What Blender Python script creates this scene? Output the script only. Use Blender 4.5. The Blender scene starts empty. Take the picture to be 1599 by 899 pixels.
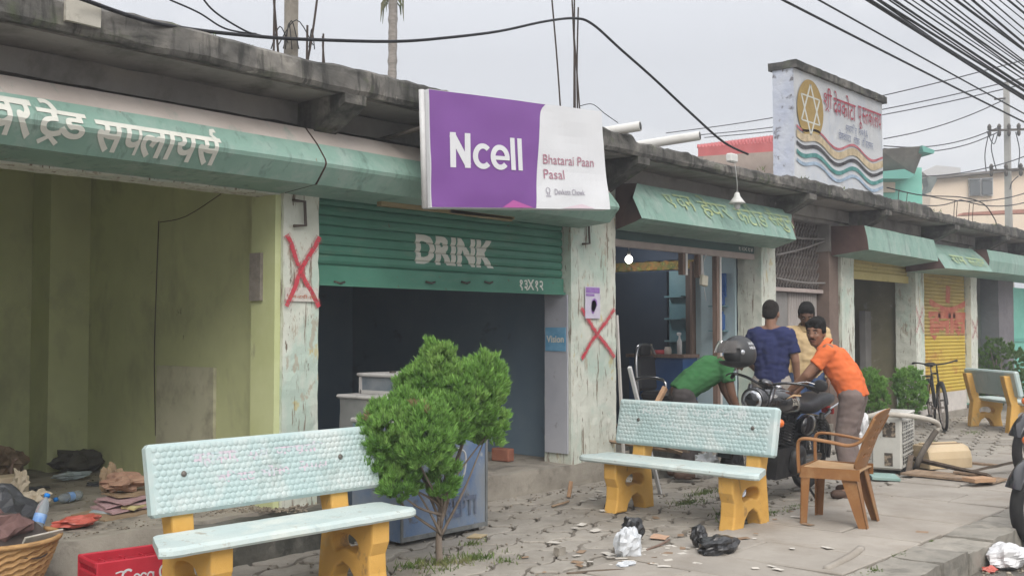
import bpy, bmesh, math, random
from mathutils import Vector, Matrix, Euler, noise

SC = bpy.context.scene
COL = SC.collection
R = math.radians
rnd = random.Random(7)

# ------------------------------------------------------------------ camera, sky, sun, exposure
F_PX, W_PX, H_PX = 1650.0, 1599.0, 899.0
YAW, PITCH, CAM_H = R(41.3), R(2.27), 1.45
cam_d = bpy.data.cameras.new('camera')
cam_d.sensor_width = 36
cam_d.lens = F_PX / W_PX * 36
cam_d.clip_start = 0.05
cam_d.clip_end = 2000
cam = bpy.data.objects.new('camera', cam_d)
COL.objects.link(cam)
FWD = Vector((math.cos(YAW)*math.cos(PITCH), math.sin(YAW)*math.cos(PITCH), math.sin(PITCH)))
RGT = Vector((math.sin(YAW), -math.cos(YAW), 0))
UPV = RGT.cross(FWD)
CAM = Vector((0, 0, CAM_H))
cam.matrix_world = Matrix.Translation(CAM) @ Matrix((RGT, UPV, -FWD)).transposed().to_4x4()
SC.camera = cam

SUN_EL, SUN_AZ = R(42), R(229)          # direction to the sun, azimuth counted from +X towards +Y
world = bpy.data.worlds.new("World")
SC.world = world
world.use_nodes = True
nt = world.node_tree
bg = nt.nodes['Background']
bg.inputs['Strength'].default_value = 0.1
sky = nt.nodes.new('ShaderNodeTexSky')
sky.sky_type = 'NISHITA'
sky.sun_disc = False
sky.sun_elevation = SUN_EL
sky.sun_rotation = math.pi/2 - SUN_AZ
sky.air_density = 1.5
sky.dust_density = 4.0
tc = nt.nodes.new('ShaderNodeTexCoord')
mp = nt.nodes.new('ShaderNodeMapping')
mp.inputs['Scale'].default_value = (1.6, 1.6, 4.0)
nz = nt.nodes.new('ShaderNodeTexNoise')
nz.inputs['Scale'].default_value = 1.7
nz.inputs['Detail'].default_value = 7
nz.inputs['Roughness'].default_value = 0.55
nz.inputs['Distortion'].default_value = 0.4
cr = nt.nodes.new('ShaderNodeValToRGB')
cr.color_ramp.elements[0].position = 0.42
cr.color_ramp.elements[0].color = (6.15, 6.27, 6.65, 1)
cr.color_ramp.elements[1].position = 0.60
cr.color_ramp.elements[1].color = (8.05, 8.05, 8.2, 1)
mx = nt.nodes.new('ShaderNodeMix')
mx.data_type = 'RGBA'
mx.inputs['Factor'].default_value = 0.93
nt.links.new(tc.outputs['Generated'], mp.inputs['Vector'])
nt.links.new(mp.outputs['Vector'], nz.inputs['Vector'])
nt.links.new(nz.outputs['Fac'], cr.inputs['Fac'])
nt.links.new(sky.outputs['Color'], mx.inputs['A'])
nt.links.new(cr.outputs['Color'], mx.inputs['B'])
# an overcast sky is brighter overhead than near the horizon
sx = nt.nodes.new('ShaderNodeSeparateXYZ')
nt.links.new(tc.outputs['Generated'], sx.inputs[0])
mr = nt.nodes.new('ShaderNodeMapRange')
mr.inputs['From Min'].default_value = 0.25; mr.inputs['From Max'].default_value = 1.0
mr.inputs['To Min'].default_value = 0.735; mr.inputs['To Max'].default_value = 1.9
nt.links.new(sx.outputs['Z'], mr.inputs['Value'])
sv = nt.nodes.new('ShaderNodeVectorMath'); sv.operation = 'SCALE'
nt.links.new(mx.outputs['Result'], sv.inputs[0]); nt.links.new(mr.outputs[0], sv.inputs['Scale'])
nt.links.new(sv.outputs[0], bg.inputs['Color'])

sun_d = bpy.data.lights.new('sun', 'SUN')
sun_d.energy = 1.5
sun_d.angle = R(40)
sun_d.color = (1.0, 0.95, 0.88)
sun = bpy.data.objects.new('sun', sun_d)
COL.objects.link(sun)
sd = Vector((math.cos(SUN_EL)*math.cos(SUN_AZ), math.cos(SUN_EL)*math.sin(SUN_AZ), math.sin(SUN_EL)))
sun.rotation_euler = sd.to_track_quat('Z', 'Y').to_euler()
sun.location = sd*30

SC.view_settings.view_transform = 'Standard'
SC.view_settings.look = 'None'
SC.view_settings.exposure = 0.74
SC.view_settings.gamma = 1.0
SC.view_settings.use_curve_mapping = False
SC.render.engine = 'CYCLES'
SC.cycles.max_bounces = 6
SC.cycles.transparent_max_bounces = 8
SC.cycles.use_denoising = True

# ------------------------------------------------------------------ measuring: a point of the photo at a known plane
def ray(px, py):
    return FWD + RGT*((px-799.5)/F_PX) + UPV*((449.5-py)/F_PX)
def gp(px, py, z=0.0):
    d = ray(px, py); return CAM + d*((z-CAM.z)/d.z)
def yp(px, py, Y):
    d = ray(px, py); return CAM + d*(Y/d.y)
def xp(px, py, X):
    d = ray(px, py); return CAM + d*(X/d.x)
def dp(px, py, dist):
    return CAM + ray(px, py)*dist

# ------------------------------------------------------------------ colours and materials
def sr(r, g, b):
    f = lambda c: (c/255/12.92) if c/255 <= 0.04045 else ((c/255+0.055)/1.055)**2.4
    return (f(r), f(g), f(b))
def c4(c): return (c[0], c[1], c[2], 1.0)

def mat(name, c1, c2=None, sc=4.0, rough=0.8, spec=0.25, metal=0.0, bump=0.0, bsc=30.0, layers=(), lo=0.35, hi=0.65,
        stretch=(1, 1, 1), emit=None, alpha=None, coat=0.0, rough2=None, trans=0.0, ior=None):
    """c1/c2 mixed by noise; layers = (colour, scale, stretch, lo, hi, strength) laid over it."""
    m = bpy.data.materials.new(name)
    m.use_nodes = True
    t = m.node_tree
    L = t.links.new
    b = t.nodes['Principled BSDF']
    b.inputs['Roughness'].default_value = rough
    b.inputs['Specular IOR Level'].default_value = spec
    b.inputs['Metallic'].default_value = metal
    b.inputs['Base Color'].default_value = c4(c1)
    b.inputs['Coat Weight'].default_value = coat
    b.inputs['Transmission Weight'].default_value = trans
    if ior: b.inputs['IOR'].default_value = ior
    if alpha is not None: b.inputs['Alpha'].default_value = alpha
    co = t.nodes.new('ShaderNodeTexCoord')
    oi = t.nodes.new('ShaderNodeObjectInfo')
    add = t.nodes.new('ShaderNodeVectorMath'); add.operation = 'ADD'
    mul = t.nodes.new('ShaderNodeVectorMath'); mul.operation = 'SCALE'
    comb = t.nodes.new('ShaderNodeCombineXYZ')
    L(oi.outputs['Random'], comb.inputs['X']); L(oi.outputs['Random'], comb.inputs['Y'])
    mul.inputs['Scale'].default_value = 17.0
    L(comb.outputs[0], mul.inputs[0])
    L(co.outputs['Object'], add.inputs[0]); L(mul.outputs[0], add.inputs[1])
    base = add.outputs[0]
    def nse(scale, st, det=6.0, ro=0.6, dist=0.0):
        mpn = t.nodes.new('ShaderNodeMapping')
        mpn.inputs['Scale'].default_value = st
        n = t.nodes.new('ShaderNodeTexNoise')
        n.inputs['Scale'].default_value = scale
        n.inputs['Detail'].default_value = det
        n.inputs['Roughness'].default_value = ro
        n.inputs['Distortion'].default_value = dist
        L(base, mpn.inputs['Vector']); L(mpn.outputs[0], n.inputs['Vector'])
        return n.outputs['Fac']
    col = None
    def ramp(fac, lo, hi):
        mr = t.nodes.new('ShaderNodeMapRange')
        mr.inputs['From Min'].default_value = lo; mr.inputs['From Max'].default_value = hi
        L(fac, mr.inputs['Value'])
        return mr.outputs[0]
    def mixc(fac, a, bcol):
        n = t.nodes.new('ShaderNodeMix'); n.data_type = 'RGBA'
        if isinstance(fac, float): n.inputs['Factor'].default_value = fac
        else: L(fac, n.inputs['Factor'])
        for s, v in (('A', a), ('B', bcol)):
            if isinstance(v, tuple): n.inputs[s].default_value = c4(v)
            else: L(v, n.inputs[s])
        return n.outputs['Result']
    if c2 is not None:
        col = mixc(ramp(nse(sc, stretch), lo, hi), c1, c2)
    for (lc, ls, lst, llo, lhi, strength) in layers:
        f = ramp(nse(ls, lst, 8.0, 0.65, 0.3), llo, lhi)
        mm = t.nodes.new('ShaderNodeMath'); mm.operation = 'MULTIPLY'
        mm.inputs[1].default_value = strength
        L(f, mm.inputs[0])
        col = mixc(mm.outputs[0], col if col is not None else c1, lc)
    if col is not None: L(col, b.inputs['Base Color'])
    if rough2 is not None:
        rr = t.nodes.new('ShaderNodeMapRange')
        rr.inputs['To Min'].default_value = rough; rr.inputs['To Max'].default_value = rough2
        L(nse(sc*1.7, stretch), rr.inputs['Value']); L(rr.outputs[0], b.inputs['Roughness'])
    if bump > 0:
        bn = t.nodes.new('ShaderNodeBump')
        bn.inputs['Strength'].default_value = min(1.0, bump)
        bn.inputs['Distance'].default_value = 0.01
        L(nse(bsc, stretch, 8.0, 0.7), bn.inputs['Height']); L(bn.outputs[0], b.inputs['Normal'])
    if emit:
        b.inputs['Emission Color'].default_value = c4(emit[0]); b.inputs['Emission Strength'].default_value = emit[1]
    return m

# ------------------------------------------------------------------ mesh builder
MATW = {}                       # world matrix of things and parts
def mw(o): return MATW.get(o.name, Matrix.Identity(4))

def cap_dir(a, b):
    d = (b-a)
    return d.normalized() if d.length > 1e-9 else Vector((0, 0, 1))

class MB:
    def __init__(s):
        s.v, s.f, s.mi, s.sm = [], [], [], []
    def add(s, verts, faces, mi=0, smooth=False, M=None):
        o = len(s.v)
        if M is not None: verts = [M @ Vector(p) for p in verts]
        s.v.extend([tuple(p) for p in verts])
        for k, f in enumerate(faces):
            s.f.append([i+o for i in f])
            s.mi.append(mi[k] if isinstance(mi, list) else mi)
            s.sm.append(smooth)
        return s
    def box(s, c, size, rot=None, mi=0, ch=0.0):
        """box with centre c, full size, chamfer ch"""
        hx, hy, hz = size[0]/2, size[1]/2, size[2]/2
        M = Matrix.Translation(Vector(c))
        if rot is not None:
            M = M @ (rot.to_4x4() if isinstance(rot, (Matrix,)) else Euler(rot).to_matrix().to_4x4())
        if ch <= 0:
            v = [(x*hx, y*hy, z*hz) for x in (-1, 1) for y in (-1, 1) for z in (-1, 1)]
            f = [(0, 1, 3, 2), (4, 6, 7, 5), (0, 4, 5, 1), (2, 3, 7, 6), (0, 2, 6, 4), (1, 5, 7, 3)]
            return s.add(v, f, mi, False, M)
        ch = min(ch, hx*0.95, hy*0.95, hz*0.95)
        v, idx = [], {}
        for x in (-1, 1):
            for y in (-1, 1):
                for z in (-1, 1):
                    for a in range(3):
                        p = [x*hx, y*hy, z*hz]
                        for q in range(3):
                            if q != a: p[q] -= (x, y, z)[q]*ch
                        idx[(x, y, z, a)] = len(v); v.append(p)
        f = []
        for a in range(3):
            b, c_ = (a+1) % 3, (a+2) % 3
            for sg in (-1, 1):
                q = []
                for (u, w) in ((-1, -1), (1, -1), (1, 1), (-1, 1)):
                    k = [0, 0, 0]; k[a] = sg; k[b] = u; k[c_] = w
                    q.append(idx[(k[0], k[1], k[2], a)])
                f.append(q if sg > 0 else q[::-1])
            for u in (-1, 1):
                for w in (-1, 1):          # edge along axis a
                    k0 = [0, 0, 0]; k0[a] = -1; k0[b] = u; k0[c_] = w
                    k1 = list(k0); k1[a] = 1
                    q = [idx[tuple(k0)+(b,)], idx[tuple(k1)+(b,)], idx[tuple(k1)+(c_,)], idx[tuple(k0)+(c_,)]]
                    f.append(q if u*w > 0 else q[::-1])
        for x in (-1, 1):
            for y in (-1, 1):
                for z in (-1, 1):
                    q = [idx[(x, y, z, 0)], idx[(x, y, z, 1)], idx[(x, y, z, 2)]]
                    f.append(q if x*y*z > 0 else q[::-1])
        return s.add(v, f, mi, False, M)
    def bx(s, x0, x1, y0, y1, z0, z1, mi=0, ch=0.0):
        return s.box(((x0+x1)/2, (y0+y1)/2, (z0+z1)/2), (abs(x1-x0), abs(y1-y0), abs(z1-z0)), None, mi, ch)
    def rough(s, x0, x1, y0, y1, z0, z1, step=0.1, amp=0.01, freq=6.0, seed=0.0, mi=0, smooth=False):
        nx, ny, nz_ = (max(1, int(round((b-a)/step))) for a, b in ((x0, x1), (y0, y1), (z0, z1)))
        idx, v, f = {}, [], []
        def g(i, j, k):
            key = (i, j, k)
            if key not in idx:
                p = Vector((x0+(x1-x0)*i/nx, y0+(y1-y0)*j/ny, z0+(z1-z0)*k/nz_))
                q = p + noise.noise_vector(p*freq+Vector((seed, seed*1.7, 3)))*amp + noise.noise_vector(p*freq*3.1+Vector((seed, 9, 3)))*amp*0.4
                idx[key] = len(v); v.append(q)
            return idx[key]
        for i in range(nx):
            for j in range(ny):
                f.append((g(i, j, 0), g(i, j+1, 0), g(i+1, j+1, 0), g(i+1, j, 0)))
                f.append((g(i, j, nz_), g(i+1, j, nz_), g(i+1, j+1, nz_), g(i, j+1, nz_)))
            for k in range(nz_):
                f.append((g(i, 0, k), g(i+1, 0, k), g(i+1, 0, k+1), g(i, 0, k+1)))
                f.append((g(i, ny, k), g(i, ny, k+1), g(i+1, ny, k+1), g(i+1, ny, k)))
        for j in range(ny):
            for k in range(nz_):
                f.append((g(0, j, k), g(0, j, k+1), g(0, j+1, k+1), g(0, j+1, k)))
                f.append((g(nx, j, k), g(nx, j+1, k), g(nx, j+1, k+1), g(nx, j, k+1)))
        return s.add(v, f, mi, smooth)
    def tube(s, pts, r, n=8, mi=0, smooth=True, caps=True, flat=None, twist=0.0):
        """sweep along pts; r a number, list, or list of (ra, rb)"""
        pts = [Vector(p) for p in pts]
        m = len(pts)
        rs = r if isinstance(r, (list, tuple)) and len(r) == m and not (m == 2 and False) else [r]*m
        tg = []
        for i in range(m):
            a, b = pts[max(0, i-1)], pts[min(m-1, i+1)]
            tg.append(cap_dir(a, b))
        up = Vector((0, 0, 1)) if abs(tg[0].z) < 0.95 else Vector((1, 0, 0))
        if flat is not None: up = Vector(flat)
        u = (up - tg[0]*up.dot(tg[0])).normalized()
        v, f = [], []
        for i in range(m):
            u = (u - tg[i]*u.dot(tg[i]))
            u = u.normalized() if u.length > 1e-6 else tg[i].orthogonal().normalized()
            w = tg[i].cross(u)
            ra, rb = rs[i] if isinstance(rs[i], (tuple, list)) else (rs[i], rs[i])
            for k in range(n):
                a = 2*math.pi*(k+0.5)/n + twist
                v.append(pts[i] + u*(math.cos(a)*ra) + w*(math.sin(a)*rb))
        for i in range(m-1):
            for k in range(n):
                k2 = (k+1) % n
                f.append((i*n+k, i*n+k2, (i+1)*n+k2, (i+1)*n+k))
        if caps:
            f.append(list(range(n))[::-1]); f.append([(m-1)*n+k for k in range(n)])
        return s.add(v, f, mi, smooth)
    def lathe(s, prof, n=20, M=None, mi=0, smooth=True, close=True):
        """prof = [(r, z)]; axis z"""
        v, f = [], []
        for (r, z) in prof:
            for k in range(n):
                a = 2*math.pi*k/n
                v.append((r*math.cos(a), r*math.sin(a), z))
        m = len(prof)
        for i in range(m-1):
            for k in range(n):
                k2 = (k+1) % n
                f.append((i*n+k, i*n+k2, (i+1)*n+k2, (i+1)*n+k))
        if close:
            f.append(list(range(n))[::-1]); f.append([(m-1)*n+k for k in range(n)])
        return s.add(v, f, mi, smooth, M)
    def torus(s, c, Rr, r, axis='y', n=28, m=8, mi=0, a0=0.0, a1=2*math.pi, rb=None):
        v, f = [], []
        full = abs((a1-a0)-2*math.pi) < 1e-6
        N = n if full else n+1
        for i in range(N):
            a = a0+(a1-a0)*i/n
            for k in range(m):
                b = 2*math.pi*k/m
                q = Rr+r*math.cos(b); h = (rb or r)*math.sin(b)
                p = {'y': (q*math.cos(a), h, q*math.sin(a)), 'z': (q*math.cos(a), q*math.sin(a), h), 'x': (h, q*math.cos(a), q*math.sin(a))}[axis]
                v.append((c[0]+p[0], c[1]+p[1], c[2]+p[2]))
        for i in range(n):
            i2 = (i+1) % N
            for k in range(m):
                k2 = (k+1) % m
                f.append((i*m+k, i*m+k2, i2*m+k2, i2*m+k))
        return s.add(v, f, mi, True)
    def ell(s, c, rad, n=14, m=9, M=None, mi=0, smooth=True, amp=0.0, freq=3.0, seed=0.0, rot=None):
        if not isinstance(rad, (tuple, list)): rad = (rad, rad, rad)
        v, f = [(0, 0, -1)], []
        for i in range(1, m):
            t = -math.pi/2+math.pi*i/m
            for k in range(n):
                a = 2*math.pi*k/n
                v.append((math.cos(t)*math.cos(a), math.cos(t)*math.sin(a), math.sin(t)))
        v.append((0, 0, 1))
        for k in range(n):
            f.append((0, 1+(k+1) % n, 1+k))
            f.append((len(v)-1, 1+(m-2)*n+k, 1+(m-2)*n+(k+1) % n))
        for i in range(m-2):
            for k in range(n):
                k2 = (k+1) % n
                f.append((1+i*n+k, 1+i*n+k2, 1+(i+1)*n+k2, 1+(i+1)*n+k))
        out = []
        Rm = Euler(rot).to_matrix() if rot is not None else None
        for p in v:
            q = Vector(p)
            if amp: q = q*(1+amp*noise.noise(q*freq+Vector((seed, seed*0.7, 1.3)))*2)
            q = Vector((q.x*rad[0], q.y*rad[1], q.z*rad[2]))
            if Rm is not None: q = Rm @ q
            out.append(q+Vector(c))
        return s.add(out, f, mi, smooth, M)
    def capsule(s, a, b, ra, rb, n=12, mi=0, flat_b=False, flat_a=False):
        a, b = Vector(a), Vector(b)
        d = cap_dir(a, b)
        pts, rs = [], []
        if flat_a: pts.append(a); rs.append(ra)
        else:
            for t in (0.02, 0.35, 0.7, 1.0):
                pts.append(a - d*ra*(math.cos(t*math.pi/2))); rs.append(max(1e-3, ra*math.sin(t*math.pi/2)))
        if flat_b: pts.append(b); rs.append(rb)
        else:
            for t in (1.0, 0.7, 0.35, 0.02):
                pts.append(b + d*rb*(math.cos(t*math.pi/2))); rs.append(max(1e-3, rb*math.sin(t*math.pi/2)))
        return s.tube(pts, rs, n, mi)
    def quad(s, a, b, c, d, mi=0): return s.add([a, b, c, d], [(0, 1, 2, 3)], mi)
    def mesh(s, name, mats):
        me = bpy.data.meshes.new(name)
        me.from_pydata(s.v, [], s.f)
        for m_ in mats: me.materials.append(m_)
        for p, mi, sm in zip(me.polygons, s.mi, s.sm):
            p.material_index = mi; p.use_smooth = sm
        return me
    def build(s, name, mats, parent=None, world=False, fix=True):
        if not isinstance(mats, (list, tuple)): mats = [mats]
        if world and parent is not None:
            inv = mw(parent).inverted()
            s.v = [tuple(inv @ Vector(p)) for p in s.v]
        me = s.mesh(name, mats)
        if fix:
            bm = bmesh.new(); bm.from_mesh(me)
            bmesh.ops.recalc_face_normals(bm, faces=bm.faces)
            bm.to_mesh(me); bm.free()
        return link(name, me, parent)

def link(name, me, parent=None):
    o = bpy.data.objects.new(name, me)
    COL.objects.link(o)
    if parent is not None:
        o.parent = parent
        MATW[o.name] = mw(parent)
    return o

def thing(name, label, cat, loc=(0, 0, 0), rot=(0, 0, 0), group=None):
    o = bpy.data.objects.new(name, None)
    COL.objects.link(o)
    if not isinstance(rot, (tuple, list)): rot = (0, 0, rot)
    o.location = loc; o.rotation_euler = rot
    o.empty_display_size = 0.1
    o['label'] = label; o['category'] = cat
    if group: o['group'] = group
    MATW[o.name] = Matrix.Translation(Vector(loc)) @ Euler(rot).to_matrix().to_4x4()
    return o
def tag(o, label, cat, group=None):
    o['label'] = label; o['category'] = cat
    if group: o['group'] = group
    return o
def origin_to_base(o):
    """put a single-mesh thing's origin at the bottom of its shape"""
    me = o.data
    xs = [v.co for v in me.vertices]
    c = Vector((sum(p.x for p in xs)/len(xs), sum(p.y for p in xs)/len(xs), min(p.z for p in xs)))
    me.transform(Matrix.Translation(-c))
    o.location = c
    return o
def solo(mb, name, mats, label, cat, group=None):
    return tag(origin_to_base(mb.build(name, mats)), label, cat, group)
def struct(mb, name, mats):
    o = mb.build(name, mats); o['kind'] = 'structure'; return o
def copy_tree(o, parent=None):
    c = o.copy(); COL.objects.link(c)
    if parent is not None: c.parent = parent
    for ch in list(o.children): copy_tree(ch, c)
    return c

# ------------------------------------------------------------------ flat outlines, lettering
def eval_mesh(ob):
    dg = bpy.context.evaluated_depsgraph_get(); dg.update()
    e = ob.evaluated_get(dg)
    me = e.to_mesh()
    v = [x.co.copy() for x in me.vertices]; f = [list(p.vertices) for p in me.polygons]
    e.to_mesh_clear()
    return v, f
def curve2d(splines, depth=0.0, bevel=0.0, smooth_idx=()):
    """closed outlines (the later ones cut holes) -> filled, extruded +-depth/2 along z"""
    cu = bpy.data.curves.new('outline', 'CURVE')
    cu.dimensions = '2D'; cu.fill_mode = 'BOTH'
    cu.extrude = max(0.0, depth/2-bevel); cu.bevel_depth = bevel; cu.bevel_resolution = 1
    if bevel: cu.offset = -bevel
    for sp in splines:
        s = cu.splines.new('POLY')
        s.points.add(len(sp)-1)
        for p, q in zip(s.points, sp): p.co = (q[0], q[1], 0, 1)
        s.use_cyclic_u = True
    ob = bpy.data.objects.new('outline', cu); COL.objects.link(ob)
    v, f = eval_mesh(ob)
    bpy.data.objects.remove(ob); bpy.data.curves.remove(cu)
    return v, f
def smooth_poly(pts, k=6):
    """closed Catmull-Rom through pts"""
    out, n = [], len(pts)
    for i in range(n):
        p0, p1, p2, p3 = (Vector((pts[(i+j-1) % n][0], pts[(i+j-1) % n][1])) for j in range(4))
        for q in range(k):
            t = q/k
            out.append(tuple(0.5*((2*p1)+(p2-p0)*t+(2*p0-5*p1+4*p2-p3)*t*t+(3*p1-p0-3*p2+p3)*t**3)))
    return out
def spline3(pts, k=6):
    pts = [Vector(p) for p in pts]; out = []
    n = len(pts)
    for i in range(n-1):
        p0, p1, p2, p3 = pts[max(0, i-1)], pts[i], pts[i+1], pts[min(n-1, i+2)]
        for q in range(k):
            t = q/k
            out.append(0.5*((2*p1)+(p2-p0)*t+(2*p0-5*p1+4*p2-p3)*t*t+(3*p1-p0-3*p2+p3)*t**3))
    out.append(pts[-1])
    return out

def raw_text(s, bold=0.0, res=3):
    cu = bpy.data.curves.new('lettering', 'FONT')
    cu.body = s; cu.size = 1.0; cu.offset = bold; cu.resolution_u = res
    ob = bpy.data.objects.new('lettering', cu); COL.objects.link(ob)
    v, f = eval_mesh(ob)
    bpy.data.objects.remove(ob); bpy.data.curves.remove(cu)
    return [(p.x, p.y) for p in v], f
def half_form(v, f, cut):
    """cut a glyph off at x = cut (half consonants of Devanagari)"""
    bm = bmesh.new()
    vs = [bm.verts.new((p[0], p[1], 0)) for p in v]
    for q in f:
        try: bm.faces.new([vs[i] for i in q])
        except ValueError: pass
    bmesh.ops.bisect_plane(bm, geom=bm.verts[:]+bm.edges[:]+bm.faces[:], plane_co=(cut, 0, 0), plane_no=(1, 0, 0), clear_outer=True)
    bm.verts.index_update()
    out = [(q.co.x, q.co.y) for q in bm.verts], [[w.index for w in q.verts] for q in bm.faces]
    bm.free()
    return out
def stroke2(pts, w):
    v, f = [], []
    for i, p in enumerate(pts):
        a, b = Vector(pts[max(0, i-1)]), Vector(pts[min(len(pts)-1, i+1)])
        d = (b-a).normalized(); nn = Vector((-d.y, d.x))*w/2
        v += [tuple(Vector(p)+nn), tuple(Vector(p)-nn)]
    for i in range(len(pts)-1): f.append([2*i, 2*i+1, 2*i+3, 2*i+2])
    return v, f
def word(segs, bold=0.0, res=3):
    """segs: strings; '~x' half form of x; '^' a rakar under the last letter; '`' a reph over the last letter"""
    V, Fc, x = [], [], 0.0
    last = (0, 0.5)
    def put(v, f, dx):
        o = len(V)
        V.extend([(p[0]+dx, p[1]) for p in v]); Fc.extend([[i+o for i in q] for q in f])
    for sg in segs:
        if sg == '^':
            c = (last[0]+last[1])/2+0.02
            put(*stroke2([(c-0.2, -0.17), (c, -0.02), (c+0.2, -0.17)], 0.06+2*bold), 0)
        elif sg == '`':
            c = last[1]-0.1
            put(*stroke2([(c, 0.62), (c-0.09, 0.72), (c-0.03, 0.84), (c+0.09, 0.86)], 0.06+2*bold), 0)
        elif sg.startswith('~'):
            v, f = raw_text(sg[1:], bold, res)
            mxx = max(p[0] for p in v)
            v, f = half_form(v, f, mxx-0.15)
            put(v, f, x); last = (x, x+mxx-0.15); x += mxx-0.15
        else:
            v, f = raw_text(sg, bold, res)
            if v:
                mxx = max(p[0] for p in v)
                if ord(sg[0]) > 0x900: mxx -= bold
                put(v, f, x); last = (x+max(0, mxx-0.6), x+mxx); x += mxx
            else: x += 0.3
    return V, Fc
def fit(vf, x0, x1, y0, y1):
    v, f = vf
    a, b = min(p[0] for p in v), max(p[0] for p in v)
    c, d = min(p[1] for p in v), max(p[1] for p in v)
    return [(x0+(p[0]-a)/(b-a)*(x1-x0), y0+(p[1]-c)/(d-c)*(y1-y0)) for p in v], f
def cuts(vf, ucuts=(), vcuts=()):
    bm = bmesh.new()
    vs = [bm.verts.new((p[0], p[1], 0)) for p in vf[0]]
    for q in vf[1]:
        try: bm.faces.new([vs[i] for i in q])
        except ValueError: pass
    for c in ucuts:
        bmesh.ops.bisect_plane(bm, geom=bm.verts[:]+bm.edges[:]+bm.faces[:], plane_co=(c, 0, 0), plane_no=(1, 0, 0))
    for c in vcuts:
        bmesh.ops.bisect_plane(bm, geom=bm.verts[:]+bm.edges[:]+bm.faces[:], plane_co=(0, c, 0), plane_no=(0, 1, 0))
    bm.verts.index_update()
    out = [(q.co.x, q.co.y) for q in bm.verts], [[w.index for w in q.verts] for q in bm.faces]
    bm.free()
    return out
def lay(mb, vf, fn, mi=0):
    return mb.add([fn(p[0], p[1]) for p in vf[0]], vf[1], mi)

# ------------------------------------------------------------------ organic bodies: overlapping solids fused into one skin
def fused(name, mb, mats, parent, voxel=0.008, it=6, fac=0.5, world=False, wrinkle=0.0):
    if world: 
        inv = mw(parent).inverted(); mb.v = [tuple(inv @ Vector(p)) for p in mb.v]
    me = mb.mesh('tmp', mats)
    bm = bmesh.new(); bm.from_mesh(me); bmesh.ops.recalc_face_normals(bm, faces=bm.faces); bm.to_mesh(me); bm.free()
    ob = bpy.data.objects.new('tmp', me); COL.objects.link(ob)
    r_ = ob.modifiers.new('r', 'REMESH'); r_.mode = 'VOXEL'; r_.voxel_size = voxel; r_.use_smooth_shade = True
    s_ = ob.modifiers.new('s', 'SMOOTH'); s_.iterations = it; s_.factor = fac
    dg = bpy.context.evaluated_depsgraph_get(); dg.update()
    m2 = bpy.data.meshes.new_from_object(ob.evaluated_get(dg))
    bpy.data.objects.remove(ob); bpy.data.meshes.remove(me)
    m2.name = name
    if not m2.materials:
        for m_ in mats: m2.materials.append(m_)
    if wrinkle:
        for v in m2.vertices:
            p = v.co
            k = noise.noise(Vector((p.x*9, p.y*9, p.z*22)))+0.6*noise.noise(Vector((p.x*21+5, p.y*21, p.z*34)))
            v.co = p+v.normal*(k*wrinkle)
    for p in m2.polygons: p.use_smooth = True
    return link(name, m2, parent)
# ------------------------------------------------------------------ materials of the setting
def island(m, lo=0.82, hi=1.1):
    """every loose piece of a mesh a little lighter or darker"""
    t = m.node_tree; b = t.nodes['Principled BSDF']
    g = t.nodes.new('ShaderNodeNewGeometry')
    mr = t.nodes.new('ShaderNodeMapRange'); mr.inputs['To Min'].default_value = lo; mr.inputs['To Max'].default_value = hi
    t.links.new(g.outputs['Random Per Island'], mr.inputs['Value'])
    mm = t.nodes.new('ShaderNodeMix'); mm.data_type = 'RGBA'; mm.blend_type = 'MULTIPLY'; mm.inputs['Factor'].default_value = 1.0
    s = b.inputs['Base Color']
    if s.is_linked: t.links.new(s.links[0].from_socket, mm.inputs['A'])
    else: mm.inputs['A'].default_value = s.default_value
    t.links.new(mr.outputs[0], mm.inputs['B'])
    t.links.new(mm.outputs['Result'], s)
    return m
ONE = (1, 1, 1)
m_dirt = mat('dirt', (.13, .105, .075), (.2, .17, .13), 3, .95, bump=.6, bsc=18, layers=[((.08, .065, .05), 9, ONE, .5, .7, .7)])
m_paver = island(mat('paver', (.275, .252, .22), (.355, .325, .282), 5, .9, bump=.5, bsc=60,
                     layers=[((.19, .165, .13), 1.3, ONE, .5, .72, .75), ((.2, .19, .15), 24, ONE, .55, .75, .6)]), .84, 1.08)
m_slab = island(mat('slab', (.29, .262, .226), (.365, .332, .288), 2.2, .9, bump=.4, bsc=70,
                    layers=[((.24, .205, .165), 1.7, (1, 1, 1), .5, .7, .75), ((.22, .2, .17), 30, ONE, .58, .75, .6)]), .9, 1.06)
m_kerb = island(mat('kerb', (.23, .217, .187), (.32, .295, .253), 4, .92, bump=.7, bsc=40,
                    layers=[((.10, .095, .08), 5, ONE, .52, .7, .75)]), .85, 1.08)
m_road = mat('asphalt', (.085, .078, .07), (.15, .137, .12), 5, .92, bump=.8, bsc=90,
             layers=[((.17, .15, .12), 2, ONE, .5, .7, .6)])

g = MB(); g.quad((-150, -150, -.17), (300, -150, -.17), (300, 300, -.17), (-150, 300, -.17)); struct(g, 'ground', m_dirt)
g = MB()
N = 60
for i in range(N):
    x0, x1 = -6+i*1.0, -5+i*1.0
    g.quad((x0, -7, -.135), (x1, -7, -.135), (x1, 2.42, -.135), (x0, 2.42, -.135))
struct(g, 'road', m_road)
g = MB(); g.rough(-6, 30, 2.45, 6.2, -.165, -.027, .1, .02, 2.6); struct(g, 'pavement_bed', mat('joint_dust', (.11, .096, .078), (.27, .24, .205), 6, .95))

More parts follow.
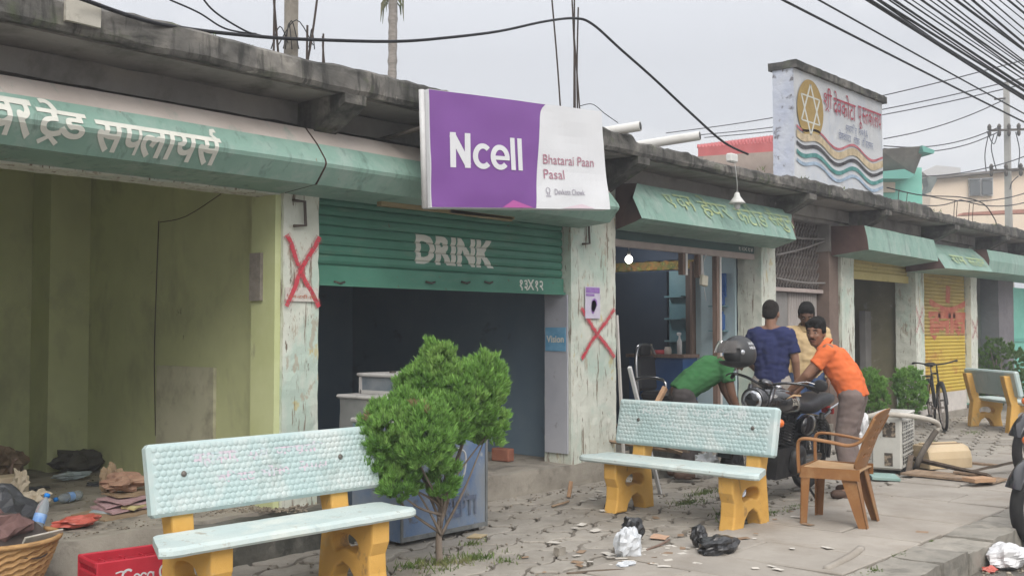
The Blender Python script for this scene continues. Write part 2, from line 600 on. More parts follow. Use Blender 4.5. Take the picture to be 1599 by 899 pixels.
# interlocking wavy pavers
def pavers():
    mb = MB()
    W, H, A, gap = .40, .235, .032, .0095
    th = R(14); ct, st = math.cos(th), math.sin(th)
    def wx(v): return A*math.sin(v/H*math.pi*2)
    def wy(u): return A*math.sin(u/W*math.pi*2)
    rr = random.Random(3)
    for i in range(0, 110):
        for j in range(-50, 50):
            u0, v0 = i*W+(W/2 if j % 2 else 0), j*H
            cx, cy = u0+W/2, v0+H/2
            X, Y = 1.0+cx*ct-cy*st, 4.9+cx*st+cy*ct
            if not (1.6 < X < 27 and 3.62 < Y < 6.3): continue
            if rr.random() < .006: continue
            # whole joints curve together, so neighbours interlock
            pts = []
            n = 5
            for k in range(n): pts.append((u0+W*k/n, v0+wy(W*k/n+ (W/2 if j % 2 else 0))))
            for k in range(n): pts.append((u0+W+wx(H*k/n), v0+H*k/n))
            for k in range(n): pts.append((u0+W-W*k/n, v0+H+wy(W-W*k/n+(W/2 if j % 2 else 0))))
            for k in range(n): pts.append((u0+wx(H-H*k/n), v0+H-H*k/n))
            mx_, my_ = cx, cy
            dz = rr.gauss(0, .0022); tx, ty = rr.gauss(0, .008), rr.gauss(0, .008)
            gp_ = gap*(1+rr.random()*1.0)
            if rr.random() < .05: dz -= .008
            rings = []
            for (ins, z) in ((gp_, -.05), (gp_, -.005), (gp_+.005, 0.0)):
                ring = []
                for p in pts:
                    du, dv = p[0]-mx_, p[1]-my_
                    l = math.hypot(du, dv); s_ = (l-ins*1.3)/l
                    uu, vv = mx_+du*s_, my_+dv*s_
                    ring.append((1.0+uu*ct-vv*st, 4.9+uu*st+vv*ct, z+dz+du*tx+dv*ty))
                rings.append(ring)
            m = len(pts)
            vs = sum(rings, []); fs = []
            for q in range(2):
                for k in range(m): fs.append((q*m+k, q*m+(k+1) % m, (q+1)*m+(k+1) % m, (q+1)*m+k))
            fs.append([2*m+k for k in range(m)])
            mb.add(vs, fs)
    return mb
struct(pavers(), 'pavement', m_paver)

# concrete slab strip along the kerb
sl = MB(); rs = random.Random(11)
x = .6
while x < 30:
    w = rs.choice((.38, .45, .52, .6, .9))*(1+rs.random()*.15)
    ys = [2.67, 3.92+rs.gauss(0, .012)]
    if rs.random() < .55: ys.insert(1, 3.1+rs.random()*.5)
    for a, b in zip(ys[:-1], ys[1:]):
        sl.box((x+w/2, (a+b)/2, -.033+rs.gauss(0, .003)), (w-.012, b-a-.012, .1), (rs.gauss(0, .006), rs.gauss(0, .008), rs.gauss(0, .006)), 0, .008)
    x += w
struct(sl, 'slab_walkway', m_slab)
kb = MB(); x = .5; k = 0
while x < 34:
    w = .42+rs.random()*.14
    kb.rough(x+.006, x+w-.006, 2.34+rs.gauss(0, .012), 2.655, -.19, .012+rs.gauss(0, .007), .07, .011, 7, seed=k*3.1)
    x += w; k += 1
struct(kb, 'kerb', m_kerb)

# ------------------------------------------------------------------ the shop building
BLD = thing('shop_building', 'long single storey concrete shop block with green tin canopies and peeling pillars', 'building', (12, 8, 0))
m_conc = mat('old_concrete', (.10, .097, .09), (.19, .18, .165), 3, .95, bump=.9, bsc=22,
             layers=[((.34, .32, .28), 3, ONE, .52, .7, .6), ((.03, .03, .028), 5, (2.2, 1, .35), .5, .62, .8), ((.035, .035, .032), 2.2, (1, 1, 2.5), .45, .62, .9), ((.08, .105, .045), 4.5, ONE, .56, .7, .65), ((.36, .34, .3), 9, ONE, .64, .7, .7)])
m_soffit = mat('soffit_concrete', (.23, .22, .21), (.31, .295, .275), 2.2, .95, bump=.35, bsc=14,
               layers=[((.06, .057, .05), 1.6, (1.4, 1, 1), .5, .72, .75), ((.33, .30, .25), 2.6, (.6, 2, 1), .6, .74, .5)])
m_fwall = mat('stained_render', (.22, .21, .2), (.3, .285, .265), 3, .95, bump=.3, bsc=20, layers=[((.06, .06, .055), 2, (2, 2, .5), .5, .7, .7)])
m_pillar = mat('peeling_paint', (.55, .575, .5), (.66, .675, .60), 5, .85, bump=.5, bsc=26,
               layers=[((.40, .53, .46), 1.6, (1, 1, .6), .5, .62, .7), ((.40, .35, .27), 8, (1.6, 1.6, .6), .6, .63, .75),
                       ((.20, .15, .11), 9, (2.6, 2.6, .22), .585, .62, .85), ((.14, .10, .07), 13, (2.2, 2.2, .4), .64, .66, .9), ((.52, .42, .16), 5, (1, 1, .5), .63, .66, .6)])
m_plinth = mat('plinth_concrete', (.25, .225, .19), (.36, .33, .28), 3, .95, bump=.7, bsc=30,
               layers=[((.11, .1, .085), 3.5, ONE, .5, .68, .8)])
m_pgreen = mat('lime_paint', (.56, .595, .33), (.62, .655, .37), 3, .8, bump=.15, bsc=18,
               layers=[((.22, .21, .15), 1.4, (1, 1, .6), .52, .75, .6), ((.12, .1, .07), 9, ONE, .68, .72, .7)])
m_dark = mat('dark_blue_paint', (.15, .22, .29), (.18, .25, .31), 2, .8, layers=[((.09, .085, .075), 3, ONE, .6, .7, .5)])
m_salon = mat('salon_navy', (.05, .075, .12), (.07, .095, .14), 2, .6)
m_olive = mat('olive_plaster', (.17, .16, .10), (.23, .21, .14), 3, .9, bump=.3, layers=[((.33, .31, .26), 6, ONE, .62, .68, .7), ((.09, .08, .06), 2, ONE, .55, .7, .6)])
m_lilac = mat('lilac_grey_paint', (.36, .37, .42), (.42, .43, .47), 3, .85, layers=[((.16, .15, .14), 6, (1, 1, .7), .62, .68, .7)])
m_green = mat('green_tin', (.19, .32, .265), (.25, .39, .33), 2.2, .55, spec=.4, bump=.12, bsc=6,
              layers=[((.36, .44, .40), 3, (2, 2, .6), .48, .70, .7), ((.09, .15, .125), 4, (3, 2, .35), .54, .7, .7), ((.07, .13, .11), 5, (1, 1, .6), .6, .75, .6), ((.2, .12, .07), 11, ONE, .67, .71, .8)])
m_gtop = mat('dusty_tin', (.42, .37, .335), (.5, .45, .41), 3, .8, layers=[((.22, .32, .28), 3, (3, 1, 1), .58, .72, .6)])
m_rust = mat('rusty_plate', (.085, .05, .045), (.13, .08, .07), 5, .8, bump=.3)
m_shut = mat('green_shutter', (.05, .18, .125), (.07, .225, .16), 2.5, .55, spec=.35,
             layers=[((.19, .24, .17), 4, (.6, 1, 3), .56, .75, .55), ((.1, .07, .045), 14, ONE, .66, .7, .8)])
m_cream = mat('cream_letter', (.68, .68, .62), (.6, .61, .55), 8, .8, layers=[((.35, .42, .37), 9, ONE, .6, .7, .5)])
m_fade = mat('faded_white_letter', (.62, .66, .6), (.42, .52, .45), 14, .8)

# roof slab with a broken, overgrown front edge
def roof():
    mb = MB()
    mb.bx(-5, 31, 5.62, 10.3, 3.055, 3.19, 0)
    o = mb.build('roof_slab', [m_soffit], BLD, True)
    fb = MB(); xs = [-5+i*.06 for i in range(int(36/.06)+1)]
    rr = random.Random(5); chip = 0
    prof_n = 7; v, f = [], []
    lvl = 0.0
    for i, X in enumerate(xs):
        top = 3.215+.03*noise.noise(Vector((X*1.1, 0, 0)))+.02*noise.noise(Vector((X*5, 3, 0)))+.012*noise.noise(Vector((X*17, 7, 0)))
        if rr.random() < .035: lvl = rr.choice((-.05, -.03, 0, 0, .015))
        top += lvl
        bot = 3.05+.008*noise.noise(Vector((X*3, 9, 0)))
        fr = 5.5+.012*noise.noise(Vector((X*4, 2, 0)))
        for (y, z) in ((5.66, bot+.02), (fr+.02, bot), (fr, bot+.03), (fr+.006*rr.random(), (top+bot)/2), (fr+.008, top-.02), (fr+.03, top), (5.66, top-.02)):
            v.append((X, y+noise.noise(Vector((X*9, y*9, z*9)))*.009, z+noise.noise(Vector((X*8, y*8, z*8+4)))*.007))
    for i in range(len(xs)-1):
        for k in range(prof_n):
            k2 = (k+1) % prof_n
            f.append((i*prof_n+k, i*prof_n+k2, (i+1)*prof_n+k2, (i+1)*prof_n+k))
    f.append(list(range(prof_n))); f.append([(len(xs)-1)*prof_n+k for k in range(prof_n)])
    fb.add(v, f)
    fb.build('roof_edge', [m_conc], BLD, True)
roof()
PIL = [(-3.3, -2.9), (.85, 1.2), (4.51, 4.82), (7.78, 8.49), (11.47, 11.83), (13.72, 14.13), (16.42, 16.77), (18.97, 19.3), (20.5, 21.4)]
b = MB(); b.bx(-5, 11.84, 6.12, 6.32, 2.5, 3.053); b.bx(11.84, 13.41, 6.12, 6.32, 2.86, 3.053); b.bx(13.41, 22, 6.12, 6.32, 2.5, 3.053); b.bx(-5, 22, 9.6, 9.8, 0, 3.053); b.build('wall', [m_fwall], BLD, True)
b = MB(); b.rough(-5, 31, 6.03, 6.118, 2.9, 3.05, .12, .008, 5); b.build('wall_ledge', [m_soffit], BLD, True)
for (a, c) in PIL + [(24, 24.4), (27.5, 27.9)]:
    mb = MB(); cx = (a+c)/2; w = .095
    pts = [(6.03, 3.05), (5.515, 3.05), (5.515, 2.985), (6.03, 2.74)]
    v = []; 
    for sx in (-w, w):
        for (y, z) in pts: v.append((cx+sx, y, z))
    mb.add(v, [(0, 1, 2, 3), (7, 6, 5, 4)]+[(i, (i+1) % 4, 4+(i+1) % 4, 4+i) for i in range(4)])
    mb.build('roof_bracket', [m_conc], BLD, True)
for i, (a, c) in enumerate(PIL):
    mb = MB()
    mt = m_pillar
    z0 = .19
    mb.rough(a, c, 6.1, 6.42, z0, 2.9, .06, .007, 9, seed=i*5.0)
    if i == 8: mt = mat('grey_mauve_paint', (.15, .14, .155), (.19, .18, .19), 3, .85)
    p = mb.build('pillar', [mt], BLD, True)
# plinth / shop floor
b = MB(); b.rough(-5, 13.4, 6.09, 9.7, -.03, .205, .13, .014, 4); b.build('plinth', [m_plinth], BLD, True)
b = MB(); b.rough(13.4, 24, 6.12, 9.7, -.03, .1, .13, .01, 4); b.build('plinth', [m_plinth], BLD, True)
# broken concrete lumps of the plinth in front of the first pillar
m_mossy = mat('mossy_concrete', (.10, .098, .085), (.18, .172, .15), 4, .95, bump=1, bsc=18, layers=[((.04, .042, .035), 3, ONE, .45, .62, .85), ((.3, .28, .24), 7, ONE, .6, .7, .5)])
b = MB(); b.rough(3.75, 4.95, 5.62, 6.1, -.03, .19, .07, .02, 5, 2.2); b.build('concrete_step', [m_mossy], BLD, True)
b = MB(); b.rough(1.2, 2.72, 5.2, 6.1, -.03, .07, .07, .014, 5, 4.2); b.build('concrete_step', [m_plinth], BLD, True)
b = MB(); b.rough(8.7, 9.5, 5.75, 6.1, -.03, .3, .07, .018, 5, 6.2); b.build('concrete_step', [m_mossy], BLD, True)

def lining(name, x0, x1, yb, mt, z1=2.93, z0=.2, yf=6.42, th=.05):
    mb = MB()
    mb.bx(x0, x0+th, yf, yb, z0, z1); mb.bx(x1-th, x1, yf, yb, z0, z1)
    mb.bx(x0+th, x1-th, yb-th, yb, z0, z1); mb.bx(x0, x1, yf-.1, yb, z1, z1+.06)
    return mb.build(name, [mt], BLD, True)
lining('interior_wall', -3.1, .88, 9.6, m_lilac)
lining('interior_wall', .9, 4.72, 9.6, m_pgreen)
lining('interior_wall', 4.74, 8.1, 9.6, m_dark)
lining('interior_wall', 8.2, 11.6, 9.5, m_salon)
lining('interior_wall', 13.95, 16.55, 8.1, m_olive, z0=.08)
lining('interior_wall', 16.6, 19.15, 9.4, m_dark, z0=.08)
b = MB(); b.bx(4.3, 4.668, 9.2, 9.548, .2, 2.92); b.build('column', [m_pgreen], BLD, True)
b = MB(); b.bx(4.46, 4.508, 6.13, 6.41, .2, 2.5); b.build('painted_reveal', [mat('lit_lime_paint', (.5, .54, .28), (.56, .6, .34), 4, .8, layers=[((.25, .24, .16), 7, (1, 1, .5), .62, .72, .6)])], BLD, True)  # same lime paint, toned separately to carry the skylight on this face
# patch of bare board on the lime wall, its surface wire and a little meter plate
m_patch = mat('bare_board', (.58, .57, .42), (.64, .62, .47), 4, .85, layers=[((.2, .17, .12), 3, ONE, .5, .7, .6)])
a_, b_ = xp(248, 570, 4.66), xp(337, 570, 4.66)
b = MB(); b.bx(4.64, 4.667, b_.y, a_.y, xp(300, 700, 4.66).z, a_.z); b.build('wall_patch', [m_patch], BLD, True)
m_wire = mat('black_wire', (.02, .02, .02), rough=.6)
b = MB(); pts = [xp(248, 345, 4.655), xp(244, 450, 4.655), xp(241, 560, 4.655), xp(243, 680, 4.655)]
b.tube(spline3(pts, 4), .0045, 6); pts = [xp(250, 347, 4.655), xp(290, 338, 4.655), xp(345, 303, 4.655)]
b.tube(spline3(pts, 4), .0035, 6); b.build('surface_wire', [mat('dusty_wire', (.14, .12, .09), rough=.8)], BLD, True)
b = MB(); p0 = yp(398, 433, 6.39); b.bx(4.435, 4.462, 6.27, 6.4, p0.z-.17, p0.z+.17); b.build('meter_plate', [mat('grey_plate', (.2, .18, .16), (.28, .25, .22), 20, .8)], BLD, True)
# lintel strip over the first opening
b = MB(); b.rough(.9, 4.5, 6.13, 6.36, 2.40, 2.48, .08, .006, 8); b.build('lintel', [m_pillar], BLD, True)

# ------------------------------------------------------------------ canopies
def canopy(xa, xb, prof, segm, lean=(0, 0), seed=0, step=.14, dent=.009, flare=None):
    """prof in (Y, z), closed; segm = material of each side"""
    mb = MB(); n = len(prof)
    k = max(2, int((xb-xa)/step))
    v = []
    for i in range(k+1):
        t = i/k
        for q, (y, z) in enumerate(prof):
            X = xa+(xb-xa)*t
            if flare: X += flare(q, t)
            d = noise.noise_vector(Vector((X*1.3+seed, y*3, z*3)))*dent if 0 < q < n-1 else Vector((0, 0, 0))
            v.append((X, y+d.y, z+lean[0]+(lean[1]-lean[0])*t+d.z*.7))
    f, mi = [], []
    for i in range(k):
        for q in range(n):
            f.append((i*n+q, i*n+(q+1) % n, (i+1)*n+(q+1) % n, (i+1)*n+q)); mi.append(segm[q])
    f.append(list(range(n))); mi.append(2); f.append([k*n+q for q in range(n)]); mi.append(2)
    mb.add(v, f, mi)
    return mb.build('canopy', [m_gtop, m_green, m_rust], BLD, True)
PR1 = [(6.115, 2.87), (5.86, 2.84), (5.735, 2.715), (5.642, 2.602), (5.632, 2.575), (5.642, 2.55), (5.74, 2.44), (6.115, 2.41)]
SG1 = [0, 0, 1, 1, 1, 1, 1, 1]
can1 = canopy(-4, 4.5, PR1, SG1, seed=1)
can2 = canopy(4.515, 7.9, PR1, SG1, seed=4)
PR2 = [(6.115, 2.9), (5.86, 2.88), (5.72, 2.7), (5.62, 2.5), (5.7, 2.47), (6.115, 2.44)]
SG2 = [0, 1, 1, 1, 1, 1]
fl2 = lambda q, t: (.25 if q in (3, 4) else 0)*(t-1)*.0 + ((-.28 if q in (2, 3, 4) else 0)*(1-t)) + ((-.38 if q in (3, 4) else (-.3 if q == 2 else 0))*t*t)
can3 = canopy(8.52, 11.8, PR2, SG2, seed=8, flare=fl2)
PR4 = [(6.115, 2.84), (5.66, 2.82), (5.62, 2.66), (5.6, 2.5), (6.115, 2.44)]
can4 = canopy(13.45, 16.0, PR4, [0, 1, 1, 1, 1], seed=12, lean=(0, -.03))
PR5 = [(6.115, 2.82), (5.85, 2.8), (5.66, 2.62), (5.52, 2.4), (6.115, 2.36)]
can5 = canopy(16.06, 18.3, PR5, [0, 1, 1, 1, 1], seed=15, lean=(-.03, 0))
can6 = canopy(18.33, 22.2, [(6.115, 2.8), (5.62, 2.78), (5.58, 2.6), (5.6, 2.42), (6.115, 2.36)], [0, 1, 1, 1, 1], seed=19)

def on_profile(prof, off=.012, seed=0, dent=.009):
    """front surface Y at height z on a canopy profile"""
    def y_of(z, X):
        for (ya, za), (yb, zb) in zip(prof[1:-1], prof[2:]):
            if zb <= z <= za:
                da, db = (noise.noise_vector(Vector((X*1.3+seed, y_*3, z_*3))).y*dent for y_, z_ in ((ya, za), (yb, zb))); t = (za-z)/(za-zb)
                return ya+da+(yb+db-ya-da)*t
        return prof[1][0] if z > prof[1][1] else prof[-2][0]
    return lambda u, z: (u, y_of(z, u)-off, z)
def px_x(px, Y, py=250): return yp(px, py, Y).x
# first canopy: three words, painted across the fold
f1 = on_profile(PR1, .0065, 1)
lt = MB()
zf = 2.57
for segs, pa, pb, z0, z1 in ((['व', 'र'], -22, 47, 2.475, 2.69), (['ट', '^', 'े', 'ड'], 54, 131, 2.462, 2.715), (['स', '~प', 'ल', 'ा', 'य', 'स', '`'], 144, 340, 2.462, 2.70)):
    w_ = fit(word(segs, .022), px_x(pa, 5.68, 200), px_x(pb, 5.68, 230), z0, z1)
    us = [px_x(pa, 5.68, 200)+.12*k for k in range(0, 14)]
    lay(lt, cuts(w_, us, (2.602, 2.575, 2.55, 2.715)), f1)
lt.build('lettering', [m_cream], can1, True)
# hair salon canopy
m_yel = mat('faded_yellow_letter', (.46, .52, .24), (.30, .44, .31), 9, .8)
f2 = on_profile(PR2, .012, 8)
lt = MB()
for segs, pa, pb, z0, z1 in ((['ए'], 1044, 1057, 2.66, 2.8), (['व', 'न'], 1062, 1088, 2.66, 2.82), (['ह', 'े', 'य', 'र'], 1097, 1143, 2.6, 2.86), (['क', 'ट', 'ी', 'ङ'], 1152, 1198, 2.6, 2.86), (['स', 'ै', 'ल', 'ु', 'न'], 1203, 1240, 2.58, 2.86)):
    w_ = fit(word(segs, .004), px_x(pa, 5.7, 310), px_x(pb, 5.7, 330), z0, z1)
    lay(lt, cuts(w_, (), (2.7, 2.6, 2.8)), f2)
lt.build('lettering', [m_yel], can3, True)
f5 = on_profile(PR5, .012, 15)
lt = MB(); w_ = fit(word(['र', 'ा', 'म', ' ', 'स', '~ट', 'ो', 'र'], .012), px_x(1486, 5.6, 400), px_x(1538, 5.6, 410), 2.47, 2.66)
lay(lt, cuts(w_, (), (2.62, 2.5)), f5); lt.build('lettering', [m_yel], can5, True)

# ------------------------------------------------------------------ shutters
def slats(mb, x0, x1, z0, z1, Y, pitch=.07, depth=.018, mi=0):
    k = int(round((z1-z0)/pitch)); p = (z1-z0)/k
    prof = []
    for i in range(k):
        z = z0+i*p
        prof += [(Y, z), (Y+depth*.9, z+p*.06), (Y+depth*.2, z+p*.2), (Y-depth*.25, z+p*.5), (Y-depth*.15, z+p*.8)]
    prof.append((Y, z1))
    v, f = [], []
    for X in (x0, x1):
        for (y, z) in prof: v.append((X, y, z))
    n = len(prof)
    for i in range(n-1): f.append((i, n+i, n+i+1, i+1))
    return mb.add(v, f, mi)
def slat_y(z, z0, z1, Y, pitch=.07, depth=.018):
    k = int(round((z1-z0)/pitch)); p = (z1-z0)/k
    t = ((z-z0)/p) % 1.0
    pr = [(0, 0), (.06, .9), (.2, .2), (.5, -.25), (.8, -.15), (1, 0)]
    for (a, ya), (c, yc) in zip(pr[:-1], pr[1:]):
        if a <= t <= c: return Y+depth*(ya+(yc-ya)*(t-a)/(c-a))
    return Y
S2 = (1.93, 2.44)
mb = MB(); slats(mb, 4.83, 7.77, S2[0], S2[1], 6.2)
sh2 = mb.build('roller_shutter', [m_shut], BLD, True, fix=False)
mb = MB(); mb.box((6.3, 6.2, 1.853), (2.94, .045, .15), None, 0, .006); mb.box((6.3, 6.17, 1.787), (2.94, .03, .022)); 
bar2 = mb.build('lifting_bar', [m_shut], sh2, True)
m_iron = mat('dark_iron', (.06, .055, .05), (.1, .085, .07), 20, .6, metal=.5)
for px_ in (530, 672, 727, 763):
    q = yp(px_, 440, 6.165); mb = MB(); mb.tube([(q.x-.05, 6.165, q.z), (q.x, 6.15, q.z-.012), (q.x+.05, 6.165, q.z)], .009, 6); mb.build('pull_handle', [m_iron], sh2, True)
mb = MB()
w_ = fit(word(['DRINK'], .045), px_x(651, 6.18, 390), px_x(773, 6.18, 395), 1.985, 2.225)
kk = int(round((S2[1]-S2[0])/.07)); pp = (S2[1]-S2[0])/kk
vc = []
for i in range(kk):
    for t in (0, .06, .2, .5, .8): vc.append(S2[0]+(i+t)*pp)
lay(mb, cuts(w_, (), vc), lambda u, z: (u, slat_y(z, S2[0], S2[1], 6.2)-.004, z))
mb.build('lettering', [m_cream], sh2, True, fix=False)
mb = MB(); w_ = fit(word(['१३', 'X', '१२'], .02), px_x(812, 6.17, 440), px_x(849, 6.17, 440), 1.80, 1.905)
lay(mb, w_, lambda u, z: (u, 6.174, z)); mb.build('size_mark', [m_cream], sh2, True, fix=False)
b = MB()
for (pa, pb, pya, pyb, t_) in ((592, 800, 316, 338, .055), (700, 797, 330, 343, .03)):
    A, B = yp(pa, pya, 6.0), yp(pb, pyb, 6.0)
    b.box((A+B)/2, ((B-A).length, .05, t_), (0, -math.atan2(B.z-A.z, B.x-A.x), 0))
b.build('wooden_batten', [mat('weathered_batten', (.3, .23, .12), (.38, .3, .17), 12, .9, stretch=(.3, 3, 3))], BLD, True)
# yellow half-open shutter head, closed yellow shutter
m_yshut = mat('yellow_shutter', (.55, .40, .06), (.62, .46, .08), 2.5, .6, spec=.3, layers=[((.42, .13, .04), 2.4, (1, 1, 1.5), .56, .68, .65), ((.3, .24, .12), 6, (1, 1, 2), .6, .72, .6)])
m_yhead = mat('yellow_head', (.50, .42, .17), (.56, .47, .2), 3, .7, layers=[((.2, .15, .08), 7, ONE, .6, .68, .8)])
mb = MB(); slats(mb, 14.15, 16.4, 2.28, 2.46, 6.22, .06); mb.bx(14.15, 16.4, 6.2, 6.24, 2.17, 2.28); mb.build('roller_shutter', [m_yhead], BLD, True, fix=False)
S5 = (.42, 2.44)
m_yold = mat('dingy_shutter', (.36, .27, .085), (.45, .34, .11), 3, .7, layers=[((.2, .15, .08), 3, (1, 1, 2), .55, .7, .6)])
mb = MB(); slats(mb, 16.79, 18.95, S5[0], 1.35, 6.2, .06, mi=0); slats(mb, 16.79, 18.95, 1.35, S5[1], 6.2, .06, mi=1)
mb.bx(16.79, 18.95, 6.19, 6.23, .1, S5[0], 2)
m_whitebar = mat('whitewashed_bar', (.5, .47, .44), (.6, .56, .52), 6, .8, layers=[((.3, .1, .08), 6, ONE, .62, .7, .6)])
sh5 = mb.build('roller_shutter', [m_yshut, m_yold, m_whitebar], BLD, True, fix=False)
m_redfade = mat('faded_red_letter', (.42, .10, .07), (.5, .2, .12), 8, .8)
mb = MB()
pp5 = .06
def s5y(u, z): return (u, (slat_y(z, S5[0], 1.35, 6.2, .06) if z < 1.35 else slat_y(z, 1.35, S5[1], 6.2, .06))-.005, z)
vc = [S5[0]+i*(.93/16) for i in range(17)]+[1.35+i*(1.09/18) for i in range(19)]
for segs, pa, pb, ya, yb in ((['ह', 'म', 'ा', 'ल'], 1450, 1508, 531, 478),):
    A, B = yp(pa, ya, 6.2), yp(pb, yb, 6.2)
    lay(mb, cuts(fit(word(segs, .07), A.x, B.x, yp(1480, 531, 6.2).z, yp(1480, 487, 6.2).z), (), vc), s5y)
A, B = yp(1451, 476, 6.2), yp(1507, 476, 6.2); zt = yp(1480, 487, 6.2).z
arch = [(A.x+(B.x-A.x)*i/10, zt+.16-.13*math.sin(math.pi*i/10)) for i in range(11)]
lay(mb, cuts(stroke2(arch, .1), (), vc), s5y)
lay(mb, cuts(stroke2([((A.x+B.x)/2-.02, 1.9), ((A.x+B.x)/2+.02, 2.18)], .2), (), vc), s5y)
mb.build('lettering', [m_redfade], sh5, True, fix=False)

# ------------------------------------------------------------------ red crosses sprayed on the pillars
def spray_mat(name, c, lo, hi):
    m = mat(name, c, tuple(x*.85+.02 for x in c), 10, .9, spec=.1)
    t = m.node_tree; co = t.nodes.new('ShaderNodeTexCoord'); n = t.nodes.new('ShaderNodeTexNoise'); n.inputs['Scale'].default_value = 34; n.inputs['Detail'].default_value = 8; n.inputs['Roughness'].default_value = .75
    r_ = t.nodes.new('ShaderNodeMapRange'); r_.inputs['From Min'].default_value = lo; r_.inputs['From Max'].default_value = hi
    t.links.new(co.outputs['Object'], n.inputs['Vector']); t.links.new(n.outputs['Fac'], r_.inputs['Value']); t.links.new(r_.outputs[0], t.nodes['Principled BSDF'].inputs['Alpha'])
    return m
m_red = spray_mat('red_spray', (.56, .06, .085), .32, .52)
m_reds = spray_mat('red_overspray', (.58, .16, .17), .44, .75)
def cross(x0, x1, z0, z1, Y=6.085, w=.045, seed=0):
    mb = MB()
    for (a, c) in (((x0, z1), (x1, z0)), ((x0, z0), (x1, z1))):
        pts = []
        for i in range(15):
            t = i/14
            pts.append((a[0]+(c[0]-a[0])*t+.012*math.sin(t*7+seed), a[1]+(c[1]-a[1])*t+.012*noise.noise(Vector((t*5, seed, 0)))))
        yy = Y if a[1] > c[1] else Y-.0025
        lay(mb, stroke2(pts, w*1.5), lambda u, z: (u, yy+.0012, z), 1)
        v, f = stroke2(pts, w*.75)
        v = [(p[0]+.006*noise.noise(Vector((p[0]*60, p[1]*60, seed))), p[1]+.006*noise.noise(Vector((p[1]*60, p[0]*60, seed)))) for p in v]
        lay(mb, (v, f), lambda u, z: (u, yy, z))
    return mb.build('red_cross', [m_red, m_reds], BLD, True, fix=False)
def cross_px(pa, pb, pt, pbm, seed, w=.045, Y=6.082):
    A, B = yp(pa, pbm, Y), yp(pb, pt, Y)
    cross(A.x, B.x, A.z, B.z, Y, w, seed)
cross_px(445, 497, 370, 478, 1, .046); cross_px(907, 959, 482, 560, 2, .048)
m_red = m_reds; cross_px(1431, 1442, 478, 520, 3, .05); cross_px(1519, 1527, 500, 528, 4, .05)
# little notices on the pillars
m_paper = mat('pasted_paper', (.6, .57, .52), (.5, .46, .42), 30, .9)
b = MB(); A, B = yp(444, 470, 6.08), yp(499, 450, 6.08); b.bx(A.x+.01, B.x-.01, 6.082, 6.086, A.z, B.z); n1 = b.build('pasted_notice', [m_paper], BLD, True)
mb = MB(); w_ = fit(word(['म', 'न', '-', 'ट', 'द', 'ी', '-', 'ह', 'र'], .01), A.x+.03, B.x-.03, A.z+.02, (A.z+B.z)/2); lay(mb, w_, lambda u, z: (u, 6.079, z))
mb.build('lettering', [m_redfade], n1, True, fix=False)
m_purple = mat('purple_print', (.27, .13, .42), (.35, .22, .5), 12, .7)
m_ppaper = mat('lilac_paper', (.55, .5, .62), (.62, .58, .68), 10, .8)
b = MB(); A, B = yp(914, 497, 6.08), yp(937, 448, 6.08); b.bx(A.x, B.x, 6.08, 6.084, A.z, B.z); n2 = b.build('pasted_poster', [m_ppaper], BLD, True)
mb = MB(); W_, H_ = B.x-A.x, B.z-A.z
mb.bx(A.x+W_*.05, A.x+W_*.95, 6.076, 6.08, A.z+H_*.8, A.z+H_*.97); mb.bx(A.x+W_*.05, A.x+W_*.6, 6.076, 6.08, A.z+H_*.7, A.z+H_*.77)
for q in range(4): mb.add([(A.x+W_*(.5+.25*math.cos(t*.7)*(.5+q*.1)+.1*q/3), 6.077, A.z+H_*(.3+.06*q+.16*math.sin(t*.7))) for t in range(9)], [list(range(9))])
mb.build('print', [m_purple], n2, True, fix=False)
m_hook = mat('iron_hook', (.09, .07, .06), rough=.7)
for (pa, pya) in ((468, 325), (915, 360)):
    b = MB(); q = yp(pa, pya, 6.07); b.tube([(q.x-.06, 6.07, q.z+.05), (q.x+.04, 6.065, q.z+.05), (q.x+.05, 6.065, q.z-.12), (q.x-.05, 6.07, q.z-.13)], .012, 6)
    b.build('iron_hook', [m_hook], BLD, True)
# blue poster on the grey reveal beside the second shop
m_bpaper = mat('blue_paper', (.10, .3, .5), (.2, .42, .6), 8, .7)
b = MB(); b.bx(7.755, 7.775, 6.13, 6.40, .3, 1.78); b.build('painted_reveal', [m_lilac], BLD, True)
z0, z1 = xp(870, 548, 7.75).z, xp(870, 511, 7.75).z
b = MB(); b.bx(7.747, 7.752, 6.14, 6.385, z0, z1); n3 = b.build('pasted_poster', [m_bpaper], BLD, True)
mb = MB(); w_ = fit(word(['Vision'], .03), -6.37, -6.16, z0+(z1-z0)*.36, z0+(z1-z0)*.66); lay(mb, w_, lambda u, z: (7.744, -u, z))
mb.build('lettering', [m_cream], n3, True, fix=False)

# ------------------------------------------------------------------ hair salon front and inside
m_wood = mat('brown_frame', (.16, .105, .08), (.22, .15, .12), 8, .6, stretch=(4, 4, .5))
m_alu = mat('aluminium_frame', (.55, .53, .5), (.62, .6, .57), 6, .45, metal=.2)
m_pinkrail = mat('dusty_rail', (.4, .33, .31), (.47, .4, .37), 8, .7)
m_pblue = mat('pale_blue_paint', (.40, .52, .56), (.46, .57, .6), 3, .7, layers=[((.3, .36, .38), 3, ONE, .55, .7, .5)])
b = MB(); slats(b, 8.5, 11.46, 2.37, 2.44, 6.2, .07); b.bx(8.5, 11.46, 6.19, 6.23, 2.36, 2.45); hd = b.build('shutter_head', [mat('dark_teal_tin', (.05, .10, .10), (.07, .13, .125), 3, .6)], BLD, True, fix=False)
mb = MB(); lay(mb, fit(word(['१२', 'X', '१४'], .01), px_x(1154, 6.18, 380), px_x(1176, 6.18, 380), 2.38, 2.43), lambda u, z: (u, 6.184, z)); mb.build('lettering', [m_cream], hd, True, fix=False)
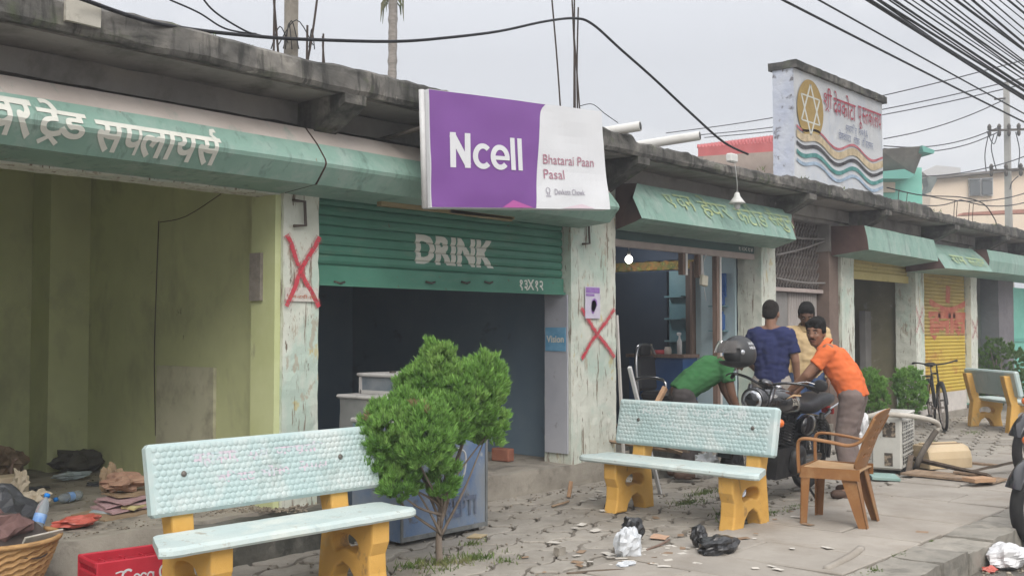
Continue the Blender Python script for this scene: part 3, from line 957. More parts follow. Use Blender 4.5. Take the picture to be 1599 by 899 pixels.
b = MB(); b.box((9.98, 6.21, 2.325), (2.94, .07, .07), None, 0, .006); b.build('window_rail', [m_pinkrail], BLD, True)
for (pa, zb, wd) in ((1069, 2.05, .05), (1093, 2.03, .045), (1122, .21, .06)):
    X = px_x(pa, 6.2, 400)
    b = MB(); b.bx(X-wd, X-.003, 6.19, 6.25, zb, 2.288, 0); b.bx(X+.003, X+.04, 6.185, 6.22, zb, 2.288, 1)
    b.build('window_mullion', [m_wood, m_alu], BLD, True)
b = MB(); X = px_x(1181, 6.2, 400); b.bx(X-.06, X+.01, 6.19, 6.25, .21, 2.288, 0); b.bx(X+.013, X+.05, 6.185, 6.22, .21, 2.288, 1); b.build('window_jamb', [m_wood, m_alu], BLD, True)
b = MB(); b.bx(8.5, 8.56, 6.19, 6.25, .21, 2.288); b.build('window_jamb', [m_pillar], BLD, True)
b = MB(); b.bx(11.42, 11.46, 6.43, 6.98, .21, 2.6); b.build('painted_reveal', [m_pblue], BLD, True)
# mirrors, shelves and boards along the end wall of the salon
m_blueb = mat('blue_bottle_plastic', (.03, .1, .3), (.05, .16, .42), 12, .4)
m_tealpanel = mat('teal_panel', (.12, .24, .28), (.16, .29, .32), 3, .5)
b = MB(); b.bx(11.50, 11.545, 7.46, 9.3, .95, 2.2); b.build('mirror', [mat('dark_mirror', (.03, .045, .07), (.04, .055, .08), 2, .12, spec=.6)], BLD, True)
b = MB(); b.bx(11.50, 11.545, 7.17, 7.42, .95, 2.2); b.build('shelf_panel', [m_tealpanel], BLD, True)
for z in (1.3, 1.58, 1.86):
    b = MB(); b.bx(11.38, 11.497, 7.17, 7.42, z, z+.02); b.build('shelf', [m_tealpanel], BLD, True)
b = MB(); b.bx(11.44, 11.545, 6.82, 7.14, .21, 2.2); b.build('brown_board', [mat('brown_board', (.1, .075, .065), (.13, .1, .085), 4, .7, stretch=(3, 3, .4))], BLD, True)
b = MB(); b.bx(11.35, 11.46, 6.99, 7.02, .21, 2.3); b.build('board_post', [m_wood], BLD, True)
for z in (1.13, 1.43, 1.73):
    b = MB(); b.bx(11.28, 11.415, 6.52, 6.72, z, z+.015); b.build('shelf', [m_tealpanel], BLD, True)
b = MB(); b.bx(11.38, 11.415, 6.54, 6.7, 1.85, 2.14); b.build('blue_picture', [m_blueb], BLD, True)
for (x_, y_, z_, w, h) in ((11.35, 6.57, 1.745, .07, .13), (11.35, 6.66, 1.745, .06, .11), (11.35, 6.57, 1.445, .07, .2), (11.35, 6.66, 1.445, .06, .17), (11.35, 6.6, 1.145, .07, .15)):
    b = MB(); b.box((x_, y_, z_+h/2), (.06, w, h), None, 0, .015); b.box((x_, y_, z_+h+.015), (.03, .03, .03)); solo(b, 'shampoo_bottle', m_blueb, 'blue bottle on the small shelves of the salon doorway', 'bottle', 'blue bottles on the salon shelves')
# frieze of garland along the partition top
m_garland = mat('garland', (.10, .16, .05), (.35, .16, .05), 18, .8, layers=[((.4, .38, .08), 22, ONE, .58, .62, .9)])
b = MB(); b.rough(11.46, 11.54, 6.9, 9.3, 2.22, 2.33, .05, .02, 12); b.build('frieze', [m_garland], BLD, True)

# ------------------------------------------------------------------ grille bay with gate
m_grey = mat('grey_paint', (.2, .195, .19), (.26, .25, .24), 3, .8)
m_lat = mat('grey_lattice', (.15, .13, .12), (.2, .175, .16), 6, .7)
m_latb = mat('mesh_board_dark_gap', (.065, .06, .06), (.085, .08, .078), 6, .9)
b = MB(); b.bx(11.85, 13.4, 6.32, 6.36, 1.98, 3.04); b.build('grille_board', [m_latb], BLD, True)
b = MB()
def bars(b, x0, x1, z0, z1, sgn, Y, st=.082, w=.013):
    h = z1-z0
    k = -int(h/st)-2
    while x0+k*st < x1+h:
        pts = []
        n = 24
        for i in range(n+1):
            z = z0+h*i/n
            x = x0+k*st+sgn*(z-z0)*.62+(h*.62 if sgn < 0 else -h*.0)
            if x0+.01 <= x <= x1-.01: pts.append((x+.014*math.sin(i*math.pi/1.5), Y, z))
        if len(pts) > 2: b.tube(pts, w, 4, 0, False)
        k += 1
bars(b, 11.85, 13.4, 2.0, 3.02, 1, 6.27); bars(b, 11.85, 13.4, 2.0, 3.02, -1, 6.29)
b.build('lattice_grille', [m_lat], BLD, True)
b = MB(); b.box((12.62, 6.25, 1.96), (1.56, .08, .05), None, 0, .005); b.build('gate_rail', [m_pinkrail], BLD, True)
b = MB(); b.bx(11.86, 12.55, 6.3, 6.34, .2, 1.93); b.build('gate_panel', [m_grey], BLD, True)
b = MB(); X = 12.56
while X < 13.34:
    b.tube([(X, 6.3, .2), (X, 6.3, 1.93)], .03, 8); X += .068
b.build('corrugated_gate', [mat('gate_tin', (.26, .235, .22), (.33, .3, .28), 4, .55, metal=.2, stretch=(1, 1, .3))], BLD, True)
b = MB(); b.rough(13.42, 13.71, 6.14, 6.4, .1, 2.62, .1, .004, 6); b.build('brown_column', [mat('brown_plaster', (.17, .125, .105), (.22, .165, .14), 4, .85)], BLD, True)
b = MB()
for (pts) in ([(1212, 398), (1255, 388), (1305, 370)], [(1212, 362), (1250, 372), (1308, 373)], [(1212, 434), (1255, 441), (1302, 442)]):
    b.tube(spline3([yp(p[0], p[1], 6.2) for p in pts], 5), .013, 6)
b.build('conduit', [mat('grey_conduit', (.25, .235, .225), rough=.6)], BLD, True)
# fourth shop inside: door frame, stained panel
b = MB(); A = yp(1346, 465, 6.9); b.bx(A.x, A.x+.34, 6.85, 6.95, .1, 1.75); b.build('door_jamb', [m_grey], BLD, True)
b = MB(); b.bx(14.28, 14.7, 7.0, 7.05, .1, 1.7); b.build('doorway', [m_latb], BLD, True)  # dark sheet standing in for the unlit door gap
b = MB(); A = yp(1396, 500, 6.7); b.bx(A.x, A.x+.95, 6.6, 6.66, .1, 2.4); b.build('interior_wall', [m_olive], BLD, True)
b = MB(); b.bx(15.0, 15.5, 7.92, 8.0, 1.9, 2.25); b.build('meter_box', [m_rust], BLD, True)
# sixth bay: teal door, teal gate wall beyond
m_teal = mat('turquoise_paint', (.18, .52, .42), (.22, .58, .47), 3, .6, spec=.35)
b = MB(); b.bx(19.32, 20.48, 6.5, 6.55, .1, 1.95); b.bx(19.36, 19.36+.5, 6.49, 6.5, .2, 1.2); b.build('turquoise_door', [m_teal], BLD, True)
b = MB(); b.bx(19.82, 19.85, 6.47, 6.5, 1.35, 1.95); b.bx(19.32, 20.48, 6.47, 6.5, 1.28, 1.33); b.bx(20.05, 20.09, 6.46, 6.5, .2, 1.2); b.build('door_moulding', [mat('turquoise_dark', (.11, .36, .29), rough=.6)], BLD, True)
b = MB(); b.bx(19.3, 20.5, 6.56, 6.6, 1.95, 2.6); b.build('door_head', [m_dark], BLD, True)
b = MB(); b.bx(20.52, 22, 6.4, 9, 0, 2.9); b.build('wall', [m_fwall], BLD, True)
# pale patch on the roof edge
A, B = yp(101, 42, 5.48), yp(156, 20, 5.48)
b = MB(); b.rough(A.x, B.x, 5.465, 5.495, 3.1, 3.235, .05, .004, 9); b.build('whitewashed_patch', [mat('whitewash', (.42, .4, .35), (.52, .5, .44), 5, .9, layers=[((.2, .18, .14), 6, ONE, .52, .66, .7)])], BLD, True)

# turquoise gate wall past the end of the shops
TG = thing('gate_wall', 'turquoise panelled gate wall past the end of the shops', 'gate', (24, 6.9, 0))
b = MB(); b.bx(22.05, 31, 6.8, 6.9, 0, 2.35); b.build('gate_panel', [m_teal], TG, True)
b = MB()
for X in (22.1, 23.4, 24.7, 26): b.bx(X, X+.08, 6.75, 6.8, 0, 2.35)
b.bx(22.05, 31, 6.77, 6.8, 1.2, 1.27); b.build('gate_frame', [mat('turquoise_frame', (.14, .43, .35), rough=.6)], TG, True)

# ------------------------------------------------------------------ humid haze over the street
hm = bpy.data.materials.new('haze'); hm.use_nodes = True
ht = hm.node_tree; ht.nodes.remove(ht.nodes['Principled BSDF'])
pv = ht.nodes.new('ShaderNodeVolumePrincipled'); pv.inputs['Color'].default_value = (.93, .96, 1.0, 1); pv.inputs['Density'].default_value = .0045; pv.inputs['Anisotropy'].default_value = .2
ht.links.new(pv.outputs[0], ht.nodes['Material Output'].inputs['Volume'])
b = MB(); b.bx(-152, 302, -152, 302, -1.17, 14)
hz = b.build('haze', [hm]); hz['kind'] = 'stuff'; hz['label'] = 'thin humid haze over the street'
# ------------------------------------------------------------------ the shop sign over the second shop
m_flexp = mat('purple_flex', (.165, .055, .255), (.18, .062, .275), 2, .45, spec=.4, bump=.05, bsc=4)
m_flexw = mat('white_flex', (.60, .61, .63), (.64, .65, .67), 2, .45, spec=.4, bump=.05, bsc=4)
m_flext = mat('sign_text_maroon', (.38, .18, .23), rough=.5)
m_flexg = mat('sign_text_grey', (.3, .28, .33), rough=.5)
m_frame = mat('white_edge', (.6, .6, .6), (.5, .5, .5), 9, .6)
m_pinkf = mat('pink_flex', (.42, .10, .32), rough=.5)
m_palep = mat('pale_pink_flex', (.6, .5, .55), rough=.5)
TL, BL, TR, BR = yp(668, 139, 5.37), yp(673, 324, 5.33), yp(940, 174, 5.2), yp(953, 327, 5.12)
SG = thing('shop_sign', 'purple and white cellphone shop sign hung under the roof edge over the second shop', 'sign', ((TL+TR)/2+Vector((0, 0, 0))))
def bil(u, v, off=0.0):
    """u 0..1 along, v 0..1 up on the sign face"""
    p = (BL*(1-u)+BR*u)*(1-v)+(TL*(1-u)+TR*u)*v
    n = (BR-BL).cross(TL-BL).normalized()
    p = p+n*(.018*math.sin(u*5.2)*math.sin(v*2.8)+.011*noise.noise(Vector((u*6, v*4, 2))))
    return p+n*off
mb = MB(); NU, NV = 28, 14
fr_ = lambda off: [[bil(i/NU, j/NV, off) for j in range(NV+1)] for i in range(NU+1)]
A, Bk = fr_(0), fr_(-.09)
v = [p for r_ in A for p in r_]+[p for r_ in Bk for p in r_]
n_ = (NU+1)*(NV+1); f = []
ix = lambda i, j: i*(NV+1)+j
for i in range(NU):
    for j in range(NV):
        f.append((ix(i, j), ix(i+1, j), ix(i+1, j+1), ix(i, j+1))); f.append((n_+ix(i, j), n_+ix(i, j+1), n_+ix(i+1, j+1), n_+ix(i+1, j)))
    f.append((ix(i, 0), n_+ix(i, 0), n_+ix(i+1, 0), ix(i+1, 0))); f.append((ix(i, NV), ix(i+1, NV), n_+ix(i+1, NV), n_+ix(i, NV)))
for j in range(NV):
    f.append((ix(0, j), ix(0, j+1), n_+ix(0, j+1), n_+ix(0, j))); f.append((ix(NU, j), n_+ix(NU, j), n_+ix(NU, j+1), ix(NU, j+1)))
mb.add(v, f); pan = mb.build('sign_panel', [m_flexw], SG, True)
# purple field: S-curved edge, traced in panel coordinates
def edge_u(v): # where purple ends
    t = [(0, .545), (.25, .56), (.5, .575), (.75, .59), (.88, .60), (.95, .612), (1, .64)]
    for (a, ua), (b_, ub) in zip(t[:-1], t[1:]):
        if a <= v <= b_: return ua+(ub-ua)*(v-a)/(b_-a)
def field(name, ua, ub, m_, off, mbx=None):
    mb = MB(); nv, nu = 28, 24; v, f = [], []
    for j in range(nv+1):
        w = j/nv
        for i in range(nu+1): v.append(bil(ua(w)+(ub(w)-ua(w))*i/nu, .004+w*.992, off))
    for j in range(nv):
        for i in range(nu): f.append((j*(nu+1)+i, j*(nu+1)+i+1, (j+1)*(nu+1)+i+1, (j+1)*(nu+1)+i))
    mb.add(v, f, 0, True); return mb.build(name, [m_], pan, True, fix=False)
field('purple_field', lambda w: .004, lambda w: edge_u(w), m_flexp, .003)
mb = MB()
for tri, mi in ((((.36, .006), (.53, .006), (.42, .075)), 0), (((.70, .006), (.90, .006), (.82, .05)), 1)):
    mb.add([bil(u, w, .005) for (u, w) in tri], [(0, 1, 2)], mi)
mb.build('accent', [m_pinkf, m_palep], pan, True, fix=False)
def sign_word(name, segs, u0, u1, v0, v1, m_, bold, off=.006):
    mb = MB(); w_ = fit(word(segs, bold, 5), u0, u1, v0, v1)
    lay(mb, cuts(w_, [u0+(u1-u0)*k/6 for k in range(1, 6)]), lambda u, w: bil(u, w, off)); return mb.build(name, [m_], pan, True, fix=False)
def arc2(cx, cy, rx, ry, a0, a1, n=16): return [(cx+rx*math.cos(R(a0+(a1-a0)*i/n)), cy+ry*math.sin(R(a0+(a1-a0)*i/n))) for i in range(n+1)]
mb = MB(); NW = []
def nst(pts, w): NW.append(stroke2(pts, w))
nst([(.11, .0), (.11, 1.0)], .17); nst([(.09, .93), (.56, .07)], .19); nst([(.54, .0), (.54, 1.0)], .17)
nst(arc2(1.0, .36, .235, .30, 45, 315, 20), .155)
nst(arc2(1.55, .36, .235, .30, 0, 318, 22), .155); nst([(1.36, .34), (1.86, .34)], .12)
nst([(1.98, .0), (1.98, .98)], .15); nst([(2.22, .0), (2.22, .98)], .15)
for k_, (v_, f_) in enumerate(NW):
    vv = [(.092+p[0]/2.3*.385, .345+p[1]*.30) for p in v_]
    lay(mb, (vv, f_), lambda u, w: bil(u, w, .006+.0004*k_))
mb.build('lettering', [m_flexw], pan, True, fix=False)
sign_word('lettering', ['Bhatarai Paan'], .605, .925, .425, .515, m_flext, .0)
sign_word('lettering', ['Pasal'], .605, .727, .285, .375, m_flext, .0)
sign_word('lettering', ['Devkota Chowk'], .66, .845, .135, .19, m_flexg, .006)
mb = MB(); c_ = (.622, .175)
ring = [(c_[0]+.011*math.cos(a*.5236), c_[1]+.026*math.sin(a*.5236)) for a in range(13)]
lay(mb, stroke2(ring, .004), lambda u, w: bil(u, w, .006)); lay(mb, stroke2([(c_[0]-.01, .165), (c_[0]-.004, .13), (c_[0]+.004, .13), (c_[0]+.01, .165)], .004), lambda u, w: bil(u, w, .006))
lay(mb, stroke2([(c_[0]-.016, .118), (c_[0]+.016, .118)], .006), lambda u, w: bil(u, w, .006))
mb.build('pin_mark', [m_flexg], pan, True, fix=False)
mb = MB(); mb.tube([bil(0, 0, -.05)-Vector((.02, 0, 0)), bil(0, 1, -.05)-Vector((.02, 0, 0))], .022, 8); mb.build('lath', [m_frame], SG, True)
for u in (.02, .98):
    mb = MB(); a = bil(u, .7, -.1); mb.tube([a, Vector((a.x, 6.1, a.z-.05))], .018, 6); mb.build('sign_bracket', [m_iron], SG, True)

# ------------------------------------------------------------------ library sign wall on the roof
m_lib = mat('white_lime', (.56, .58, .60), (.62, .635, .65), 3, .9, bump=.2, bsc=25,
            layers=[((.40, .47, .60), 2.0, (1, 1, .8), .5, .7, .6), ((.24, .22, .2), 3, (1.5, 1.5, .35), .62, .75, .5)])
m_libs = mat('flaked_lime', (.46, .50, .60), (.55, .58, .64), 4, .9, bump=.6, bsc=20, layers=[((.14, .13, .14), 5.5, ONE, .56, .62, .9)])
LW = thing('roof_sign_wall', 'whitewashed library sign wall with painted waves standing on the roof edge', 'sign', (12.5, 5.75, 3.2))
xa, xb, yf, zb, zt = yp(1241, 255, 5.58).x, yp(1379, 290, 5.58).x, 5.58, 3.2, 4.5
b = MB(); b.rough(xa, xb, yf, yf+.27, zb, zt, .08, .005, 7); b.build('wall_body', [m_lib], LW, True)
b = MB(); b.rough(xa-.012, xa+.004, yf+.004, yf+.266, zb, zt, .03, .004, 17); b.build('flaked_side', [m_libs], LW, True)
b = MB(); b.rough(xa-.03, xb+.06, yf-.045, yf+.31, zt-.005, zt+.085, .09, .009, 8); b.build('coping', [m_conc], LW, True)
def lw(u, v, off=.012): return (xa+(xb-xa)*u, yf-off, zb+(zt-zb)*v)
m_ochre = mat('ochre_paint', (.36, .25, .09), (.42, .3, .12), 5, .85)
ring = [(.155+.135*math.cos(a*math.pi/20), .665+.275*math.sin(a*math.pi/20)) for a in range(40)]
mb = MB(); mb.add([lw(u, v, .0125) for (u, v) in ring], [list(range(40))]); mb.build('emblem_disc', [m_ochre], LW, True, fix=False)
mb = MB()
for s_, o_ in ((1, .0005), (-1, .001)):
    tri = [(.155+.108*math.sin(k*2*math.pi/3), .665+s_*.235*math.cos(k*2*math.pi/3)) for k in range(4)]
    for a, c in zip(tri[:-1], tri[1:]): lay(mb, stroke2([a, c], .014), lambda u, v: lw(u, v, .0145+o_))
mb.build('emblem_star', [m_cream], LW, True, fix=False)
m_lred = mat('signwriter_red', (.34, .05, .08), (.42, .1, .13), 8, .85)
m_lblue = mat('signwriter_blue', (.13, .16, .28), (.25, .28, .38), 12, .85)
mb = MB()
for segs, u0, u1, v0, v1 in ((['श', '^', 'ी'], .295, .385, .70, .93), (['द', 'े', 'व', 'क', 'ो', 'ट', 'ा'], .40, .655, .69, .93), (['प', 'ू', '~स', 'त', 'क', 'ा', 'ल', 'य'], .685, .975, .645, .875)):
    lay(mb, fit(word(segs, .003), u0, u1, v0, v1), lambda u, v: lw(u, v, .015))
mb.build('lettering', [m_lred], LW, True, fix=False)
mb = MB()
for segs, u0, u1, v0, v1 in ((['~स', 'थ', 'ा', 'प', 'ि', 'त'], .54, .665, .575, .665), (['२०१६'], .69, .80, .575, .65), (['द', 'े', 'व', 'क', 'ो', 'ट', 'ा'], .455, .595, .475, .57), (['च', 'ो', 'क'], .63, .70, .475, .57), (['व', 'ि', 'र', 'ा', 'ट', 'न', 'ग', 'र'], .73, .865, .475, .57)):
    lay(mb, fit(word(segs, .0), u0, u1, v0, v1), lambda u, v: lw(u, v, .015))
mb.build('lettering', [m_lblue], LW, True, fix=False)
waves = [((.36, .1, .12), .415, .022), ((.42, .34, .22), .35, .07), ((.03, .03, .035), .265, .032), ((.06, .2, .19), .185, .038), ((.25, .33, .42), .11, .03)]
for k, (cc, v0, w) in enumerate(waves):
    mb = MB(); pts = []
    for i in range(61):
        u = .012+.976*i/60
        ph = u*2*math.pi*2.45
        rise = .10*math.exp(-u*6) - .10*max(0, u-.8)
        pts.append((u, v0+.045*math.sin(ph-1.9)*(1 if u > .12 else .5+u*4)+rise-.0*u))
    v, f = [], []
    for (u, vv) in pts: v += [lw(u, max(.01, vv-w/2), .0125+k*.0003), lw(u, vv+w/2, .0125+k*.0003)]
    for i in range(60): f.append((2*i, 2*i+1, 2*i+3, 2*i+2))
    mb.add(v, f); mb.build('painted_wave', [mat('wave_paint', cc, tuple(min(1, c*1.4+.05) for c in cc), 12, .9)], LW, True, fix=False)

# ------------------------------------------------------------------ roof bits: rebars, stub post, pipes, lamp, cables
m_rebar = mat('rusted_rebar', (.05, .04, .035), (.08, .06, .05), 15, .9)
def rebar(pts, r, lab, grp=None):
    mb = MB(); mb.tube(spline3(pts, 4), r, 6); return solo(mb, 'reinforcing_bar', [m_rebar], lab, 'steel bar', grp)
def roofp(px, py, Y): return yp(px, py, Y)
def up_from(px, Y, toppx, toppy, jog=0.0):
    a = yp(px, 200, Y); a.z = 3.19
    t = yp(toppx, toppy, Y); m_ = (a+t)/2; m_.x += jog
    return [a, m_, t]
gA, gB = 'steel bars rising beside the concrete post', 'steel bars rising behind the purple sign'
for px, tx, ty, j in ((426, 429, -20, 0), (437, 427, -8, 0), (473, 497, -15, .01), (478, 480, 40, 0)):
    rebar(up_from(px, 6.0, tx, ty, j), .008, 'bare steel bar rising from the roof beside the concrete post', gA)
for px, tx, ty, j in ((878, 861, -10, .01), (896, 897, -12, 0), (898, 893, -8, .02), (909, 897, 62, 0), (903, 903, 12, -.02)):
    rebar(up_from(px, 5.95, tx, ty, j), .008, 'bare steel bar rising behind the purple and white sign', gB)
for px, tx, ty in ((503, 505, 53), (506, 504, 57), (509, 504, 70)):
    rebar(up_from(px, 6.0, tx, ty), .007, 'short cut steel bar sticking out of the roof edge', 'short cut bars on the roof edge')
mb = MB(); a = yp(455, 80, 6.1); mb.rough(a.x-.035, a.x+.035, 6.07, 6.14, 3.19, 4.1, .06, .003, 9)
solo(mb, 'concrete_post', [m_plinth], 'slim grey concrete post stub rising from the roof among steel bars', 'post')
mb = MB()
for q in range(5):
    pts = [yp(418+rnd.random()*75, 78-rnd.random()*12, 6.0) for _ in range(2)]
    m_ = (pts[0]+pts[1])/2; m_.z += .12+rnd.random()*.15
    mb.tube(spline3([pts[0], m_, pts[1]], 5), .004, 5)
solo(mb, 'wire_tangle', [m_wire], 'thin loops of tie wire tangled round the bars on the roof', 'wire')
m_pvc = mat('white_pvc', (.6, .59, .56), (.66, .65, .62), 5, .5, layers=[((.35, .32, .28), 4, ONE, .58, .7, .5)])
for (pa, pya, pb, pyb, Y, r, lab) in ((948, 198, 1000, 197, 5.35, .045, 'white plastic roof spout beside the purple sign'), (1052, 216, 1093, 212, 5.35, .045, 'white plastic roof spout between the sign and the lamp')):
    t = yp(pb, pyb, Y); a = Vector((t.x-.18, 5.95, t.z-.05))
    mb = MB()
    d = (t-a).normalized()
    mb.tube([a, t], r, 14, 0, True, False); mb.tube([t-d*.001, t-d*.3], r*.86, 14, 1, True, True)
    v0 = len(mb.v); mb.tube([t, t+d*.0005], [(r), (r*.86)], 14, 0, True, False)
    solo(mb, 'drain_pipe', [m_pvc, mat('pipe_inside', (.1, .1, .1))], lab, 'pipe', 'roof spouts')
# bell lamp hung from the roof edge
m_lamp = mat('white_lamp_shade', (.62, .62, .6), rough=.4)
q = yp(1151, 318, 5.48); top = yp(1143, 247, 5.47)
LP = thing('hanging_lamp', 'small white bell shaded lamp hanging on a wire from the roof edge', 'lamp', q)
mb = MB(); mb.lathe([(.012, .12), (.026, .11), (.034, .075), (.068, .03), (.092, .0), (.086, .0), (.06, .03), (.026, .07)], 18, Matrix.Translation(q), close=False); mb.build('lamp_shade', [m_lamp], LP, True)
mb = MB(); mb.tube(spline3([top+Vector((0, -.03, -.03)), (q+top)/2+Vector((.015, -.02, 0)), q+Vector((0, 0, .115))], 5), .004, 5); mb.build('wire', [m_frame], LP, True)
mb = MB(); mb.box(top+Vector((0, 0, .0)), (.14, .07, .09), None, 0, .012); mb.build('junction_box', [m_lamp], LP, True)
mb = MB(); mb.ell(q+Vector((0, 0, -.02)), (.035, .035, .045)); mb.build('bulb', [m_frame], LP, True)
# electric box hung in the salon window
q = yp(1099, 438, 6.15); a = yp(1103, 400, 6.15); a.z = 2.29
EB = thing('switch_box', 'cream switch box dangling by its wire in the salon window', 'electric box', q)
mb = MB(); mb.box(q, (.12, .05, .12), (0, .12, 0), 0, .01); mb.build('box_body', [mat('cream_plastic', (.5, .47, .38), rough=.5)], EB, True)
mb = MB(); mb.tube(spline3([a, a*.5+q*.5+Vector((-.04, 0, .05)), q+Vector((0, 0, .06))], 6), .007, 6); mb.tube(spline3([q-Vector((0, 0, .06)), q+Vector((.06, .02, -.16)), q+Vector((.13, .05, -.22))], 4), .004, 5); mb.build('wire', [m_frame], EB, True)
# salon bulb, lit
q = yp(982, 405, 7.6)
SB = thing('ceiling_bulb', 'round lit bulb glowing inside the dark salon', 'lamp', q)
mb = MB(); mb.ell(q, .048, 24, 16); mb.build('bulb', [mat('lit_bulb', (.9, .9, .85), emit=((1, .96, .88), 5))], SB, True)
mb = MB(); mb.tube([q+Vector((0, 0, .05)), Vector((q.x, q.y, 2.93))], .006, 6); mb.tube([q+Vector((0, 0, .045)), q+Vector((0, 0, .1))], .022, 10); mb.build('flex', [m_frame], SB, True)
ld = bpy.data.lights.new('bulb_light', 'POINT'); ld.energy = 6; ld.shadow_soft_size = .06; lo_ = bpy.data.objects.new('bulb_light', ld); COL.objects.link(lo_); lo_.location = q+Vector((0, 0, -.12))
q = yp(1121, 413, 8.0)
SB = thing('tube_light_end', 'small lit bulb seen beside the salon mullion', 'lamp', q)
mb = MB(); mb.ell(q+Vector((.03, 0, 0)), .035, 12, 8); mb.build('bulb', [bpy.data.materials['lit_bulb']], SB, True)
mb = MB(); mb.tube([q+Vector((.03, 0, .03)), q+Vector((.03, 0, .5))], .006, 6); mb.build('flex', [m_frame], SB, True)

# ------------------------------------------------------------------ cables
m_cable = mat('black_cable', (.015, .015, .018), rough=.6)
def cable(pts, r, lab, grp=None, k=8):
    mb = MB(); mb.tube(spline3(pts, k), r, 6)
    return solo(mb, 'overhead_cable', [m_cable], lab, 'cable', grp)
cable([yp(120, -4, 5.4), yp(250, 38, 5.5), yp(400, 57, 5.6), yp(510, 63, 5.6), yp(620, 65, 5.6), yp(700, 59, 5.62), yp(780, 49, 5.7), yp(850, 34, 5.8), yp(897, 29, 5.9), yp(925, 38, 5.85), yp(970, 78, 5.7), yp(1020, 122, 5.6), yp(1080, 178, 5.55), yp(1130, 222, 5.5), yp(1168, 241, 5.5)], .012,
      'thick black cable draped over the roof bars and down to the roof edge', None, 6)
cable([yp(300, -30, 5.7), yp(330, 14, 5.7), yp(380, 47, 5.7), yp(408, 56, 5.66)], .006, 'thin black wire curling down beside the thick cable on the roof')
cable([yp(265, 0, 6), yp(310, 20, 6), yp(345, 42, 6), yp(372, 50, 6), yp(400, 53, 6)], .006, 'thin black wire sagging behind the thick roof cable', None)
cable([yp(905, 166, 5.9), yp(925, 163, 5.85), yp(945, 178, 5.7), yp(965, 192, 5.6)], .004, 'grey wire looping over the corner of the purple sign')
gC = 'bundle of street cables overhead'
rc = random.Random(4)
def street(px, py, Y, r, sag=.0, slope=0.0, drift=0.0, grp=gC, lab='thin black street cable in the bundle running along the street overhead'):
    """a cable parallel to the street through the pixel (px, py)"""
    p = yp(px, py, Y)
    pts = []
    for i in range(15):
        X = 2+i*3.0
        t = (X-2)/42
        pts.append((X, Y+drift*(X-p.x), p.z+slope*(X-p.x)-sag*(math.sin(math.pi*t)-math.sin(math.pi*min(1, max(0, (p.x-2)/42))))))
    return cable(pts, r, lab, grp, 3)
thick = 'thick black cable at the heart of the overhead bundle'
for k, (px, py, Y, r) in enumerate(((1356, 0, 4.6, .03), (1372, 0, 4.5, .02), (1385, -2, 4.4, .012), (1396, 0, 4.7, .018), (1412, 0, 4.3, .012), (1424, 0, 4.8, .01), (1440, 0, 4.2, .012), (1452, 0, 4.5, .01), (1464, 0, 4.6, .014), (1476, 0, 4.0, .011),
        (1492, 0, 4.4, .022), (1504, 0, 4.3, .014), (1518, 0, 4.1, .02), (1532, 0, 4.2, .01), (1545, 0, 3.9, .012), (1560, 0, 4.2, .01), (1574, 0, 3.9, .018), (1586, 0, 4.0, .012), (1350, -14, 4.9, .014), (1430, -6, 4.7, .018), (1404, 6, 4.4, .016), (1366, 6, 4.55, .02))):
    street(px, py, Y, r*.8, sag=.25+rc.random()*.5, slope=rc.gauss(-.006, .008), drift=rc.gauss(0, .006), lab=(thick if r >= .02 else 'thin black street cable in the bundle running along the street overhead'), grp=('thick cables of the bundle' if r >= .02 else gC))
street(1222, 0, 5.2, .014, .15, .004, 0, None, 'single black cable crossing the sky nearest to the roof sign wall')
street(1278, 0, 5.0, .011, .15, -.004, 0, None, 'single black cable between the bundle and the roof sign wall')
def run(a, b_, r, lab, grp=None, sag=.0):
    a, b_ = Vector(a), Vector(b_); m_ = (a+b_)/2; m_.z -= sag
    return cable([a, (a+m_)/2+Vector((0, 0, -sag*.25)), m_, (m_+b_)/2+Vector((0, 0, -sag*.25)), b_], r, lab, grp, 5)
gD = 'grey wires crossing far behind the roof'
for (pa, ya, pb, yb) in ((1040, 208, 1640, 83), (1080, 212, 1640, 112), (1100, 215, 1640, 122)):
    run(dp(pa, ya, 45), dp(pb, yb, 34), .02, 'thin wire crossing the sky far behind the library sign wall', gD, .3)

# ------------------------------------------------------------------ houses, pole and palm beyond
def wall_box(b, c, sz, rz, mi=0, ch=0): b.box(c, sz, (0, 0, rz), mi, ch)
m_mint = mat('mint_wall', (.17, .47, .38), (.22, .52, .43), 3, .85, layers=[((.12, .24, .2), 2, (1, 1, .5), .55, .7, .5)])
m_beige = mat('beige_wall', (.68, .57, .455), (.72, .61, .49), 3, .9, layers=[((.3, .24, .2), 1.2, (1, 1, .5), .6, .75, .4)])
m_glass = mat('window_glass', (.1, .11, .115), rough=.15, spec=.6)
m_red = mat('red_roof_tin', (.36, .075, .075), (.42, .1, .1), 3, .7)
m_rcconc = mat('weathered_awning', (.2, .19, .17), (.27, .25, .22), 2, .95, layers=[((.1, .095, .085), 1.5, ONE, .5, .7, .6)])
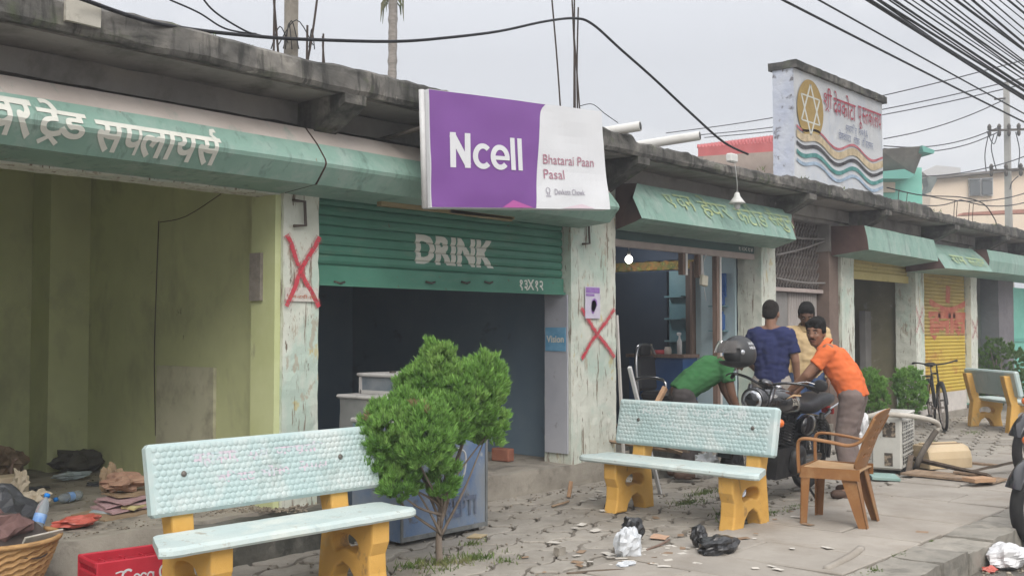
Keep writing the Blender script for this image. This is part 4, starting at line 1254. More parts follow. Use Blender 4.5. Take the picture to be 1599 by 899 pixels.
# mint house with a flared concrete awning (its awning front turned to the street)
o = dp(1400, 300, 30)
HM = thing('mint_house', 'mint green house with a flared concrete awning beyond the roof sign wall', 'house', (o.x, o.y, 0))
q = lambda px, py, d: dp(px, py, d)
b = MB()
W0, W1 = q(1378, 300, 30), q(1440, 300, 30)
b.add([(W0.x, W0.y, 0), (W1.x, W1.y, 0), (W1.x, W1.y, q(1440, 300, 30).z+.7), (W0.x, W0.y, q(1440, 300, 30).z+.7),
       (W0.x+3, W0.y+5, 0), (W1.x+3, W1.y+5, 0), (W1.x+3, W1.y+5, q(1440, 300, 30).z+.7), (W0.x+3, W0.y+5, q(1440, 300, 30).z+.7)],
      [(0, 1, 2, 3), (1, 5, 6, 2), (5, 4, 7, 6), (4, 0, 3, 7), (3, 2, 6, 7)])
b.build('wall', [m_mint], HM, True)
b = MB(); pts = [q(1372, 233, 29), q(1445, 228, 29), q(1428, 272, 29.6), q(1372, 264, 29.6)]
v = [p for p in pts]+[p+Vector((1.2, 1.5, .0)) for p in pts]
b.add(v, [(0, 1, 2, 3), (7, 6, 5, 4), (0, 4, 5, 1), (1, 5, 6, 2), (2, 6, 7, 3), (3, 7, 4, 0)]); b.build('awning', [m_rcconc], HM, True)
b = MB(); pts = [q(1440, 227, 28.9), q(1460, 235, 28.9), q(1458, 240, 28.9), q(1442, 237, 28.9)]
v = [p for p in pts]+[p+Vector((1.2, 1.5, .0)) for p in pts]
b.add(v, [(0, 1, 2, 3), (7, 6, 5, 4), (0, 4, 5, 1), (1, 5, 6, 2), (2, 6, 7, 3), (3, 7, 4, 0)])
pts = [q(1374, 268, 29.2), q(1412, 264, 29.2), q(1430, 273, 29.2), q(1420, 279, 29.2), q(1374, 279, 29.2)]
v = [p for p in pts]+[p+Vector((.6, .8, .0)) for p in pts]
b.add(v, [(0, 1, 2, 3, 4), (9, 8, 7, 6, 5)]+[(i, 5+i, 5+(i+1) % 5, (i+1) % 5) for i in range(5)]); b.build('awning_edge', [mat('mint_trim', (.13, .34, .29), rough=.8)], HM, True)
b = MB(); pts = [q(1376, 281, 29.9), q(1398, 283, 29.9), q(1398, 300, 29.9), q(1376, 300, 29.9)]
b.add([p for p in pts]+[p+Vector((.1, .15, 0)) for p in pts], [(0, 1, 2, 3), (7, 6, 5, 4)]+[(i, 4+i, 4+(i+1) % 4, (i+1) % 4) for i in range(4)]); b.build('cream_panel', [m_beige], HM, True)
# beige house with a window
HB = thing('beige_house', 'pale beige flat roofed house with a two pane window behind the electric pole', 'house', (q(1530, 300, 40).x, q(1530, 300, 40).y, 0))
def slab_px(b, poly, d, depth, mi=0):
    pts = [q(px, py, d) for (px, py) in poly]; n = len(pts); off = FWD*depth; off = Vector((off.x, off.y, 0))
    b.add(pts+[p+off for p in pts], [list(range(n)), list(range(n, 2*n))[::-1]]+[(i, n+i, n+(i+1) % n, (i+1) % n) for i in range(n)], mi)
b = MB(); slab_px(b, [(1458, 277), (1680, 256), (1680, 400), (1440, 400)], 40, 6); b.build('wall', [m_beige], HB, True)
b = MB(); slab_px(b, [(1462, 275), (1680, 253), (1680, 257), (1458, 279)], 39.7, 6.5); b.build('roof_edge', [mat('dark_coping', (.12, .11, .1), (.18, .17, .16), 4, .9)], HB, True)
b = MB(); slab_px(b, [(1513, 279), (1551, 277), (1551, 306), (1514, 306)], 39.9, .08, 0); wf = b.build('window', [m_frame], HB, True)
b = MB(); slab_px(b, [(1515, 284), (1531, 283), (1531, 305), (1515, 305)], 39.8, .05, 0); slab_px(b, [(1534, 283), (1550, 282), (1550, 304), (1534, 304)], 39.8, .05, 0); slab_px(b, [(1515, 280), (1531, 279), (1531, 282), (1515, 283)], 39.8, .05, 0); slab_px(b, [(1534, 279), (1550, 278), (1550, 281), (1534, 282)], 39.8, .05, 0)
b.build('pane', [m_glass], wf, True)
b = MB(); slab_px(b, [(1447, 277), (1462, 275), (1463, 282), (1453, 300), (1445, 303), (1450, 290)], 39, .5); b.build('tin_awning', [mat('grey_awning', (.12, .14, .13), (.18, .2, .19), 5, .8)], HB, True)
b = MB(); slab_px(b, [(1505, 332), (1680, 322), (1680, 330), (1500, 336)], 38, .4); b.build('brick_band', [mat('brick_band', (.33, .14, .1), (.4, .2, .15), 9, .9)], HB, True)
b = MB(); slab_px(b, [(1440, 268), (1462, 258), (1500, 262), (1500, 276), (1455, 280)], 55, 3)
HW = thing('white_house', 'pale house roof peeping between the mint house and the beige house', 'house', q(1470, 270, 56)*1.0); HW.location.z = 0; MATW[HW.name] = Matrix.Translation(HW.location)
b.build('wall', [mat('pale_house', (.45, .45, .45), rough=.9)], HW, True)
# red roofed house
HR = thing('red_roof_house', 'house with a red tin roof showing above the shops beside the lamp', 'house', (q(1150, 240, 30).x, q(1150, 240, 30).y, 0))
b = MB(); slab_px(b, [(1098, 236), (1215, 226), (1300, 226), (1300, 420), (1098, 420)], 30, 6); b.build('wall', [mat('brown_grey_wall', (.3, .25, .21), (.36, .3, .26), 3, .9)], HR, True)
b = MB(); pts = [q(1090, 226, 29), q(1300, 200, 29), q(1300, 216, 28.4), q(1090, 230, 28.4)]
v = [p for p in pts]+[p+Vector((.0, .0, -.25)) for p in pts]
pk = [q(1090, 226, 29), q(1300, 199, 29)]
b.add(v, [(0, 1, 2, 3), (7, 6, 5, 4), (0, 4, 5, 1), (1, 5, 6, 2), (2, 6, 7, 3), (3, 7, 4, 0)])
for i in range(40):
    t = i/39; a = pts[0]*(1-t)+pts[1]*t; c = pts[3]*(1-t)+pts[2]*t
    b.tube([a-Vector((0, 0, .01)), c-Vector((0, 0, .01))], .03, 5)
b.build('roof', [m_red], HR, True)
# electric pole
pq = dp(1575, 330, 33)
EP = thing('utility_pole', 'grey concrete electric pole with crossarms and insulators', 'pole', (pq.x, pq.y, -.1))
b = MB(); zt_ = dp(1575, 128, 33).z; b.tube([(pq.x, pq.y, -.1), (pq.x, pq.y, zt_)], [.16, .1], 4, 0, False); b.build('mast', [mat('pole_concrete', (.3, .29, .27), (.36, .35, .33), 3, .9)], EP, True)
for (py, pl, pr) in ((204, 1545, 1606), (266, 1548, 1640)):
    b = MB(); a, c = dp(pl, py, 32.8), dp(pr, py-2, 32.8); b.tube([a, c], .045, 4, 0, False); ca = b.build('crossarm', [m_iron], EP, True)
    for i in range(5):
        b = MB(); p = a*(1-i/4)+c*(i/4); b.lathe([(.03, 0), (.07, .03), (.05, .07), (.07, .1), (.05, .16), (.02, .2)], 8, Matrix.Translation(p)); b.lathe([(.02, -.2), (.05, -.16), (.06, -.08), (.03, 0)], 8, Matrix.Translation(p))
        b.build('insulator', [m_iron], ca, True)
b = MB(); a = dp(1553, 155, 32.9); b.tube([Vector((pq.x, pq.y, dp(1575, 152, 33).z)), a], .03, 5); b.build('stay_arm', [m_iron], EP, True)
gE = 'service wires at the electric pole'
for (pa, ya, pb, yb, sg) in ((1380, 217, 1566, 157, .15), (1380, 228, 1560, 199, .25), (1380, 232, 1560, 206, .3), (1398, 275, 1640, 228, .3), (1400, 290, 1640, 287, .5), (1385, 298, 1500, 312, .3), (1500, 312, 1640, 300, .3)):
    run(dp(pa, ya, 31), dp(pb, yb, 32.6), .017, 'dark service wire strung to the electric pole', gE, sg)
for pts in ([(1544, 208), (1538, 240), (1540, 268)], [(1552, 210), (1548, 232), (1556, 266)], [(1541, 205), (1552, 225), (1560, 200)], [(1586, 206), (1592, 235), (1590, 262)], [(1590, 275), (1580, 285), (1577, 296)]):
    cable([dp(p[0], p[1], 32.4) for p in pts], .015, 'short jumper wire looping between the crossarms of the electric pole', 'jumper wires of the electric pole', 5)
cable([yp(1385, 293, 6.3), yp(1440, 305, 6.3), yp(1500, 308, 6.3), yp(1535, 318, 6.2), yp(1552, 340, 6.1), yp(1556, 350, 6.0)], .01, 'black wire bending down onto the far roof edge')
for px, ty in ((1402, 296), (1415, 300), (1489, 312), (1493, 315), (1512, 318), (1518, 318)):
    a = yp(px, 320, 5.9); a.z = 3.19
    rebar([a, (a+yp(px+1, ty, 5.9))/2, yp(px+2, ty, 5.9)], .006, 'thin steel bar sticking out of the roof past the sign wall', 'bars on the far roof')
# palm trunk
pp_ = dp(612, 110, 22)
PT = thing('palm_tree', 'tall bare palm trunk rising behind the shop roof', 'tree', (pp_.x, pp_.y, 0))
b = MB(); pts, rr_ = [], []
for i in range(112):
    z = i*.088; pts.append((pp_.x+.02*math.sin(z), pp_.y, z)); rr_.append(.092+.006*math.sin(i*1.9)+(.01 if i % 5 == 0 else 0))
b.tube(pts, rr_, 10); b.build('trunk', [mat('palm_bark', (.17, .15, .13), (.27, .245, .22), 6, .95, bump=.6, bsc=20, stretch=(1, 1, 3))], PT, True)
b = MB(); zt_ = dp(612, 2, 22).z
for i in range(60):
    a = rnd.random()*6.28; l = .25+rnd.random()*.3; z = zt_-.05+rnd.random()*.9
    p0 = Vector((pp_.x+.09*math.cos(a), pp_.y+.09*math.sin(a), z)); p1 = p0+Vector((math.cos(a)*.13, math.sin(a)*.13, -l*.3)); p2 = p1+Vector((math.cos(a)*.02, math.sin(a)*.02, -l*.6))
    b.tube([p0, p1, p2], [(.02, .004), (.03, .004), (.005, .002)], 4, 0, False)
for i in range(14):
    a = i*.45; pts = []
    for k in range(7):
        t = k/6; pts.append((pp_.x+math.cos(a)*1.9*t, pp_.y+math.sin(a)*1.9*t, zt_+1.6+1.9*t-1.5*t*t))
    b.tube(pts, [(.06*(1-k/7)+.01, .006) for k in range(7)], 4, 0, False)
    for k in range(1, 7):
        for sg in (-1, 1):
            p = Vector(pts[k]); d = Vector((-math.sin(a)*sg, math.cos(a)*sg, -.5))
            b.add([p, p+d*.5+Vector((.05, .05, 0)), p+d*.5-Vector((.05, .05, 0))], [(0, 1, 2)])
b.build('crown', [mat('palm_fronds', (.07, .1, .03), (.16, .14, .07), 4, .8)], PT, True)
# ------------------------------------------------------------------ benches
m_aqua = mat('aqua_paint', (.375, .485, .48), (.43, .53, .525), 3, .6, spec=.3, bump=.1, bsc=40, layers=[((.56, .59, .57), 4, ONE, .46, .66, .7), ((.25, .31, .29), 6, (1, 1, .6), .56, .7, .6), ((.16, .14, .11), 17, ONE, .66, .70, .7)])
m_aquas = mat('aqua_seat_paint', (.42, .51, .50), (.50, .57, .55), 3, .65, bump=.15, bsc=40, layers=[((.62, .64, .58), 4, ONE, .5, .66, .6), ((.3, .26, .2), 9, ONE, .6, .67, .75), ((.15, .13, .1), 23, ONE, .66, .7, .7)])
m_ylw = mat('yellow_paint', (.60, .345, .08), (.66, .385, .10), 3, .6, spec=.3, bump=.2, bsc=35, layers=[((.48, .25, .05), 4, ONE, .52, .72, .55), ((.22, .14, .07), 7, (1, 1, .5), .6, .68, .75), ((.5, .42, .25), 5, ONE, .58, .7, .5)])
m_bolt = mat('bolt_steel', (.13, .12, .11), (.2, .18, .16), 30, .5, metal=.6)
m_pinkt = mat('faded_pink_paint', (.6, .47, .55), (.52, .52, .56), 14, .8, layers=[((.43, .58, .58), 18, ONE, .5, .62, .8)])
m_whitet = mat('faded_white_paint', (.62, .66, .66), (.55, .62, .62), 14, .8, layers=[((.41, .57, .57), 20, ONE, .54, .66, .8)])
LEG_OUT = [(.0, .0), (.145, .0), (.165, .06), (.215, .115), (.275, .135), (.335, .10), (.37, .04), (.38, .0), (.50, .0), (.49, .12), (.475, .25), (.46, .38), (.50, .52), (.545, .70), (.565, .80), (.46, .80), (.42, .68), (.375, .50), (.36, .40), (.0, .385), (.0, .27), (.03, .2), (.025, .1)]
LEG_HOLE = [(.13, .235), (.16, .275), (.22, .295), (.29, .295), (.34, .28), (.365, .245), (.35, .205), (.31, .20), (.26, .215), (.20, .205), (.155, .20)]
def bench(loc, rz, label, L=1.62, text=None, panel_len=1.45, po=0.0, skew=(0, 0), legs=(-.54, .54)):
    """local x along the bench, y towards its back"""
    T = thing('park_bench', label, 'bench', loc, rz, 'concrete park benches')
    for sx in legs:
        v, f = curve2d([LEG_OUT, smooth_poly(LEG_HOLE, 3)], .125, .012)
        mb = MB(); mb.add([(sx+p.z, p.x, p.y) for p in v], f); mb.build('leg', [m_ylw], T)
    mb = MB()      # seat with a chipped chamfered edge
    n = 46; v, f = [], []
    prof = [(-.045, .392), (-.055, .405), (-.05, .425), (-.02, .437), (.15, .432), (.315, .436), (.34, .425), (.34, .392)]
    for i in range(n+1):
        x = -L/2+L*i/n
        for k, (y, z) in enumerate(prof):
            e = min(1, (L/2-abs(x))/.05); yy = (y-.15)*(.82+.18*e)+.15
            d = noise.noise(Vector((x*8, y*8+loc[0], 3)))*.004
            if k in (0, 1, 2, 3) and noise.noise(Vector((x*9+loc[1], 1, 5))) > .32: d += .008; 
            x2 = x+(skew[0] if x < 0 else skew[1])*max(0, (yy+.05)/.39)*abs(2*x/L)**3
            v.append((x2, yy+d, z-abs(d)*.4))
    m_ = len(prof)
    for i in range(n):
        for k in range(m_): f.append((i*m_+k, i*m_+(k+1) % m_, (i+1)*m_+(k+1) % m_, (i+1)*m_+k))
    f += [list(range(m_)), [n*m_+k for k in range(m_)][::-1]]
    mb.add(v, f); mb.build('seat', [m_aquas], T)
    # back panel, leaning back, with pebbled front
    tilt = R(12); PL, PH, PT_ = panel_len, .37, .075
    by, bz = .335, .515
    Mp = Matrix.Translation((po, by, bz)) @ Matrix.Rotation(-tilt, 4, 'X')   # local: x along, z up the panel, y through it (front at y=0)
    mb = MB(); mb.box((0, PT_/2, PH/2), (PL, PT_, PH), None, 0, .018)
    mb.v = [tuple(Vector(p)+Vector((0, 0, .004))*noise.noise(Vector(p)*9)) for p in mb.v]
    rb = random.Random(int(loc[0]*100))
    px, pz = .0335, .0285
    rows = int((PH-.05)/pz)
    domes = []
    for j in range(rows):
        z = .032+j*(PH-.064)/(rows-1)
        k = int((PL-.07)/px)
        for i in range(k):
            x = -PL/2+.04+(i+(.5 if j % 2 else 0))*px+rb.gauss(0, .0022)
            if x > PL/2-.035: continue
            domes.append((x, z+rb.gauss(0, .0016), .0172+rb.random()*.002, .0150+rb.random()*.0015, 0.0034+rb.random()*.0016))
    for (x, z, ra, rz_, h) in domes:
        v, f = [], []
        for (q, hh) in ((1.0, -.001), (.86, .55), (.5, .92)):
            for a in range(9):
                t = a*2*math.pi/9; v.append((x+ra*q*math.cos(t), -h*hh, z+rz_*q*math.sin(t)))
        v.append((x, -h, z))
        for r_ in range(2):
            for a in range(9): f.append((r_*9+a, r_*9+(a+1) % 9, (r_+1)*9+(a+1) % 9, (r_+1)*9+a))
        for a in range(9): f.append((18+a, 18+(a+1) % 9, 27))
        mb.add(v, f, 0, True)
    mb.v = [tuple(Mp @ Vector(p)) for p in mb.v]
    bp = mb.build('backrest', [m_aqua], T)
    for sx in (legs[0]-po, legs[1]-po):
        b2 = MB(); b2.lathe([(.011, .004), (.011, .012), (.006, .0125)], 12, Mp @ Matrix.Translation((sx, 0, PH*.55)) @ Matrix.Rotation(R(90), 4, 'X')); b2.torus((0, 0, 0), .013, .003, 'z', 14, 6)
        k0 = len(b2.v)-14*6
        Mm = Mp @ Matrix.Translation((sx, -.006, PH*.55)) @ Matrix.Rotation(R(90), 4, 'X')
        b2.v[k0:] = [tuple(Mm @ Vector(p)) for p in b2.v[k0:]]
        b2.build('bolt', [m_bolt], bp)
    if text:
        for (segs, x0, x1, z0, z1, m_t, off) in text:
            tb = MB(); vf = fit(word(segs, .03), x0, x1, z0, z1)
            lay(tb, cuts(vf, [x0+(x1-x0)*k/40 for k in range(41)], [z0+(z1-z0)*k/4 for k in range(1, 4)]), lambda u, w: Mp @ Vector((u, -off, w)))
            tb.build('lettering', [m_t], bp, None, fix=False)
    return T
# nearest bench, seat front edge from photo corners at seat height
def bench_from(pa, pya, pb, pyb, z=.42, front=-.05, **kw):
    A, B = gp(pa, pya, z), gp(pb, pyb, z)
    d = (B-A); rz = math.atan2(d.y, d.x); n = Vector((-math.sin(rz), math.cos(rz), 0))
    c = (A+B)/2 - n*front; c.z = 0
    return tuple(c), rz, (Vector((d.x, d.y, 0))).length
c_, rz_, L_ = bench_from(223, 858, 650, 797)
off_txt = .0032
bench((3.41, 4.47, 0), -.03, 'pale blue and yellow concrete bench behind the red crate and the little thuja', 1.6, [
    (['म', 'ह', 'ा', 'न', 'ग', 'र'], -.49, -.22, .225, .30, m_pinkt, off_txt), (['स', 'व', 'ै'], -.17, -.03, .235, .30, m_pinkt, off_txt), (['ज', 'न', 'प', '^', 'त', 'ि'], .01, .34, .24, .31, m_pinkt, off_txt),
    (['व', 'ि', 'र', 'ा', 'ट'], -.36, -.13, .135, .195, m_pinkt, off_txt), (['म', 'ो', 'र', 'ं', 'ग'], -.09, .1, .14, .2, m_pinkt, off_txt), (['न', 'े', 'प', 'ा', 'ल'], .15, .36, .145, .205, m_pinkt, off_txt)], 1.47, .11, (.17, 0), (-.44, .56))
c_, rz_, L_ = bench_from(900, 713, 1184, 745)
BENCH2 = (c_, rz_)
bench(c_, rz_, 'pale blue and yellow concrete bench turned side on in front of the motorcycle', L_, [
    (['न', 'े', 'प', 'ा', 'ल', 'ी'], -.54, -.22, .255, .335, m_whitet, .0036), (['स', 'ब', 'ै'], -.18, -.04, .25, .335, m_whitet, .0036), (['ज', 'न', 'प', '^', 'त', 'ि', 'न', 'ि', 'ध', 'ी'], .0, .5, .245, .335, m_whitet, .0036),
    (['म', 'ो', 'र', 'ं', 'ग', ' ', 'व', 'ि', 'र', 'ा', 'ट', 'न', 'ग', 'र'], -.3, .34, .15, .21, m_whitet, .003)], 1.5, -.02, (.05, -.17))
A, B = gp(1508, 663), gp(1590, 678)
d = (A-B); d.z = 0
rz3 = math.atan2(d.y, d.x)
# back posts stand at local y ~ .45; the bench faces away from the camera
n3 = Vector((-math.sin(rz3), math.cos(rz3), 0))
mid = (A+B)/2
print('bench3', A, B, d.length, math.degrees(rz3))
bench(tuple(mid - n3*.45), rz3, 'yellow legged concrete bench seen from behind near the bicycle', 1.62)
# ------------------------------------------------------------------ thuja bushes
def foliage_mat(name, a, b_, c):
    m = mat(name, a, b_, 9, .75, spec=.2, layers=[(c, 5, ONE, .52, .68, .7)])
    return island(m, .6, 1.35)
m_thuja = foliage_mat('thuja_green', (.115, .25, .05), (.19, .365, .08), (.29, .46, .125))
m_thuja2 = foliage_mat('thuja_dark', (.075, .145, .035), (.12, .215, .05), (.16, .26, .06))
m_bark = mat('grey_bark', (.14, .11, .085), (.23, .19, .155), 7, .95, bump=.8, bsc=30, stretch=(1, 1, .3))
m_brown = mat('dead_sprays', (.22, .17, .08), (.28, .22, .11), 8, .9)
def crown(mb, lobes, n, size, seed, brown=.02, csize=.055):
    """lobes = (centre, radii); each lobe is crowded with small upright clumps of fan sprays, with gaps between"""
    rr = random.Random(seed)
    vol = [l[1][0]*l[1][1]+l[1][0]*l[1][2] for l in lobes]
    tot = sum(vol); per = 11
    for (c, rad), w in zip(lobes, vol):
        k = int(n/per*w/tot)
        for _ in range(k):
            z = rr.uniform(-.9, 1); a = rr.uniform(0, 2*math.pi); q = math.sqrt(max(0, 1-z*z))
            d = Vector((q*math.cos(a), q*math.sin(a), z))
            t = rr.uniform(.62, 1.0)
            lump = 1+.22*noise.noise(d*2.6+Vector((seed, 0, 0)))
            cc = Vector(c)+Vector((d.x*rad[0], d.y*rad[1], d.z*rad[2]))*t*lump
            if any(c2 is not c and ((cc.x-c2[0])/r2[0])**2+((cc.y-c2[1])/r2[1])**2+((cc.z-c2[2])/r2[2])**2 < .3 for (c2, r2) in lobes): continue
            out = Vector((d.x/rad[0], d.y/rad[1], d.z/rad[2])).normalized()
            axis = (out*.8+Vector((0, 0, .8))+Vector((rr.gauss(0, .2), rr.gauss(0, .2), rr.gauss(0, .15)))).normalized()
            cs = csize*rr.uniform(.6, 1.35); dead = rr.random() < brown
            for _s in range(per):
                dd = (axis+Vector((rr.gauss(0, .42), rr.gauss(0, .42), rr.gauss(0, .3)))).normalized()
                p = cc+dd*cs*rr.uniform(.1, .55)
                up = (dd*.75+Vector((0, 0, .6))).normalized()
                side = up.cross(Vector((rr.gauss(0, 1), rr.gauss(0, 1), rr.gauss(0, .5))))
                if side.length < .05: side = up.orthogonal()
                side.normalize(); nn = side.cross(up)
                s = size*rr.uniform(.55, 1.2)
                vs, fs = [], []; nb = rr.choice((6, 7, 8, 9))
                for b_ in range(nb):
                    fr = (b_/(nb-1)-.5)*2
                    bl = s*(1-.3*abs(fr))*rr.uniform(.75, 1.15)
                    base = p+up*(s*.18*(1-abs(fr)))
                    dr = (up+side*fr*.62+nn*rr.gauss(0, .22)).normalized()
                    wv = dr.cross(nn).normalized()*s*.05
                    o = len(vs)
                    vs += [base-wv*.4, base+wv*.4, base+dr*bl*.6+wv+nn*s*.05, base+dr*bl+nn*rr.gauss(0, s*.08), base+dr*bl*.6-wv]
                    fs.append((o, o+1, o+2, o+3, o+4))
                mb.add(vs, fs, 1 if dead else 0)
def limbs(mb, base, top, r, lobes, seed, fork=.45):
    rr = random.Random(seed)
    base, top = Vector(base), Vector(top)
    pts = spline3([base, base*.55+top*.45+Vector((rr.gauss(0, .015), rr.gauss(0, .015), 0)), top], 5)
    mb.tube(pts, [r*(1.25 if i == 0 else 1-.5*i/len(pts)) for i in range(len(pts))], 9)
    for (c, rad) in lobes:
        for k in range(2):
            s = base+(top-base)*rr.uniform(fork, .95)
            e = Vector(c)+Vector((rr.uniform(-.6, .6)*rad[0], rr.uniform(-.6, .6)*rad[1], rr.uniform(-.4, .5)*rad[2]))
            m_ = (s+e)/2+Vector((rr.gauss(0, .03), rr.gauss(0, .03), -.03))
            mb.tube(spline3([s, m_, e], 4), [r*.42*(1-.75*i/8) for i in range(9)], 6)
def thuja(base, lobes, label, n, size, seed, r=.03, top=None, mt=None, group=None, th=.45, brown=.006, cs=.055):
    T = thing('thuja_bush', label, 'bush', base, 0, group)
    mb = MB(); limbs(mb, (0, 0, -.03), top or (0, 0, th), r, lobes, seed); mb.build('trunk', [m_bark], T)
    mb = MB(); crown(mb, lobes, n, size, seed, brown, cs); mb.build('crown', [mt or m_thuja, m_brown], T, fix=False)
    return T
bp_ = gp(687, 880)
def lob(px, py, rpx, rpz=None, dy=0.0, base=bp_, d0=None):
    """lobe whose centre lies on the photo ray at the depth of the trunk (plus dy)"""
    d_ = (base-CAM).dot(FWD)+dy
    c = dp(px, py, d_); k = d_/F_PX
    return (tuple(c-base), (rpx*k, rpx*k*.9, (rpz or rpx)*k))
L1 = [lob(704, 668, 30, 46, -.02), lob(722, 625, 60, 58, .2), lob(664, 606, 42, 38, .2), lob(686, 575, 26, 34, .18), lob(608, 678, 50, 48, -.12), lob(584, 722, 34, 50, -.14), lob(668, 688, 40, 58, -.26), lob(622, 758, 30, 30, -.16),
      lob(756, 606, 36, 46, .24), lob(760, 662, 30, 46, .24), lob(692, 752, 20, 36, -.1), lob(640, 640, 26, 24, .02)]
thuja(bp_, L1, 'small lopsided thuja bush growing between the near bench and the blue cabinet', 22000, .056, 3, .026, tuple(dp(690, 775, (bp_-CAM).dot(FWD))-bp_), brown=.004)
for (px, py, rp, sd, lab) in ((1361, 606, 25, 5, 'small round thuja bush between the man in orange and its twin'), (1419, 603, 27, 8, 'small round thuja bush beside the bicycle')):
    d_ = 13.6; c = dp(px, py, d_); base = Vector((c.x, c.y, 0))
    k = d_/F_PX
    lb = [((0, 0, c.z), (rp*k*.92, rp*k*.92, rp*k)), ((.0, -.05, c.z-.16), (rp*k*.8, rp*k*.8, rp*k*.8)), ((-.02, .02, c.z+.06), (rp*k*.7, rp*k*.7, rp*k*.75)), ((.03, .02, c.z-.32), (rp*k*.55, rp*k*.55, rp*k*.6))]
    thuja(base, lb, lab, 6500, .042, sd, .03, mt=m_thuja, group='pair of round thujas beyond the motorcycle', th=.5)
d_ = 19.0; c = dp(1557, 568, d_); base = Vector((c.x, c.y, 0)); k = d_/F_PX
lb = [((0, 0, c.z), (50*k, 45*k, 34*k)), ((-.3, .2, c.z-.2), (36*k, 30*k, 24*k)), ((.45, -.2, c.z-.1), (42*k, 40*k, 34*k)), ((.05, 0, c.z+.12), (26*k, 26*k, 30*k)), ((.2, -.1, c.z-.5), (45*k, 40*k, 40*k))]
thuja(base, lb, 'wide dark thuja bush growing behind the far bench', 9000, .06, 12, .05, mt=m_thuja2, th=.6)

# ------------------------------------------------------------------ weeds: short grass round the trunk, under the bench, by the slabs
m_grass = island(mat('weed_green', (.075, .13, .03), (.15, .2, .06), 6, .8, layers=[((.3, .26, .13), 4, ONE, .5, .66, .7)]), .6, 1.3)
def grass(name, patches, seed):
    mb = MB(); rr = random.Random(seed)
    for (cx, cy, rx, ry, n, h) in patches:
        for _ in range(int(n*.42)):
            a = rr.random()*6.28; q = abs(rr.gauss(0, .55))
            x, y = cx+rx*q*math.cos(a), cy+ry*q*math.sin(a)
            hh = h*rr.uniform(.3, 1.0)*.8; w = .002+rr.random()*.003
            b_ = rr.random()*6.28; le = Vector((math.cos(b_), math.sin(b_), 0))*hh*rr.uniform(.2, .9)
            sd = Vector((-math.sin(b_), math.cos(b_), 0))*w
            p = Vector((x, y, -.008))
            mb.add([p-sd, p+sd, p+le*.4+Vector((0, 0, hh*.6))+sd*.8, p+le+Vector((0, 0, hh)), p+le*.4+Vector((0, 0, hh*.6))-sd*.8], [(0, 1, 2, 3, 4)])
    o = mb.build(name, [m_grass], None, fix=False); o['kind'] = 'stuff'
    o['label'] = 'short weedy grass between the pavers'; return o
gpt = lambda px, py: gp(px, py)
P_ = []
for (px, py, rx, ry, n, h) in ((690, 880, .3, .2, 700, .07), (740, 872, .28, .16, 500, .055), (640, 885, .2, .15, 250, .06), (735, 850, .12, .08, 160, .06), (790, 875, .16, .1, 160, .05),
        (1150, 800, .3, .14, 800, .06), (1075, 785, .35, .14, 700, .05), (1210, 800, .3, .1, 450, .035), (1000, 775, .2, .06, 180, .04), (1100, 770, .3, .1, 400, .06), (1145, 815, .12, .07, 300, .09),
        (1405, 868, .1, .05, 160, .045), (1365, 893, .16, .06, 220, .05), (1455, 845, .06, .03, 60, .03), (1452, 690, .3, .1, 260, .04), (1330, 700, .4, .2, 300, .05), (1520, 675, .5, .2, 200, .05), (1240, 790, .25, .1, 200, .03), (1440, 705, .3, .1, 200, .035)):
    p = gp(px, py); P_.append((p.x, p.y, rx, ry, n, h))
grass('weed_grass', P_, 5)
mr_ = random.Random(9); P_ = [(mr_.uniform(1, 26), 5.48+mr_.gauss(0, .03), .05, .04, 7, .055) for _ in range(30)]
mb = MB()
for (x, y, rx, ry, n, h) in P_:
    for _ in range(n):
        b_ = mr_.random()*6.28; p = Vector((x+mr_.gauss(0, rx), 5.53+mr_.random()*.08, 3.2)); le = Vector((math.cos(b_), math.sin(b_), 0))*h*.5; sd = Vector((-math.sin(b_), math.cos(b_), 0))*.004
        hh = h*mr_.uniform(.3, 1)
        mb.add([p-sd, p+sd, p+le*.4+Vector((0, 0, hh*.6))+sd, p+le+Vector((0, 0, hh)), p+le*.4+Vector((0, 0, hh*.6))-sd], [(0, 1, 2, 3, 4)])
o = mb.build('roof_weeds', [m_grass], None, fix=False); o['kind'] = 'stuff'; o['label'] = 'sparse weeds growing along the broken roof edge'
# ------------------------------------------------------------------ cabinets by the little tree
m_bluetin = mat('scuffed_blue_tin', (.09, .15, .27), (.13, .21, .35), 3, .55, spec=.4, bump=.15, bsc=12,
                layers=[((.235, .255, .275), 2.2, (1, 1, .7), .42, .56, .92), ((.2, .25, .33), 4, (1, 1, .6), .46, .62, .7), ((.10, .09, .08), 5, ONE, .58, .66, .85), ((.42, .42, .4), 7, (1, 1, .5), .63, .67, .7)])
m_greytin = mat('weathered_grey_tin', (.15, .155, .155), (.22, .225, .22), 3, .6, spec=.35, bump=.15, bsc=12,
                layers=[((.09, .10, .10), 3, (1, 1, .6), .5, .62, .8), ((.33, .31, .27), 4, ONE, .58, .68, .6), ((.1, .06, .04), 9, ONE, .64, .69, .8)])
m_pale = mat('pale_tin_top', (.38, .37, .36), (.46, .45, .44), 4, .6, layers=[((.2, .19, .18), 5, ONE, .56, .7, .6)])
m_navyt = mat('navy_tin', (.06, .085, .12), (.09, .12, .16), 4, .5)
A, Bq = gp(640, 857), gp(760, 826)
CB = thing('metal_cabinet', 'battered blue painted metal cabinet standing behind the little thuja', 'cabinet', ((A.x+Bq.x)/2, 5.42, 0))
x0, x1, y0, y1, zt_ = 4.86, Bq.x, Bq.y, Bq.y+.5, .80
b = MB(); b.rough(x0, x1, y0, y1, .03, zt_, .08, .004, 6); b.build('cabinet_body', [m_bluetin], CB, True)
